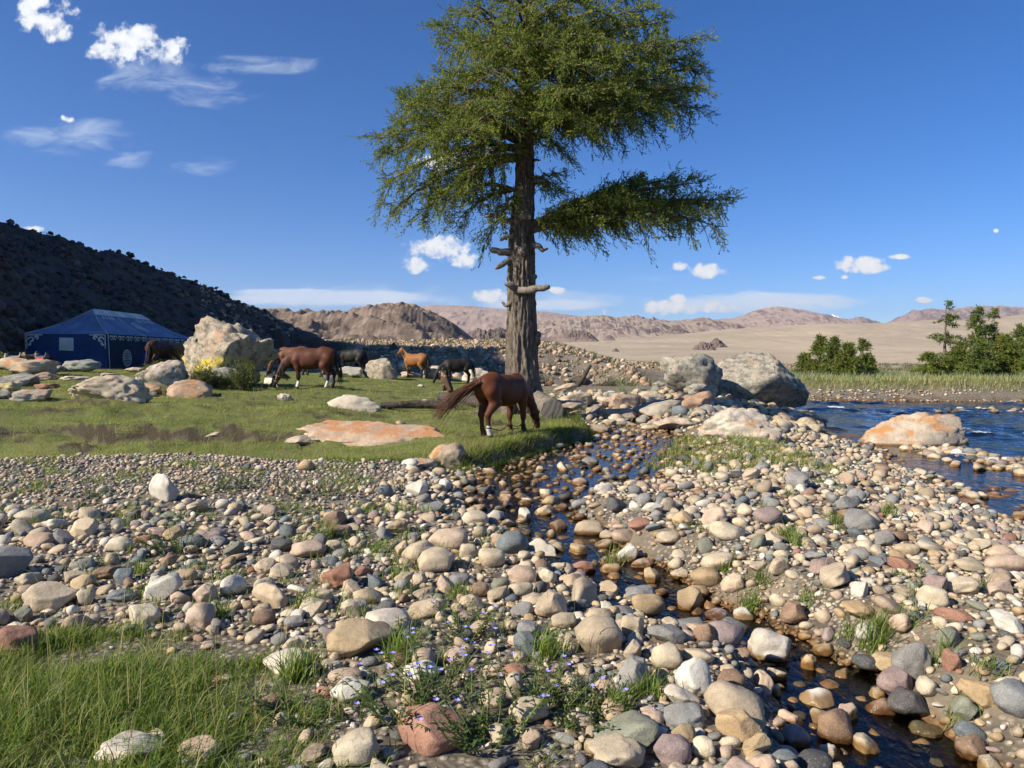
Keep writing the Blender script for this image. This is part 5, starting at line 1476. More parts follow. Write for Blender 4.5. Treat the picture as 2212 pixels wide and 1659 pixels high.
conifer(2070, 742, 84, 51, "dark low larch right of the tallest one", 12, 0)
conifer(2118, 738, 120, 50, "wide low larch in front of the pointed one", 13, 0)
conifer(2168, 725, 100, 51, "bushy larch second from the right edge", 14, 0)
conifer(2205, 704, 110, 53, "large bushy larch at the right edge", 15, 0)
conifer(2240, 760, 110, 49, "low larch cut by the right edge", 16, 0)
# ================================================================== grass, weeds, bushes
m_grass = leaf_mat("grass_blades", .40, .3, .55)
m_leaf = leaf_mat("weed_leaves", .35, .3, .5)
GR = np.random.default_rng(21)
def blades(P, h, w, lean, cols, rng, seg=2, droop=.5, wind=(.25, .05)):
    """curved blades rooted at P"""
    n = len(P)
    an = rng.uniform(0, 6.283, n)
    ln = np.abs(rng.normal(lean, lean * .5, n))
    dx = np.cos(an) * ln + wind[0] * lean; dy = np.sin(an) * ln + wind[1] * lean
    fa = rng.uniform(0, 6.283, n)
    sx, sy = np.cos(fa) * w / 2, np.sin(fa) * w / 2
    lev = [(0, 1.0), (.55, .8), (1.0, 0)] if seg == 2 else [(0, 1.0), (1.0, 0)]
    V = []
    for (t, ww) in lev:
        cx_ = P[:, 0] + dx * h * (t ** 1.6); cy_ = P[:, 1] + dy * h * (t ** 1.6)
        cz_ = P[:, 2] + h * (t - droop * ln * t * t * .6)
        if ww > 0:
            V.append(np.stack([cx_ - sx * ww, cy_ - sy * ww, cz_], -1)); V.append(np.stack([cx_ + sx * ww, cy_ + sy * ww, cz_], -1))
        else:
            V.append(np.stack([cx_, cy_, cz_], -1))
    k = len(V)
    VV = np.stack(V, 1).reshape(-1, 3)
    b = (np.arange(n) * k)[:, None]
    if seg == 2:
        F = [np.concatenate([b + np.array([[0, 1, 3, 2]])]), b + np.array([[2, 3, 4]])]
    else:
        F = [b + np.array([[0, 1, 2]])]
    c = cols[rng.integers(0, len(cols), n)] * rng.uniform(.75, 1.25, (n, 1))
    return VV, F, np.repeat(np.clip(c, 0, 1), k, 0)
def merge(parts):
    VS, F3, F4, CS = [], [], [], []; b = 0
    for (V, F, C) in parts:
        VS.append(V); CS.append(C)
        for f in F:
            (F4 if f.shape[1] == 4 else F3).append(f + b)
        b += len(V)
    Fs = ([np.concatenate(F4)] if F4 else []) + ([np.concatenate(F3)] if F3 else [])
    return np.concatenate(VS), Fs, np.concatenate(CS)
def grass_obj(name, parts, label, parent=None, mat=None):
    V, F, C = merge(parts)
    o = obj(name, mesh_np(name, V, F, False, {'col': ('C', C)}), mat or m_grass, parent)
    if label: tag(o, label, kind='stuff')
    return o
TURF = np.array([(.26,.29,.06),(.30,.32,.07),(.21,.25,.05),(.34,.34,.10),(.38,.35,.14),(.17,.21,.045)])
LUSHC = np.array([(.17,.25,.045),(.20,.29,.055),(.13,.20,.035),(.25,.31,.08),(.11,.17,.035),(.30,.30,.11)])
DRY = np.array([(.42,.36,.17),(.48,.40,.21),(.36,.28,.14),(.38,.36,.15)])
# 1 turf of the meadow
n = 330000
ys = GR.uniform(11.0, 36.0, n); xs = GR.uniform(-.72, .16, n) * ys
keep = (fbm(xs * 1.3, ys * 1.3, 4, 3, 80) > -.42) & (GR.uniform(0, 1, n) < np.clip((13.0 / ys) ** 1.2, .12, 1)) & (cover(xs, ys) > GR.uniform(.25, .8, n))
xs, ys = xs[keep], ys[keep]
zs = terrain(xs, ys)
tall = sstep(fbm(xs * .5, ys * .5, 3, 3, 77), -.05, .4)
h = (GR.uniform(.022, .05, len(xs)) + .05 * tall * GR.uniform(0, 1, len(xs)) ** 2) * (1 + ys * .012)
dmv = poly_sdf(xs, ys, MEADOW)
h = h * (1 + 1.6 * (1 - sstep(dmv, .2, 1.1)) * sstep(xs, -2.0, -.5))
w_b = np.clip(.0042 * ys / 12, .0042, .012) * 1.6
tp = blades(np.stack([xs, ys, zs - .005], 1), h, w_b, .55, TURF, GR, 1)
ys2 = GR.uniform(10.8, 18.5, 60000); xs2 = GR.uniform(-3.0, 2.2, 60000); d2 = poly_sdf(xs2, ys2, MEADOW)
k2 = (d2 > -.10) & (d2 < .30); xs2, ys2 = xs2[k2], ys2[k2]
z2 = np.maximum(terrain(xs2, ys2), brook_level(ys2))
bk = blades(np.stack([xs2, ys2, z2 - .01], 1), GR.uniform(.06, .17, len(xs2)), .009, .75, LUSHC, GR, 2, .9, (.3, -.9))
pt_ = fbm(xs * .8, ys * .8, 7, 3, 78); pd_ = fbm(xs * 1.7 + 5, ys * 1.7, 2, 3, 79)
fac = np.repeat(1 + .55 * pt_, 3)[:, None]; dry_ = np.repeat(sstep(pd_, .12, .42), 3)[:, None]
tp = (tp[0], tp[1], np.clip(tp[2] * fac * (1 - dry_) + np.array([(.36, .30, .14)]) * dry_, 0, 1))
grass_obj("meadow_grass", [tp, bk], "short green turf of the meadow")
# dry stems and tall grass standing in the turf
n = 1500
ys = GR.uniform(11.5, 26, n); xs = GR.uniform(-.7, .12, n) * ys
k_ = (poly_sdf(xs, ys, MEADOW) > .1) & (fbm(xs * .4, ys * .4, 9, 2, 14) > .02); xs, ys = xs[k_], ys[k_]
grass_obj("meadow_stems", [blades(np.stack([xs, ys, terrain(xs, ys)], 1), GR.uniform(.10, .32, len(xs)), .008, .35, np.concatenate([DRY, TURF]), GR)], "thin pale stems standing in the turf")
# 2 lush patch in the near left corner
n = 60000
xs = GR.uniform(-3.4, -.6, n); ys = GR.uniform(2.0, 4.6, n)
dl = poly_sdf(xs, ys, LUSH) + .75 * fbm(xs * 1.6, ys * 1.6, 1, 3, 15) - .10
k_ = dl > GR.uniform(-.25, .30, n); xs, ys, dl = xs[k_], ys[k_], dl[k_]
hh = GR.uniform(.04, .16, len(xs)) * (.45 + .7 * sstep(dl, 0, .6))
grass_obj("lush_grass", [blades(np.stack([xs, ys, terrain(xs, ys) - .01], 1), hh, .0052, .60, LUSHC, GR, 2, .7),
                         blades(np.stack([xs[:900], ys[:900], terrain(xs[:900], ys[:900])], 1), GR.uniform(.10, .22, 900), .004, .5, DRY, GR, 2)], "lush green grass in the near left corner")
# 3 sparse grass between the stones
def sparse(n, y0, y1, test, hmin, hmax, per, name, label, cols=LUSHC, az=.75, spread=.05, w=.006):
    ys = np.sqrt(GR.uniform(y0 ** 2, y1 ** 2, n)); xs = GR.uniform(-az, az, n) * ys
    m = test(xs, ys); xs, ys = xs[m], ys[m]
    X = np.repeat(xs, per) + GR.normal(0, spread, len(xs) * per); Y = np.repeat(ys, per) + GR.normal(0, spread, len(xs) * per)
    return blades(np.stack([X, Y, terrain(X, Y)], 1), GR.uniform(hmin, hmax, len(X)), w, .75, cols, GR)
def t_left(x, y):
    return (x < .2 + .0 * y) & (poly_sdf(x, y, MEADOW) < 0) & (line_dist(x, y, BROOK)[0] > .9) & (fbm(x * .9, y * .9, 5, 3, 16) > .10)
def t_right(x, y):
    return (x > .8) & (poly_sdf(x, y, RIVER) < -.9) & (line_dist(x, y, BROOK)[0] > .8) & (fbm(x * .9, y * .9, 5, 3, 17) > .22)
def t_bar(x, y):
    dx_, dy_ = (x - 3.6) / 1.7, (y - 13.6) / 3.2
    return (dx_ ** 2 + dy_ ** 2 + .5 * fbm(x, y, 2, 2, 18) < 1) & (line_dist(x, y, BROOK)[0] > 1.0)
grass_obj("sparse_grass", [sparse(1500, 2.6, 11.5, t_left, .04, .15, 22, "", ""), sparse(420, 3.5, 12, t_right, .04, .14, 22, "", "", w=.007),
                           sparse(700, 2.6, 9, t_left, .08, .30, 2, "", "", np.concatenate([DRY, LUSHC]), w=.004)], "thin grass growing between the stones")
grass_obj("bar_grass", [sparse(5200, 9.5, 18, t_bar, .06, .20, 12, "", "", np.concatenate([LUSHC, TURF, DRY[:2]]), .45, .07, .012)], "rough green grass on the crest of the gravel bar")
# 4 tufts that stand by themselves
def tuft(px, py, h, nb, label, cols=LUSHC, spread=.05, w=.006, lean=.55):
    P, mp = ground_hit(px, py)
    X = GR.normal(0, spread, nb); Y = GR.normal(0, spread, nb)
    Z = terrain(P.x + X, P.y + Y) - P.z
    X = X * .8; Y = Y * .8
    V, F, C = blades(np.stack([X, Y, Z], 1), h * GR.uniform(.45, 1.1, nb), w, lean, cols, GR)
    o = obj("grass_tuft", mesh_np("grass_tuft", V, F, False, {'col': ('C', C)}), m_grass)
    o.location = P
    tag(o, label, "grass tuft", "grass tufts between the stones")
for (px_, py_, h_, nb_, lab) in [
    (1322,1225,.30,60,"tall green tuft beside the white broken stone in the brook"), (1565,1235,.16,70,"leafy tuft right of the pale wedge-shaped stone"),
    (1620,1315,.15,130,"dense round tuft on the bar right of the tan stone"), (1580,1268,.12,60,"small tuft just behind the peach leaning stone"),
    (1885,1400,.30,80,"fountain of long blades spilling over the white stone"), (1905,1365,.18,70,"upright tuft behind the fountain of grass"),
    (1830,1378,.16,60,"ragged tuft left of the fountain of grass"), (1968,1345,.14,50,"short tuft right of the fountain of grass"),
    (1700,1168,.20,110,"big clump of grass on the bar behind the rough mauve stone"), (1800,1135,.20,80,"leafy clump near the top of the stony bar"),
    (1920,1120,.22,90,"pale green clump on the bar close to the river"), (1720,1180,.18,60,"narrow tuft on the bar left of the rough mauve stone"),
    (2035,1435,.18,50,"tuft beside the terracotta slab"), (2130,1450,.14,50,"thin tuft near the right edge of the bar"), (2000,1290,.16,24,"few thin blades among pale stones at right"),
    (990,1290,.14,90,"dark green tuft right of the knobbly pink stone"), (700,1165,.22,110,"tall bright tuft behind the square cream stone"),
    (660,1310,.16,120,"broad tuft under the low cream stone"), (860,1250,.15,60,"spiky tuft in the middle of the left stones"),
    (1390,1500,.16,120,"green tuft right of the big grey-beige angular boulder"), (1330,1540,.18,90,"tuft in front of the pinkish upright stone"),
    (1180,1420,.2,110,"long grass around the blue-grey square block"), (2070,1545,.14,40,"leafy blades below the terracotta slab in the brook"),
    (470,1340,.18,80,"tuft right of the smooth pink stone"), (640,1470,.22,160,"tuft drooping in front of the wide pale flat stone"),
    (860,1425,.2,120,"tuft at the right end of the long tan stone"), (300,1240,.14,90,"tuft on the sandy soil left of the white stone"),
    (1640,1260,.16,60,"tuft left of the brown round stone on the bar"), (1740,1300,.15,50,"wispy tuft above the rough brown round stone")]:
    tuft(px_, py_, h_, nb_, lab)
# tall dry stalks in front
stalks = []
sx_ = [(262,1400,.62),(345,1420,.46),(420,1500,.40),(165,1380,.36),(105,1440,.40),(560,1560,.42),(300,1560,.45),(215,1600,.5),(390,1590,.44),(680,1480,.34),(870,1600,.52),(1005,1560,.40),
       (1240,1380,.36),(1180,1330,.34),(1160,1310,.30),(240,1330,.3),(180,1330,.34),(520,1480,.4),(470,1590,.5),(140,1590,.45),(60,1560,.42),(740,1560,.36),(600,1400,.3),(640,1330,.3),(1290,1420,.3),(1700,1230,.3),(1760,1250,.3)]
for (px_, py_, hh_) in sx_:
    P, mp = ground_hit(px_, py_)
    for q_ in range(2):
        x, y = P.x + GR.normal(0, .03) * q_, P.y + GR.normal(0, .03) * q_
        stalks.append((x, y, tz(x, y), hh_ * (1 - .35 * q_)))
stalks = np.array(stalks)
parts = [blades(stalks[:, :3], stalks[:, 3], .0045, .22, DRY, GR, 2, .2)]
# seed heads along the upper third
SP, SH = [], []
for (x, y, z, hh_) in stalks[::2]:
    pass
grass_obj("dry_stalks", parts, "tall dry grass stalks in the foreground")

# 5 flowering weeds
m_violet = simple_mat("violet_petal", (.32, .30, .72), .6, .25, 40)
m_stem = simple_mat("weed_stem", (.13, .16, .05), .7, .3, 20)
def weed(px, py, R, hgt, nst, label, flowers=0, seed=0):
    rg = np.random.default_rng(seed)
    P, mp = ground_hit(px, py)
    e = empty("leafy_weed", P)
    tag(e, label, "weed", "leafy weeds between the stones")
    LPs, LDs = [], []; fl = []
    st = MB()
    for k in range(nst):
        a_ = rg.uniform(0, 6.283); r_ = R * math.sqrt(rg.uniform())
        b = np.array([r_ * math.cos(a_) * .5, r_ * math.sin(a_) * .5, -.01]); hh_ = hgt * rg.uniform(.55, 1.1)
        tip = b + np.array([r_ * math.cos(a_) * .8 + rg.normal(0, .03), r_ * math.sin(a_) * .8, hh_])
        mid = (b + tip) / 2 + rg.normal(0, .015, 3)
        st.tube([b, mid, tip], [.0035, .003, .0015], 4, False)
        for j in range(int(9 + hh_ * 40)):
            t = rg.uniform(.12, 1.0)
            p = b * (1 - t) ** 2 + 2 * mid * t * (1 - t) + tip * t * t
            an = rg.uniform(0, 6.283)
            LPs.append(p); LDs.append((math.cos(an), math.sin(an), rg.uniform(-.15, .6)))
        fl.append(tip)
    st.build("stems", m_stem, e)
    LPs, LDs = np.array(LPs), np.array(LDs); LDs /= np.linalg.norm(LDs, axis=1)[:, None]
    n = len(LPs); L = rg.uniform(.018, .042, n)[:, None]; up = np.array([0, 0, 1.0])
    sd = np.cross(LDs, up); sd /= np.linalg.norm(sd, axis=1)[:, None] + 1e-9
    V = np.stack([LPs, LPs + LDs * L * .5 + sd * L * .22, LPs + LDs * L + np.array([0, 0, -.006]), LPs + LDs * L * .5 - sd * L * .22], 1).reshape(-1, 3)
    F = np.arange(len(V)).reshape(-1, 4)
    C = np.repeat(np.array([(.085,.13,.03),(.11,.155,.04),(.065,.105,.03)])[rg.integers(0, 3, n)] * rg.uniform(.8, 1.25, (n, 1)), 4, 0)
    obj("leaves", mesh_np("leaves", V, F, False, {'col': ('C', C)}), m_leaf, e)
    for k in range(flowers):
        tip = fl[k % len(fl)] + rg.normal(0, .012, 3) * (1 + k // len(fl)) + np.array([0, 0, .01 - .03 * (k // len(fl))])
        mb = MB()
        for j in range(5):
            a_ = 2 * math.pi * j / 5 + rg.uniform(0, .4)
            d_ = Vector((math.cos(a_), math.sin(a_), .5)).normalized(); s_ = d_.cross(Vector((0, 0, 1))).normalized()
            r_ = .013
            mb.add([Vector(tip), Vector(tip) + d_ * r_ * .7 + s_ * r_ * .5, Vector(tip) + d_ * r_ * 1.3, Vector(tip) + d_ * r_ * .7 - s_ * r_ * .5], [(0, 1, 2, 3)])
        mb.build("flower", m_violet, e, False)
weed(940,1500,.24,.24,26,"violet-flowered weed above the largest red-brown rock",26,1)
weed(1050,1600,.22,.22,30,"dark leafy weed right of the largest red-brown rock",6,2)
weed(1170,1530,.24,.20,26,"bushy green weed left of the pinkish upright stone",7,3)
weed(1000,1375,.18,.15,16,"small violet-flowered weed right of the white speckled stone",5,4)
weed(860,1390,.16,.12,12,"low weed creeping over the white speckled stone",0,5)
weed(390,1190,.30,.22,26,"dark leafy weed right of the flat red stone",4,6)
weed(690,1075,.5,.30,30,"violet-flowered weed patch at the end of the turf",16,7)
weed(560,1050,.4,.2,20,"low green weed patch on the small gravel",0,8)
weed(200,1075,.3,.16,18,"low weed near the left edge on the gravel",0,9)
weed(480,1055,.3,.18,18,"low weed right of the upright off-white stone",2,10)
weed(1250,1560,.2,.16,20,"small weed beside the greenish grey slab",2,11)
weed(880,1560,.2,.2,20,"leafy weed left of the largest red-brown rock",2,12)
weed(640,1545,.2,.16,16,"broad-leaved weed in the lush grass",0,13)

# 6 bushes
def bush(px, py, w, h, label, seed, cols, Y=None, dense=1.0, fine=.12):
    rg = np.random.default_rng(seed)
    if Y is None:
        P, mp = ground_hit(px, py)
    else:
        P = at(px, py, Y); P.z = min(P.z, tz(P.x, P.y) + 1.5) if False else tz(P.x, P.y); mp = Y / FPX
    e = empty("bush", P)
    tag(e, label, "bush", "scrubby bushes among the boulders")
    R, H = w * mp / 2, h * mp
    st = MB(); LPs, LDs = [], []
    nst = int(34 * dense)
    for k in range(nst):
        a_ = rg.uniform(0, 6.283); r_ = math.sqrt(rg.uniform())
        tip = np.array([R * r_ * math.cos(a_), R * .7 * r_ * math.sin(a_), H * (1 - .45 * r_ * r_) * rg.uniform(.65, 1.08)])
        b = tip * np.array([.35, .35, 0])
        st.tube([b, (b + tip) / 2 + rg.normal(0, .03, 3), tip], [.012, .008, .004], 3, False)
        m = max(5, int(H / .035))
        t = rg.uniform(.15, 1.0, m)
        p = b[None] + (tip - b)[None] * t[:, None] + rg.normal(0, .05 * R + .02, (m, 3))
        LPs.append(p); LDs.append((tip - b)[None] / np.linalg.norm(tip - b) + rg.normal(0, .5, (m, 3)))
    st.build("stems", m_bark, e)
    LPs = np.concatenate(LPs); LDs = np.concatenate(LDs); LDs /= np.linalg.norm(LDs, axis=1)[:, None]
    LPs[:, 2] = np.maximum(LPs[:, 2], .01)
    V, F, C = shoots(LPs, LDs, rg.uniform(.08, .2, len(LPs)), 6, fine * .5, fine * .10, rg, cols, (0, 0, 0))
    obj("foliage", mesh_np("foliage", V, F, False, {'col': ('C', C)}), m_leaf, e)
BC = np.array([(.13,.16,.045),(.16,.18,.06),(.10,.13,.04),(.19,.19,.08)])
BG = np.array([(.20,.22,.10),(.25,.25,.13),(.16,.19,.08),(.30,.27,.14)])
bush(350,830,80,52,"spindly bush in front of the slanting pale boulder",1,BC)
bush(400,822,70,56,"green bush at the left foot of the huge boulder",2,BC)
bush(440,835,60,44,"bush left of the lichened grey rock",3,BC)
bush(520,842,70,54,"dark green bush at the right foot of the huge boulder",4,BC)
bush(470,838,50,26,"low bush under the huge boulder",5,BC)
bush(1480,838,70,50,"olive bush between the two big boulders on the right",6,BG)
bush(1525,848,80,66,"tallest olive bush leaning on the giant dark boulder",7,BG)
bush(1560,858,60,48,"darker bush against the giant boulder's left side",8,BC)
bush(1330,838,110,40,"dark bushes by the far water behind the pinkish rocks",9,np.array([(.05,.075,.025),(.065,.09,.03)]),Y=46,dense=1.6)
bush(1385,835,60,24,"low yellowish bush right of the dark ones by the water",10,BG,Y=44)
bush(8,800,30,34,"dark bush at the left edge on the saddle boulder's side",11,BC)
bush(1667,775,22,16,"tiny conifer top peeping over the giant boulder",12,GREENS,Y=60)
# pale willow whips
P, mp = ground_hit(1350, 858)
V, F, C = blades(np.stack([GR.normal(0, .12, 60), GR.normal(0, .1, 60), np.zeros(60)], 1), GR.uniform(.5, 1.25, 60), .012, .38, np.array([(.42,.44,.26),(.36,.40,.22)]), GR, 2, .2, (-.9, 0))
o = obj("grass_tuft", mesh_np("grass_tuft", V, F, False, {'col': ('C', C)}), m_grass); o.location = P
tag(o, "tall pale tuft of long leaning stalks between the tree and bushes", "grass tuft")
# 7 far bank
n = 26000
ys = GR.uniform(38, 62, n); xs = GR.uniform(.30, .74, n) * ys
k_ = (poly_sdf(xs, ys, RIVER) < -.9) & (fbm(xs * .3, ys * .3, 3, 2, 19) > -.35); xs, ys = xs[k_], ys[k_]
near = 1 - sstep(ys, 40, 46)
FB1 = np.array([(.40,.36,.17),(.46,.40,.20),(.30,.31,.12),(.24,.28,.10)]); FB2 = np.array([(.25,.29,.16),(.30,.33,.20),(.20,.25,.12),(.34,.34,.19)])
m1 = GR.uniform(0, 1, len(xs)) < near
pa = blades(np.stack([xs[m1], ys[m1], terrain(xs[m1], ys[m1])], 1), GR.uniform(.12, .4, m1.sum()), .03, .35, FB1, GR)
pb = blades(np.stack([xs[~m1], ys[~m1], terrain(xs[~m1], ys[~m1])], 1), GR.uniform(.2, .7, (~m1).sum()), .045, .35, FB2, GR)
grass_obj("far_bank_grass", [pa, pb], "tall tan and grey-green grass along the far river bank")
# rough grass by the boulders right of the tree and water plants
def t_rocks(x, y):
    return (poly_sdf(x, y, MEADOW) < .2) & (poly_sdf(x, y, RIVER) < -.5) & (fbm(x * .6, y * .6, 2, 2, 20) > .05) & (x > 1.2)
grass_obj("rock_grass", [sparse(1100, 17, 34, t_rocks, .08, .35, 10, "", "", np.concatenate([TURF, DRY]), .4, .12, .014)], "rough grass between the boulders right of the tree")
# 9 scrub on the moraine
n = 2600
ys = GR.uniform(46, 115, n); xs = GR.uniform(-.25, .6, n) * ys
k_ = t_mor(xs, ys); xs, ys = xs[k_], ys[k_]
per = 8
X = np.repeat(xs, per) + GR.normal(0, .18, len(xs) * per); Y = np.repeat(ys, per) + GR.normal(0, .18, len(xs) * per)
grass_obj("moraine_scrub", [blades(np.stack([X, Y, terrain(X, Y)], 1), GR.uniform(.15, .5, len(X)), .10, .5, np.array([(.17,.17,.08),(.22,.21,.10),(.13,.14,.06)]), GR, 1)], "low olive scrub dotting the moraine")
# ================================================================== shapes from blended volumes
def surface_nets(F, org, hs):
    s = F < 0
    nx, ny, nz = F.shape
    cor = [(i, j, k) for i in (0, 1) for j in (0, 1) for k in (0, 1)]
    sl = lambda A, c: A[c[0]:nx - 1 + c[0], c[1]:ny - 1 + c[1], c[2]:nz - 1 + c[2]]
    cnt = sum(sl(s, c).astype(np.int8) for c in cor)
    act = (cnt > 0) & (cnt < 8)
    ids = np.argwhere(act)
    num = -np.ones(act.shape, dtype=np.int64); num[act] = np.arange(len(ids))
    acc_ = np.zeros((len(ids), 3)); wt_ = np.zeros(len(ids))
    I, J, K = ids.T
    for a in cor:
        for ax in range(3):
            if a[ax] == 1: continue
            b = list(a); b[ax] = 1
            fa = F[I + a[0], J + a[1], K + a[2]]; fb = F[I + b[0], J + b[1], K + b[2]]
            cr = (fa < 0) != (fb < 0)
            t = np.where(cr, fa / np.where(cr, fa - fb, 1), 0)
            p = np.array(a, float)[None].repeat(len(ids), 0); p[:, ax] += t
            acc_ += p * cr[:, None]; wt_ += cr
    V = (ids + acc_ / wt_[:, None]) * hs + np.array(org)
    Q = []
    for ax in range(3):
        o1, o2 = [(1, 2), (2, 0), (0, 1)][ax]
        A = np.moveaxis(s, (ax, o1, o2), (0, 1, 2)); Nn = np.moveaxis(num, (ax, o1, o2), (0, 1, 2))
        ch = A[:-1] != A[1:]
        ch = ch[:, 1:-1, 1:-1]
        e = np.argwhere(ch)
        i, j, k = e[:, 0], e[:, 1] + 1, e[:, 2] + 1
        q_ = np.stack([Nn[i, j - 1, k - 1], Nn[i, j, k - 1], Nn[i, j, k], Nn[i, j - 1, k]], 1)
        inside = A[:-1][i, j, k]
        q_[~inside] = q_[~inside][:, ::-1]
        Q.append(q_)
    return V, np.concatenate(Q)
def blend_mesh(prims, hs=.022, k=.05, pad=.06, smooth_it=2):
    """prims: (ax,ay,az,ra, bx,by,bz,rb, ysq) round cones; ysq squashes y about the bone"""
    P = np.array([p[:8] for p in prims])
    lo = np.minimum(P[:, 0:3] - P[:, 3:4], P[:, 4:7] - P[:, 7:8]).min(0) - pad
    hi = np.maximum(P[:, 0:3] + P[:, 3:4], P[:, 4:7] + P[:, 7:8]).max(0) + pad
    n = np.ceil((hi - lo) / hs).astype(int) + 1
    gx, gy, gz = np.meshgrid(*[lo[i] + np.arange(n[i]) * hs for i in range(3)], indexing='ij')
    D = None
    for p in prims:
        a = np.array(p[0:3]); b = np.array(p[4:7]); ra, rb = p[3], p[7]; sq = p[8] if len(p) > 8 else 1.0
        ab = b - a; L2 = (ab ** 2).sum() + 1e-9
        t = np.clip(((gx - a[0]) * ab[0] + (gy - a[1]) * ab[1] + (gz - a[2]) * ab[2]) / L2, 0, 1)
        d = np.sqrt((gx - a[0] - ab[0] * t) ** 2 + ((gy - a[1] - ab[1] * t) / sq) ** 2 + (gz - a[2] - ab[2] * t) ** 2) - (ra + (rb - ra) * t)
        if sq < 1: d = d * (sq * .5 + .5)
        if D is None: D = d
        else:
            h = np.clip(.5 + .5 * (D - d) / k, 0, 1)
            D = D * (1 - h) + d * h - k * h * (1 - h)
    return surface_nets(D, lo, hs)

# ------------------------------------------------------------------ horses
def horse_prims(pose):
    P = []
    A = lambda *a: P.append(a)
    A(-.50,0,1.00,.265, -.05,0,.955,.285,.88); A(-.05,0,.955,.285, .36,0,.97,.265,.86)
    A(-.62,0,1.04,.20, -.40,0,1.09,.22,.95); A(.34,0,1.16,.12, .46,0,1.10,.14,.6); A(.48,0,.92,.20, .52,0,.86,.16,.9)
    A(-.12,0,.85,.26, .14,0,.84,.265,.95)
    for s in (-1, 1):
        hx = .07 if s > 0 else -.05
        A(-.56,s*.13,.92,.20, -.47+hx*.4,s*.145,.70,.135,.75); A(-.47+hx*.4,s*.145,.70,.125, -.66+hx,s*.13,.45,.062); A(-.66+hx,s*.13,.45,.056, -.63+hx,s*.13,.16,.037)
        A(-.63+hx,s*.13,.16,.043, -.60+hx,s*.13,.10,.042); A(-.60+hx,s*.13,.085,.045, -.585+hx,s*.13,.03,.062)
        fx = -.06 if s > 0 else .05
        A(.42,s*.14,.86,.15, .40+fx*.3,s*.145,.66,.10,.8); A(.40+fx*.3,s*.145,.66,.088, .41+fx,s*.13,.38,.055); A(.41+fx,s*.13,.39,.054, .41+fx,s*.13,.33,.046)
        A(.41+fx,s*.13,.33,.042, .41+fx,s*.13,.15,.036); A(.41+fx,s*.13,.15,.042, .435+fx,s*.13,.09,.040); A(.435+fx,s*.13,.08,.045, .45+fx,s*.13,.03,.060)
    if pose == 'graze':
        A(.45,0,1.02,.21, .78,0,.80,.155,.62); A(.78,0,.80,.155, 1.00,0,.52,.105,.62); A(.52,0,.92,.16, .86,0,.68,.11,.6)
        hd = [(1.00,.52),(1.04,.44),(1.13,.20),(1.17,.08)]
        A(1.01,0,.50,.095, 1.05,0,.36,.11,.72); A(1.04,0,.40,.10, 1.15,0,.14,.062,.85); A(1.14,0,.15,.062, 1.165,0,.085,.058,.95)
        for s in (-1, 1): A(.97,s*.05,.56,.030, .935,s*.075,.655,.010)
        info = dict(crest=[(.42,1.26),(.60,1.13),(.80,.93),(.98,.62)], poll=(1.0,.60), head=[(1.04,.42),(1.14,.14)])
    else:
        A(.45,0,1.06,.20, .70,0,1.30,.145,.6); A(.70,0,1.30,.145, .82,0,1.48,.105,.62); A(.55,0,1.0,.15, .76,0,1.26,.11,.6)
        A(.83,0,1.49,.10, .92,0,1.42,.105,.72); A(.90,0,1.44,.10, 1.10,0,1.24,.060,.85); A(1.09,0,1.25,.062, 1.14,0,1.20,.055,.95)
        for s in (-1, 1): A(.79,s*.05,1.56,.030, .79,s*.07,1.665,.010)
        info = dict(crest=[(.40,1.27),(.55,1.36),(.70,1.50),(.80,1.58)], poll=(.82,1.58), head=[(.92,1.44),(1.09,1.25)])
    return P, info
HB = {}
for pose in ('graze', 'stand'):
    pr, info = horse_prims(pose)
    V, Q = blend_mesh(pr, .027, .045)
    HB[pose] = (V, Q, info)
def hair_mat(name, col):
    return simple_mat(name, col, .55, .35, 14, .35)
m_coat, N = new_mat("horse_coat")
cc = N.n('ShaderNodeAttribute', None, attribute_name='col').outputs['Color']
co = N.n('ShaderNodeTexCoord').outputs['Object']
cv = N.mix(N.math('MULTIPLY', N.smooth(N.noise(co, 5.0, 4), .35, .7), .45), cc, N.mix(1.0, cc, (.62, .58, .55), 'MULTIPLY'))
finish(m_coat, N, cv, .58, N.noise(co, 120, 2), .25, .01, .22)
m_black_hair = hair_mat("black_hair", (.016, .014, .013))
m_red_hair = hair_mat("auburn_hair", (.085, .032, .014))
m_strap = simple_mat("dark_strap", (.03, .025, .02), .7)
m_rope = simple_mat("pale_rope", (.42, .38, .30), .9)
m_eye = simple_mat("dark_eye", (.01, .008, .006), .15, .1, 5, .5, 0)
def strands(name, mat, parent, roots, dirs, lens, rad, sag, rng, seg=6, swing=(0, 0)):
    mb = MB()
    for (r, d, L) in zip(roots, dirs, lens):
        d = Vector(d).normalized(); pts = []; rr = []
        side = Vector((rng.normal(0, .05), rng.normal(0, .05), 0))
        for i in range(seg + 1):
            t = i / seg
            p = Vector(r) + d * (L * t) + Vector((swing[0] * t * t, swing[1] * t * t, -sag * t * t * L)) + side * math.sin(t * 3) * L
            pts.append(p); rr.append(rad * (1 - .75 * t))
        mb.tube(pts, rr, 4, False)
    return mb.build(name, mat, parent)
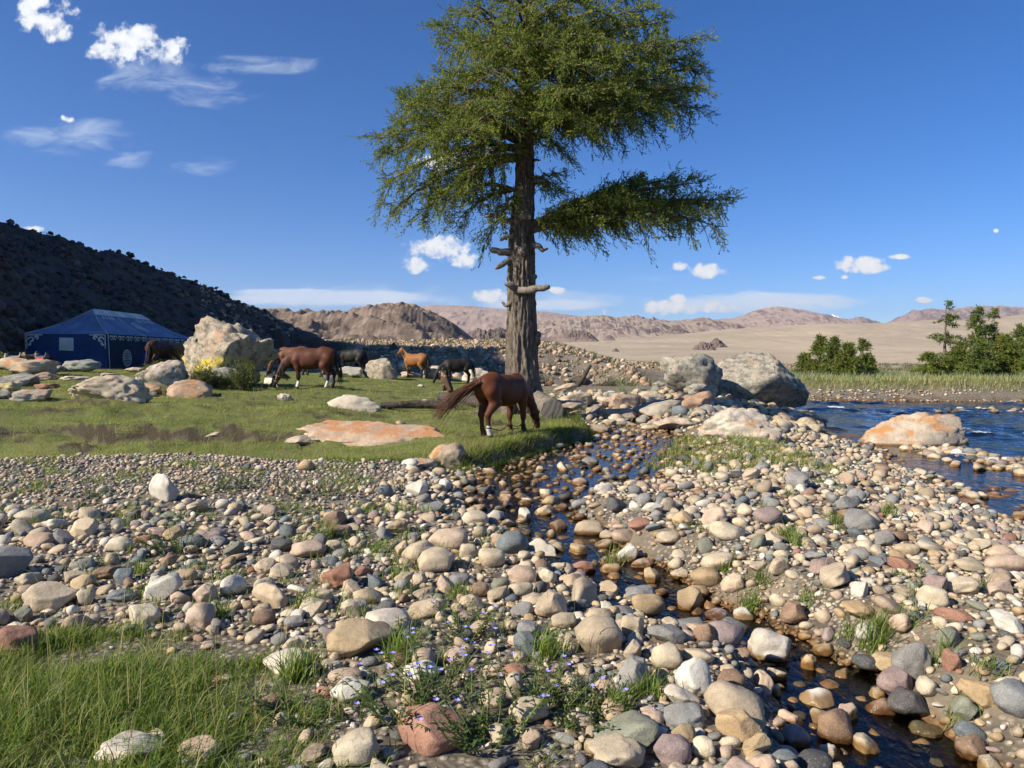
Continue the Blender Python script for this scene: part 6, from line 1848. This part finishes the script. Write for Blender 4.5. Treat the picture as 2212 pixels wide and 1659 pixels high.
def horse(px, py, hpx, head_ang, pose, coat, points, label, seed, Y=None, tail='hang', mane=None, socks=(), tailmat=None, face=None, halter=None, hobble=False, blaze=None):
    """head_ang: direction the horse faces, degrees from +x seen from above"""
    rg = np.random.default_rng(seed)
    if Y is None:
        P, mp = ground_hit(px, py)
    else:
        P = at(px, 775, Y); P.z = tz(P.x, P.y); mp = Y / FPX
    sc = hpx * mp / 1.31
    V, Q, info = HB[pose]
    root_ = empty("horse", P, math.radians(head_ang))
    root_.scale = (sc, sc * 1.06, sc)
    tag(root_, label, "horse", "horses grazing around the camp")
    C = np.repeat(np.array(coat)[None], len(V), 0)
    legm = sstep(-V[:, 2], -.52, -.34) * np.array([1.0])
    legm = legm * (V[:, 0] < .75)
    C = C * (1 - legm[:, None]) + np.array(points)[None] * legm[:, None]
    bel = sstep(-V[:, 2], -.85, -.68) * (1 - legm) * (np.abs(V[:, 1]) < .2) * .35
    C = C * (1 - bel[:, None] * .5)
    hoof = V[:, 2] < .055
    C[hoof & (V[:, 0] < .75)] = (.05, .04, .03)
    for (xs, ys) in socks:
        m = (V[:, 2] < .24) & (V[:, 2] > .055) & (np.sign(V[:, 1]) == ys) & ((V[:, 0] > 0) == (xs > 0)) & (V[:, 0] < .75)
        C[m] = (.62, .58, .52)
    hd = np.array(info['head'])
    if face is not None:
        m = (V[:, 0] > hd[0][0] - .02) & (np.hypot(V[:, 0] - hd[1][0], V[:, 2] - hd[1][1]) < .30)
        C[m] = face
    muz = np.hypot(V[:, 0] - hd[1][0] - .02, V[:, 2] - hd[1][1] + .03) < .085
    C[muz] = np.array(points) * .8 + np.array(coat) * .2
    if blaze is not None:
        m = (V[:, 0] < blaze[0]) & (V[:, 2] > blaze[1]); C[m] = blaze[2]
    b = obj("body", mesh_np("body", V, Q, True, {'col': ('C', C)}), m_coat, root_)
    tm = tailmat or m_black_hair
    if tail == 'hang':
        n = 34
        roots = np.stack([np.full(n, -.80) + rg.normal(0, .012, n), rg.normal(0, .022, n), 1.10 + rg.normal(0, .02, n)], 1)
        dirs = np.stack([-.18 + rg.normal(0, .05, n), rg.normal(0, .05, n), -np.ones(n)], 1)
        strands("tail", tm, root_, roots, dirs, rg.uniform(.65, .98, n), .016, .05, rg)
    else:
        n = 120
        ca, sa = math.cos(-math.radians(head_ang)), math.sin(-math.radians(head_ang))
        wd = np.array(tail)                                       # wind direction in the world
        ld = np.array([wd[0] * ca - wd[1] * sa, wd[0] * sa + wd[1] * ca, wd[2]])
        roots = np.stack([np.full(n, -.80) + rg.normal(0, .02, n), rg.normal(0, .03, n), 1.10 + rg.normal(0, .03, n)], 1)
        dirs = ld[None] + rg.normal(0, .10, (n, 3))
        strands("tail", tm, root_, roots, dirs, rg.uniform(.5, .98, n), .010, .45, rg, 8)
    mb = MB(); mb.tube([(-.70,0,1.14),(-.78,0,1.13),(-.83,0,1.05)], [.05,.045,.03], 8); mb.build("tail_dock", tm, root_)
    cr = info['crest']; n = 64
    ts = rg.uniform(0, 1, n)
    cx_ = np.interp(ts, np.linspace(0, 1, 4), [c[0] for c in cr]); cz_ = np.interp(ts, np.linspace(0, 1, 4), [c[1] for c in cr])
    sidey = mane if mane else 1
    roots = np.stack([cx_, rg.normal(0, .012, n), cz_], 1)
    dirs = np.stack([rg.normal(.02, .12, n), sidey * rg.uniform(.25, .6, n), -np.ones(n) * .8 + .2], 1)
    strands("mane", tm, root_, roots, dirs, rg.uniform(.16, .34, n), .013, .35, rg)
    pl = info['poll']; n = 12
    f = (1, -.9) if pose == 'graze' else (.8, -.7)
    strands("forelock", tm, root_, np.stack([np.full(n, pl[0] + .04), rg.normal(0, .02, n), np.full(n, pl[1] - .02)], 1),
            np.stack([np.full(n, f[0] * .3), rg.normal(0, .15, n), np.full(n, f[1])], 1), rg.uniform(.10, .2, n), .011, .1, rg)
    h0, h1 = Vector((hd[0][0], 0, hd[0][1])), Vector((hd[1][0], 0, hd[1][1]))
    for s in (-1, 1):
        ev = h0.lerp(h1, .18) + Vector((.045 if pose == 'graze' else .03, s * .068, .03))
        vv, ff = ICO[2]
        obj("eye", mesh_np("eye", vv * .018 + np.array(ev), ff), m_eye, root_)
    if halter is not None:
        axd = (h1 - h0).normalized(); up = Vector((0, 1, 0)).cross(axd)
        mb = MB()
        for (t, rx, ry) in ((.72, .095, .080), (.12, .135, .095)):
            c = h0.lerp(h1, t)
            ring = [c + up * (math.cos(a_) * rx) + Vector((0, 1, 0)) * (math.sin(a_) * ry) for a_ in np.linspace(0, 6.283, 17)]
            mb.tube(ring, .011, 5, False)
        for s in (-1, 1):
            mb.tube([h0.lerp(h1, .12) + Vector((0, s * .095, 0)), h0.lerp(h1, .72) + Vector((0, s * .08, 0))], .010, 5)
        mb.build("halter", halter, root_)
        mb = MB(); e0 = h0.lerp(h1, .3) - up * .1
        mb.tube([e0, e0 + Vector((-.04, .02, -.12)), Vector((e0.x - .10, .04, .03)), Vector((e0.x - .16, .10, .02))], .010, 5)
        mb.build("lead_rope", halter, root_)
    if hobble:
        mb = MB()
        legs = [(.40+.05, -.13, .17), (.40-.06, .13, .17), (-.63-.05, -.13, .19)]
        for l in legs:
            mb.tube([Vector(l) + Vector((math.cos(a_) * .052, math.sin(a_) * .052, 0)) for a_ in np.linspace(0, 6.283, 13)], .012, 5, False)
        mb.tube([legs[0], (.40, 0, .13), legs[1]], .010, 5); mb.tube([legs[1], (-.1, .02, .08), legs[2]], .009, 5)
        mb.build("hobble", m_strap, root_)
    return root_
BLK = (.022, .018, .016)
horse(1090, 938, 136, 52, 'graze', (.125,.040,.017), (.085,.030,.015), "chestnut horse grazing before the tree with its tail blowing left", 1,
      tail=(-.95,-.10,-.30), tailmat=m_red_hair, socks=[(-1,-1)], halter=m_strap, hobble=True)
horse(672, 838, 90, 178, 'graze', (.100,.034,.017), BLK, "reddish bay horse grazing with its head down beside the huge boulder", 2, socks=[(1,-1),(1,1),(-1,1)], halter=m_rope, mane=1, face=(.20,.07,.03))
horse(758, 812, 52, 172, 'graze', (.035,.030,.027), BLK, "black-brown horse standing just behind the bay horse's rump", 3, Y=41)
horse(802, 806, 48, 175, 'graze', (.19,.095,.045), BLK, "brown horse with a white rump patch behind the hollow boulder", 4, Y=46, blaze=(-.62,1.02,(.6,.56,.5)))
horse(896, 820, 54, 150, 'stand', (.27,.115,.038), BLK, "golden buckskin horse with black tail looking left with raised head", 5, Y=38.5)
horse(986, 835, 56, 196, 'graze', BLK, (.012,.011,.011), "black horse grazing behind the perched eagle", 6, Y=35)
horse(346, 790, 66, 84, 'graze', (.060,.028,.018), BLK, "dark bay horse seen from behind at the tent door", 7, Y=36)
horse(392, 792, 62, 172, 'graze', (.23,.125,.055), (.06,.035,.02), "light brown horse between the tent and the huge boulder", 8, Y=37)
horse(632, 800, 62, 176, 'graze', (.16,.065,.035), BLK, "brown horse mostly hidden behind the huge boulder", 9, Y=36)

# ------------------------------------------------------------------ eagle and logs
def log_between(name, p0, p1, r0, r1, mat, label, rough=.12, seg=26, ends=True, bend=0.0, cat="log", group=None, seed=0):
    rg = np.random.default_rng(seed)
    p0, p1 = Vector(p0), Vector(p1)
    e = empty(name, p0)
    L = (p1 - p0).length
    t = np.linspace(0, 1, seg); an = np.linspace(0, 6.283185, 18, endpoint=False)
    ax = (p1 - p0).normalized(); a = ax.cross(Vector((0, 0, 1))).normalized(); b = a.cross(ax)
    Tm, An = np.meshgrid(t, an, indexing='ij')
    R = (r0 + (r1 - r0) * Tm) * (1 + rough * fbm(np.cos(An) * 2.2 + seed, np.sin(An) * 2.2, Tm * L * 1.5, 3, seed, .6))
    ctr = np.array(p1 - p0)[None, None] * Tm[..., None] + np.array(b)[None, None] * (bend * np.sin(np.pi * Tm))[..., None] + np.array(a)[None, None] * (.04 * L * pnoise(Tm * 3, np.zeros_like(Tm) + seed, 0, 3))[..., None]
    Vv = ctr + np.array(a) * (R * np.cos(An))[..., None] + np.array(b) * (R * np.sin(An))[..., None]
    n0, n1 = Tm.shape; idx = np.arange(n0 * n1).reshape(n0, n1)
    Qs = np.stack([idx[:-1], np.roll(idx, -1, 1)[:-1], np.roll(idx, -1, 1)[1:], idx[1:]], -1).reshape(-1, 4)
    obj("log_bark", mesh_np("log_bark", Vv.reshape(-1, 3), Qs), mat, e)
    if ends:
        for i_, nm in ((0, "cut_end"), (n0 - 1, "cut_end")):
            ring = Vv[i_]; c = ring.mean(0) + np.array(ax) * (.01 if i_ else -.01)
            mb = MB(); mb.add(list(map(tuple, ring)) + [tuple(c)], [(k, (k + 1) % n1, n1) for k in range(n1)])
            mb.build(nm, m_cut, e, False)
    tag(e, label, cat, group)
    return e
m_cut, N = new_mat("cut_wood")
co = N.n('ShaderNodeNewGeometry').outputs['Position']
wv_ = N.n('ShaderNodeTexWave', {'Vector': co, 'Scale': 14.0, 'Distortion': 2.0}, wave_type='RINGS').outputs[1]
finish(m_cut, N, N.mix(wv_, (.16, .135, .11), (.27, .235, .19)), .9, N.noise(co, 40, 3), .3)
def gp(px, py, dz=0):
    P, mp = ground_hit(px, py); P.z += dz; return P
a_, b_ = gp(822, 882, .06), gp(985, 884, .08)
log_between("fallen_log", a_, b_, .085, .12, m_charred, "long dark fallen log lying across the meadow", .3, bend=.05, seed=3)
a_ = gp(952, 866, .14); b_ = gp(1062, 884, .14)
plog = log_between("perch_log", a_, b_, .15, .19, m_charred, "short thick dark log carrying the eagle", .15, seed=4)
lg = Vector(plog.location)
a_ = at(1158, 858, TY - .1); b_ = gp(1193, 905, .20)
log_between("cut_log", a_, b_, .20, .27, m_deadwood, "grey cut log lying at the right foot of the big tree", .10, seed=5)
e = log_between("driftwood", gp(1018, 872, .0), gp(1026, 836, .15) + Vector((0, 0, .18)), .08, .05, m_charred, "dark upright driftwood snag behind the chestnut horse's tail", .3, 14, False, seed=6)
mb = MB(); mb.tube([gp(1245,838,.0) - Vector(gp(1245,838)), Vector((.35,.0,.45)), Vector((.75,.05,1.15))], [.16,.12,.08], 8)
o = mb.build("driftwood", m_charred); o.location = gp(1245, 836); tag(o, "black driftwood branch sticking up by the far water", "driftwood")
m_feather, N = new_mat("eagle_feathers")
cc = N.n('ShaderNodeAttribute', None, attribute_name='col').outputs['Color']
co = N.n('ShaderNodeTexCoord').outputs['Object']
st = N.n('ShaderNodeMapping', {'Vector': co, 'Scale': (30, 30, 9)}).outputs[0]
finish(m_feather, N, N.mix(N.math('MULTIPLY', N.smooth(N.noise(st, 1.0, 3), .4, .65), .7), cc, N.mix(1.0, cc, (.45, .42, .40), 'MULTIPLY')), .75, N.noise(st, 1.2, 3), .5, .02)
eg = empty("golden_eagle", lg + Vector((.16, .02, .14)))
eg.rotation_euler = (0, 0, math.radians(160)); eg.scale = (1.3, 1.3, 1.3)
tag(eg, "hooded brown eagle perched on the dark log", "eagle")
pr = [(.02,0,.30,.105, -.05,0,.16,.095,.85), (.05,0,.40,.075, .03,0,.30,.10,.9), (.075,0,.48,.045, .05,0,.40,.07), (.09,0,.51,.043, .095,0,.50,.04)]
pr += [(-.02,s*.07,.38,.05, -.14,s*.065,.06,.045,.5) for s in (-1, 1)] + [(-.13,s*.05,.10,.04, -.20,s*.02,-.10,.022,.5) for s in (-1, 1)]
pr += [(-.09,0,.10,.055, -.17,0,-.13,.035,.9)] + [(.02,s*.055,.16,.05, .035,s*.055,.06,.03) for s in (-1, 1)]
V, Q = blend_mesh(pr, .010, .025)
C = np.repeat(np.array([(.11,.065,.035)]), len(V), 0)
C[V[:, 2] > .40] = (.27,.16,.07); C[(V[:, 0] > .03) & (V[:, 2] < .38)] = (.13,.075,.04); C[V[:, 2] < .02] = (.06,.04,.028)
obj("body", mesh_np("body", V, Q, True, {'col': ('C', C)}), m_feather, eg)
vv, ff = ICO[3]
obj("hood", mesh_np("hood", vv * np.array((.050,.046,.042)) + np.array((.098,0,.525)), ff), simple_mat("hood_leather", (.02,.022,.028), .4), eg)
mb = MB(); mb.tube([(.135,0,.515),(.165,0,.51),(.180,0,.49),(.178,0,.475)], [.018,.015,.009,.003], 8); mb.build("beak", simple_mat("beak_horn", (.45,.38,.26), .4), eg)
mb = MB(); mb.tube([(.08,0,.56),(.075,0,.60),(.06,.01,.63)], [.008,.006,.002], 5); mb.build("hood_plume", m_rope, eg)
for s in (-1, 1):
    mb = MB(); mb.tube([(.03,s*.055,.07),(.035,s*.055,.0)], [.018,.014], 8)
    for k in (-.5, 0, .5): mb.tube([(.035,s*.055,.005),(.035+.05*math.cos(k),s*.055+.05*math.sin(k),.012),(.035+.075*math.cos(k),s*.055+.075*math.sin(k),-.012)], [.010,.008,.003], 5)
    mb.tube([(.035,s*.055,.005),(-.01,s*.055,.008),(-.03,s*.055,-.012)], [.010,.008,.003], 5)
    mb.build("foot", simple_mat("yellow_foot", (.5,.36,.08), .5), eg)
mb = MB(); mb.tube([(.03,.05,.04),(.12,.06,-.08),(.14,.02,-.22),(.05,-.02,-.26),(-.03,.0,-.12)], .009, 5); mb.build("jesses", m_rope, eg)

# ------------------------------------------------------------------ saddles and gear
def saddle(loc, rz, tilt, label, cols, s=1.0):
    e = empty("saddle", loc, rz); e.rotation_euler = (tilt, 0, rz); e.scale = (s, s, s)
    tag(e, label, "saddle", "riding gear laid out in the camp")
    V, Q = blend_mesh([(-.20,0,.26,.06, .20,0,.26,.06,2.6), (-.24,-.10,.30,.045,-.24,.10,.30,.045), (-.24,0,.38,.045,-.24,0,.30,.06,2.0), (.24,-.05,.34,.035,.24,.05,.34,.035), (.24,0,.44,.03,.22,0,.30,.04)], .02, .04)
    obj("seat", mesh_np("seat", V, Q), simple_mat("saddle_leather_%d" % len(bpy.data.materials), cols[0], .4), e)
    for sd in (-1, 1):
        mb = MB()
        g = [[((i / 4 - .5) * .52, sd * (.13 + .16 * (j / 5)), .25 - .22 * (j / 5) ** 1.3 + .01 * math.sin(i * 2)) for i in range(5)] for j in range(6)]
        V = [p for r in g for p in r] + [(p[0], p[1] + sd * .02, p[2] + .01) for r in g for p in r]
        F = [(j*5+i, j*5+i+1, j*5+i+6, j*5+i+5) for j in range(5) for i in range(4)]
        F += [tuple(30 + k for k in f)[::-1] for f in F]
        mb.add(V, F); mb.build("flap", simple_mat("saddle_flap_%d" % len(bpy.data.materials), cols[1], .7), e)
        mb = MB(); mb.tube([(.05, sd*.28, .15), (.06, sd*.32, .0), (.02, sd*.33, -.03), (.10, sd*.33, -.03), (.06, sd*.32, .0)], .012, 5); mb.build("stirrup", m_strap, e)
    return e
saddle(gp(708, 822, .02), .6, .25, "saddle on its pale pad in the grass behind the bay horse", ((.03,.026,.025), (.46,.40,.32)), 1.1)
saddle(gp(722, 820, .02), 2.0, -.3, "dark saddle tipped over beside the pale-padded one", ((.02,.02,.022), (.22,.10,.07)), 1.0)
saddle(gp(600, 830, .02), -.5, .4, "saddle with a cream blanket behind the bay horse's front legs", ((.04,.035,.03), (.55,.50,.42)), 1.3)
zb_ = [b for b in BOULDERS if abs(b[0] - at(57, 775, b[1]).x) < 2.2 and b[1] < 34]
bt = max(BOULDERS[1:2], key=lambda b: b[4])
for k, (dx_, lab, cl, rz_) in enumerate([(-.55, "pale saddle at the left end of the pile on the boulder", ((.30,.27,.22), (.34,.28,.22)), .3), (.0, "wooden-framed saddle in the middle of the pile on the boulder", ((.12,.09,.05), (.10,.07,.05)), 1.2),
                                   (.55, "saddle with red cloth at the right end of the pile on the boulder", ((.10,.09,.09), (.45,.05,.05)), -.4)]):
    saddle(Vector((bt[0] + dx_, bt[1] + .15, bt[4] - .20 - .08 * abs(dx_))), rz_, .2, lab, cl, .95)
mb = MB()
V, Q = blend_mesh([(0,0,.12,.12,0,0,.45,.13,.8),(0,0,.45,.12,.02,0,.56,.08,.8),(-.06,.06,.3,.06,-.06,.07,.45,.05)], .025, .05)
bag = obj("blue_bag", mesh_np("blue_bag", V, Q), simple_mat("blue_nylon", (.02,.06,.22), .5, .3, 9))
P_ = at(313, 797, 40.5); bag.location = (P_.x, P_.y, tz(P_.x, P_.y)); bag.scale = (1.2, 1.2, 1.5)
tag(bag, "blue bag standing inside the tent door", "bag")

# ------------------------------------------------------------------ the tent
def cloth_mat(name, col, rough=.75):
    m, N = new_mat(name)
    co = N.n('ShaderNodeTexCoord').outputs['Object']
    c = N.mix(N.smooth(N.noise(co, 1.3, 4), .3, .7), tuple(v * .8 for v in col), tuple(v * 1.15 for v in col))
    p = N.n('ShaderNodeBsdfPrincipled', {'Base Color': c, 'Roughness': rough, 'Specular IOR Level': .25})
    b = N.n('ShaderNodeBump', {'Height': N.noise(co, 4.0, 4), 'Strength': .35, 'Distance': .05}); N.link(b.outputs[0], p.inputs['Normal'])
    t = N.n('ShaderNodeBsdfTranslucent', {'Color': c})
    mx = N.n('ShaderNodeMixShader', {0: .25, 1: p.outputs[0], 2: t.outputs[0]})
    N.n('ShaderNodeOutputMaterial', {'Surface': mx.outputs[0]})
    return m
m_blue = cloth_mat("blue_canvas", (.040, .085, .21)); m_roof_sunlit = cloth_mat("sun_lightened_canvas", (.25, .32, .45)); m_navy = cloth_mat("navy_canvas", (.022, .038, .075))  # roof blue lightened: sun grazing the roof is put into its colour
m_white = cloth_mat("white_canvas", (.84, .81, .72)); m_pole = simple_mat("tent_pole", (.50, .46, .38), .6)  # white lightened along with the roof to carry that sun
tx0, tx1, ty0, ty1 = -24.9, -20.8, 38.0, 48.2
tz0 = 1.0; ez = 2.86; rz_ = 4.28; rx = -22.9; ry0, ry1 = 40.5, 45.7
tent = empty("tent", (rx, ty0, tz0)); O = Vector((rx, ty0, tz0))
tag(tent, "big blue canvas tent with white scroll ornaments below the dark hill", "tent")
def patch(name, p00, p10, p11, p01, nu, nv, disp, mat, parent=tent):
    p00, p10, p11, p01 = map(Vector, (p00, p10, p11, p01))
    V = []; nrm = (p10 - p00).cross(p01 - p00).normalized()
    for j in range(nv + 1):
        for i in range(nu + 1):
            u_, v_ = i / nu, j / nv
            p = p00.lerp(p10, u_).lerp(p01.lerp(p11, u_), v_)
            V.append(p + nrm * disp(u_, v_) - O)
    F = [(j*(nu+1)+i, j*(nu+1)+i+1, (j+1)*(nu+1)+i+1, (j+1)*(nu+1)+i) for j in range(nv) for i in range(nu)]
    mb = MB(); mb.add(V, F)
    return mb.build(name, mat, parent)
sag = lambda a: (lambda u_, v_: -a * math.sin(math.pi * v_) * (.6 + .4 * abs(math.sin(u_ * math.pi * 3))) )
def roofpt(u_, v_):       # right-hand slope: u along the ridge, v from eave to ridge (for ornaments)
    e_ = Vector((tx1 + .05, ty0 + (ty1 - ty0) * u_, ez)); r_ = Vector((rx, ry0 + (ry1 - ry0) * u_, rz_))
    return e_.lerp(r_, v_)
OV = .08
patch("roof_panel", (tx1+OV,ty0-OV,ez), (tx1+OV,ty1+OV,ez), (rx,ry1,rz_), (rx,ry0,rz_), 30, 12, sag(.16), m_roof_sunlit)
patch("roof_panel", (tx0-OV,ty1+OV,ez), (tx0-OV,ty0-OV,ez), (rx,ry0,rz_), (rx,ry1,rz_), 30, 12, sag(.16), m_roof_sunlit)
patch("roof_panel", (tx0-OV,ty0-OV,ez), (tx1+OV,ty0-OV,ez), (rx,ry0,rz_), (rx-.001,ry0,rz_), 20, 12, sag(.20), m_roof_sunlit)
patch("roof_panel", (tx1+OV,ty1+OV,ez), (tx0-OV,ty1+OV,ez), (rx-.001,ry1,rz_), (rx,ry1,rz_), 20, 12, sag(.20), m_roof_sunlit)
fold = lambda a: (lambda u_, v_: a * (math.sin((u_ * 2.2 - v_ * 1.6) * 9) * .6 + math.sin((u_ * 3.1 - v_ * 2.4) * 14) * .4) * math.sin(math.pi * u_) ** .5 * (1 - v_ * .8))
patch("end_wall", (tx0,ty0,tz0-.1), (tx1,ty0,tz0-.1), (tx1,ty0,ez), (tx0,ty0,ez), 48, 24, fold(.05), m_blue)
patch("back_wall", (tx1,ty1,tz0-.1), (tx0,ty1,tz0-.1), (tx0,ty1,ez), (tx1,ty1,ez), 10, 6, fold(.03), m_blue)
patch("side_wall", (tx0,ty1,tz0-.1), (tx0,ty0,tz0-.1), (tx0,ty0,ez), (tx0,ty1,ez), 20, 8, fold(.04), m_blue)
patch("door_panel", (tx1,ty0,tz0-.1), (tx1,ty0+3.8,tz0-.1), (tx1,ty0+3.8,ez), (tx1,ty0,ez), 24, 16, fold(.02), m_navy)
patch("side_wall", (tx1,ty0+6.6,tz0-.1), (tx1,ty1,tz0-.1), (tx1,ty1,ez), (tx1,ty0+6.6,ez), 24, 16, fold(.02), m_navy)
patch("valance", (tx1+.03,ty0+3.8,ez-.42), (tx1+.03,ty0+6.6,ez-.42), (tx1+.03,ty0+6.6,ez), (tx1+.03,ty0+3.8,ez), 16, 4, fold(.01), m_navy)
patch("window_patch", (-23.22,ty0-.06,2.02), (-22.48,ty0-.06,2.0), (-22.47,ty0-.06,2.66), (-23.2,ty0-.06,2.68), 6, 6, fold(.008), m_white)
patch("ground_sheet", (tx0+.1,ty0+.1,tz0+.02), (tx1-.1,ty0+.1,tz0+.02), (tx1-.1,ty1-.1,tz0+.02), (tx0+.1,ty1-.1,tz0+.02), 2, 2, lambda u_, v_: 0, m_navy)
def ribbon(name, lines, width, fmap, mat):
    """flat cloth strips following 2-D lines, laid on the surface fmap(s, t)"""
    mb = MB()
    for ln in lines:
        n = len(ln); L = []; 
        for i, (s, t) in enumerate(ln):
            a, b = ln[max(0, i-1)], ln[min(n-1, i+1)]
            dx, dy = b[0]-a[0], b[1]-a[1]; l = math.hypot(dx, dy) or 1
            w_ = width * (1 if 0 < i < n - 1 else .6)
            L.append((s - dy / l * w_ / 2, t + dx / l * w_ / 2)); L.append((s + dy / l * w_ / 2, t - dx / l * w_ / 2))
        mb.add([fmap(*p) - O for p in L], [(2*i, 2*i+1, 2*i+3, 2*i+2) for i in range(n - 1)])
    return mb.build(name, mat, tent, False)
def curl(cx_, cy_, r, turns, a0, dirn=1, n=18):
    return [(cx_ + r * (1 - .72 * k / n) * math.cos(a0 + dirn * turns * 6.283 * k / n), cy_ + r * (1 - .72 * k / n) * math.sin(a0 + dirn * turns * 6.283 * k / n)) for k in range(n + 1)]
sidef = lambda s, t: Vector((tx1 + .05, ty0 + s, ez - t))
scroll = []
for k in range(12):
    s0 = .35 + k * .82
    if s0 > 10: break
    scroll += [curl(s0, .22, .15, .9, math.pi, 1), curl(s0 + .40, .20, .15, .9, 0, -1), [(s0 - .15, .06), (s0 + .2, .10), (s0 + .5, .06)], [(s0+.2,.10),(s0+.2,.32)]]
ribbon("scroll_ornament", scroll, .055, sidef, m_white)
endf = lambda s, t: Vector((tx0 + s, ty0 - .075, ez - t))
W_ = tx1 - tx0
for sg, s0 in ((1, 0), (-1, W_)):
    L = [[(s0 + sg * .04, .02), (s0 + sg * .04, .75)], [(s0 + sg * .02, .05), (s0 + sg * .85, .05)], curl(s0 + sg * .27, .30, .16, .9, math.pi if sg > 0 else 0, sg), curl(s0 + sg * .56, .20, .11, .9, math.pi if sg > 0 else 0, sg), curl(s0 + sg * .16, .52, .09, .8, -1.57, sg)]
    ribbon("corner_ornament", L, .085, endf, m_white)
ring = lambda cx_, cy_, r, n=36: [(cx_ + r * math.cos(6.2832 * k / n), cy_ + r * math.sin(6.2832 * k / n)) for k in range(n + 1)]
def emblem(cx_, cy_, r, f, name):
    L = [ring(cx_, cy_, r * .93)]
    L += [[(cx_ - r * .9, cy_), (cx_ - r * .12, cy_)], [(cx_ + r * .12, cy_), (cx_ + r * .9, cy_)], [(cx_ - r * .9, cy_ + .14 * r), (cx_ + r * .9, cy_ + .14 * r)], [(cx_ - r * .9, cy_ - .14 * r), (cx_ + r * .9, cy_ - .14 * r)],
          [(cx_, cy_ - r * .9), (cx_, cy_ - r * .15)], [(cx_, cy_ + r * .15), (cx_, cy_ + r * .9)]]
    for sy in (-1, 1):
        for sx in (-1, 1):
            L.append([(cx_ + sx * r * .60, cy_ + sy * r * .14), (cx_ + sx * r * .60, cy_ + sy * r * .38), (cx_ + sx * r * .22, cy_ + sy * r * .38), (cx_ + sx * r * .22, cy_ + sy * r * .64), (cx_ + sx * r * .48, cy_ + sy * r * .66)])
    ribbon(name, L, r * .13, f, m_white)
emblem(1.9, ez - 1.62, .46, sidef, "emblem")
roofn = (Vector((0,1,0)).cross(Vector((rx - tx1, 0, rz_ - ez)))).normalized()
def rooff(s, t):                      # s metres along, t metres down from the ridge
    u_ = s / 10.2; v_ = 1 - t / 2.5
    p = roofpt(u_, v_)
    return p + Vector((.45, 0, .62)).normalized() * (.05) + Vector((-.16 * math.sin(math.pi * v_) * .56, 0, -.16 * math.sin(math.pi * v_) * .83)) * .75
emblem(5.2, 1.45, .52, rooff, "roof_emblem")
band = MB()
for k in range(20):
    s0, s1 = .0 + 10.2 * k / 20, 10.2 * (k + 1) / 20
    band.add([rooff(s0, .0) - O, rooff(s1, .0) - O, rooff(s1, .5) - O, rooff(s0, .5) - O], [(0, 1, 2, 3)])
band.build("ridge_band", m_white, tent, False)
scroll = []
for s0 in (1.0, 2.0, 6.6, 7.8, 8.8):
    scroll += [curl(s0, .68, .20, .9, math.pi, -1), curl(s0 + .5, .66, .17, .9, 0, 1)]
ribbon("roof_scroll", scroll, .11, rooff, m_white)
for (a, b, nm, r_) in [((tx1+.1,ty0-.05,ez+.05),(tx1+.28,ty0-.25,tz0-.1),"corner_pole",.022), ((tx1+.08,ty0+3.8,ez),(tx1+1.5,ty0+4.0,tz0+.1),"guy_rope",.014), ((tx1+.08,ty0+7.2,ez),(tx1+1.3,ty0+7.4,tz0+.1),"guy_rope",.014),
                   ((rx,ry0,tz0),(rx,ry0,rz_+.02),"tent_pole",.03), ((rx,ry1,tz0),(rx,ry1,rz_+.02),"tent_pole",.03), ((tx0-.05,ty0-.05,ez),(tx0-.05,ty0-.06,tz0-.1),"corner_pole",.02)]:
    mb = MB(); mb.tube([Vector(a) - O, Vector(b) - O], r_, 8); mb.build(nm, m_pole, tent)
for (a, b) in [((tx1+OV,ty0-OV,ez),(rx,ry0,rz_)), ((tx0-OV,ty0-OV,ez),(rx,ry0,rz_)), ((tx1+OV,ty0+3.8,ez),(rx,ry0+1.9,rz_))]:
    mb = MB(); a, b = Vector(a), Vector(b)
    mb.tube([a.lerp(b, t) - O + Vector((0, 0, -.13 * math.sin(math.pi * t) + .012)) for t in np.linspace(0, 1, 9)], .018, 5); mb.build("roof_seam", m_white, tent)

def nest(root_, child, part):
    par = [c for c in root_.children if c.name.split('.')[0] == part]
    for c in [c for c in root_.children if c.name.split('.')[0] == child]:
        c.parent = par[0]
nest(tent, "emblem", "door_panel"); nest(tent, "scroll_ornament", "door_panel"); nest(tent, "corner_ornament", "end_wall"); nest(tent, "window_patch", "end_wall")
nest(tent, "roof_emblem", "roof_panel"); nest(tent, "ridge_band", "roof_panel"); nest(tent, "roof_scroll", "roof_panel"); nest(tent, "roof_seam", "roof_panel")
nest(eg, "hood_plume", "hood"); nest(eg, "jesses", "foot")
for h_ in [o for o in COL.objects if o.name.split('.')[0] == "horse"]:
    nest(h_, "tail", "tail_dock"); nest(h_, "eye", "body"); nest(h_, "lead_rope", "halter")

# ================================================================== air
mb = MB(); mb.box(-13500, 13500, -2500, 13000, -60, 900)
m_haze, N = new_mat("haze")
pv = N.n('ShaderNodeVolumePrincipled', {'Color': (.78, .82, .95, 1), 'Density': 5.0e-5, 'Anisotropy': 0.2})
N.n('ShaderNodeOutputMaterial', {'Volume': pv.outputs[0]})
hz_ = mb.build("haze", m_haze, None, False)
tag(hz_, "thin bluish haze over the far hills", kind='stuff')
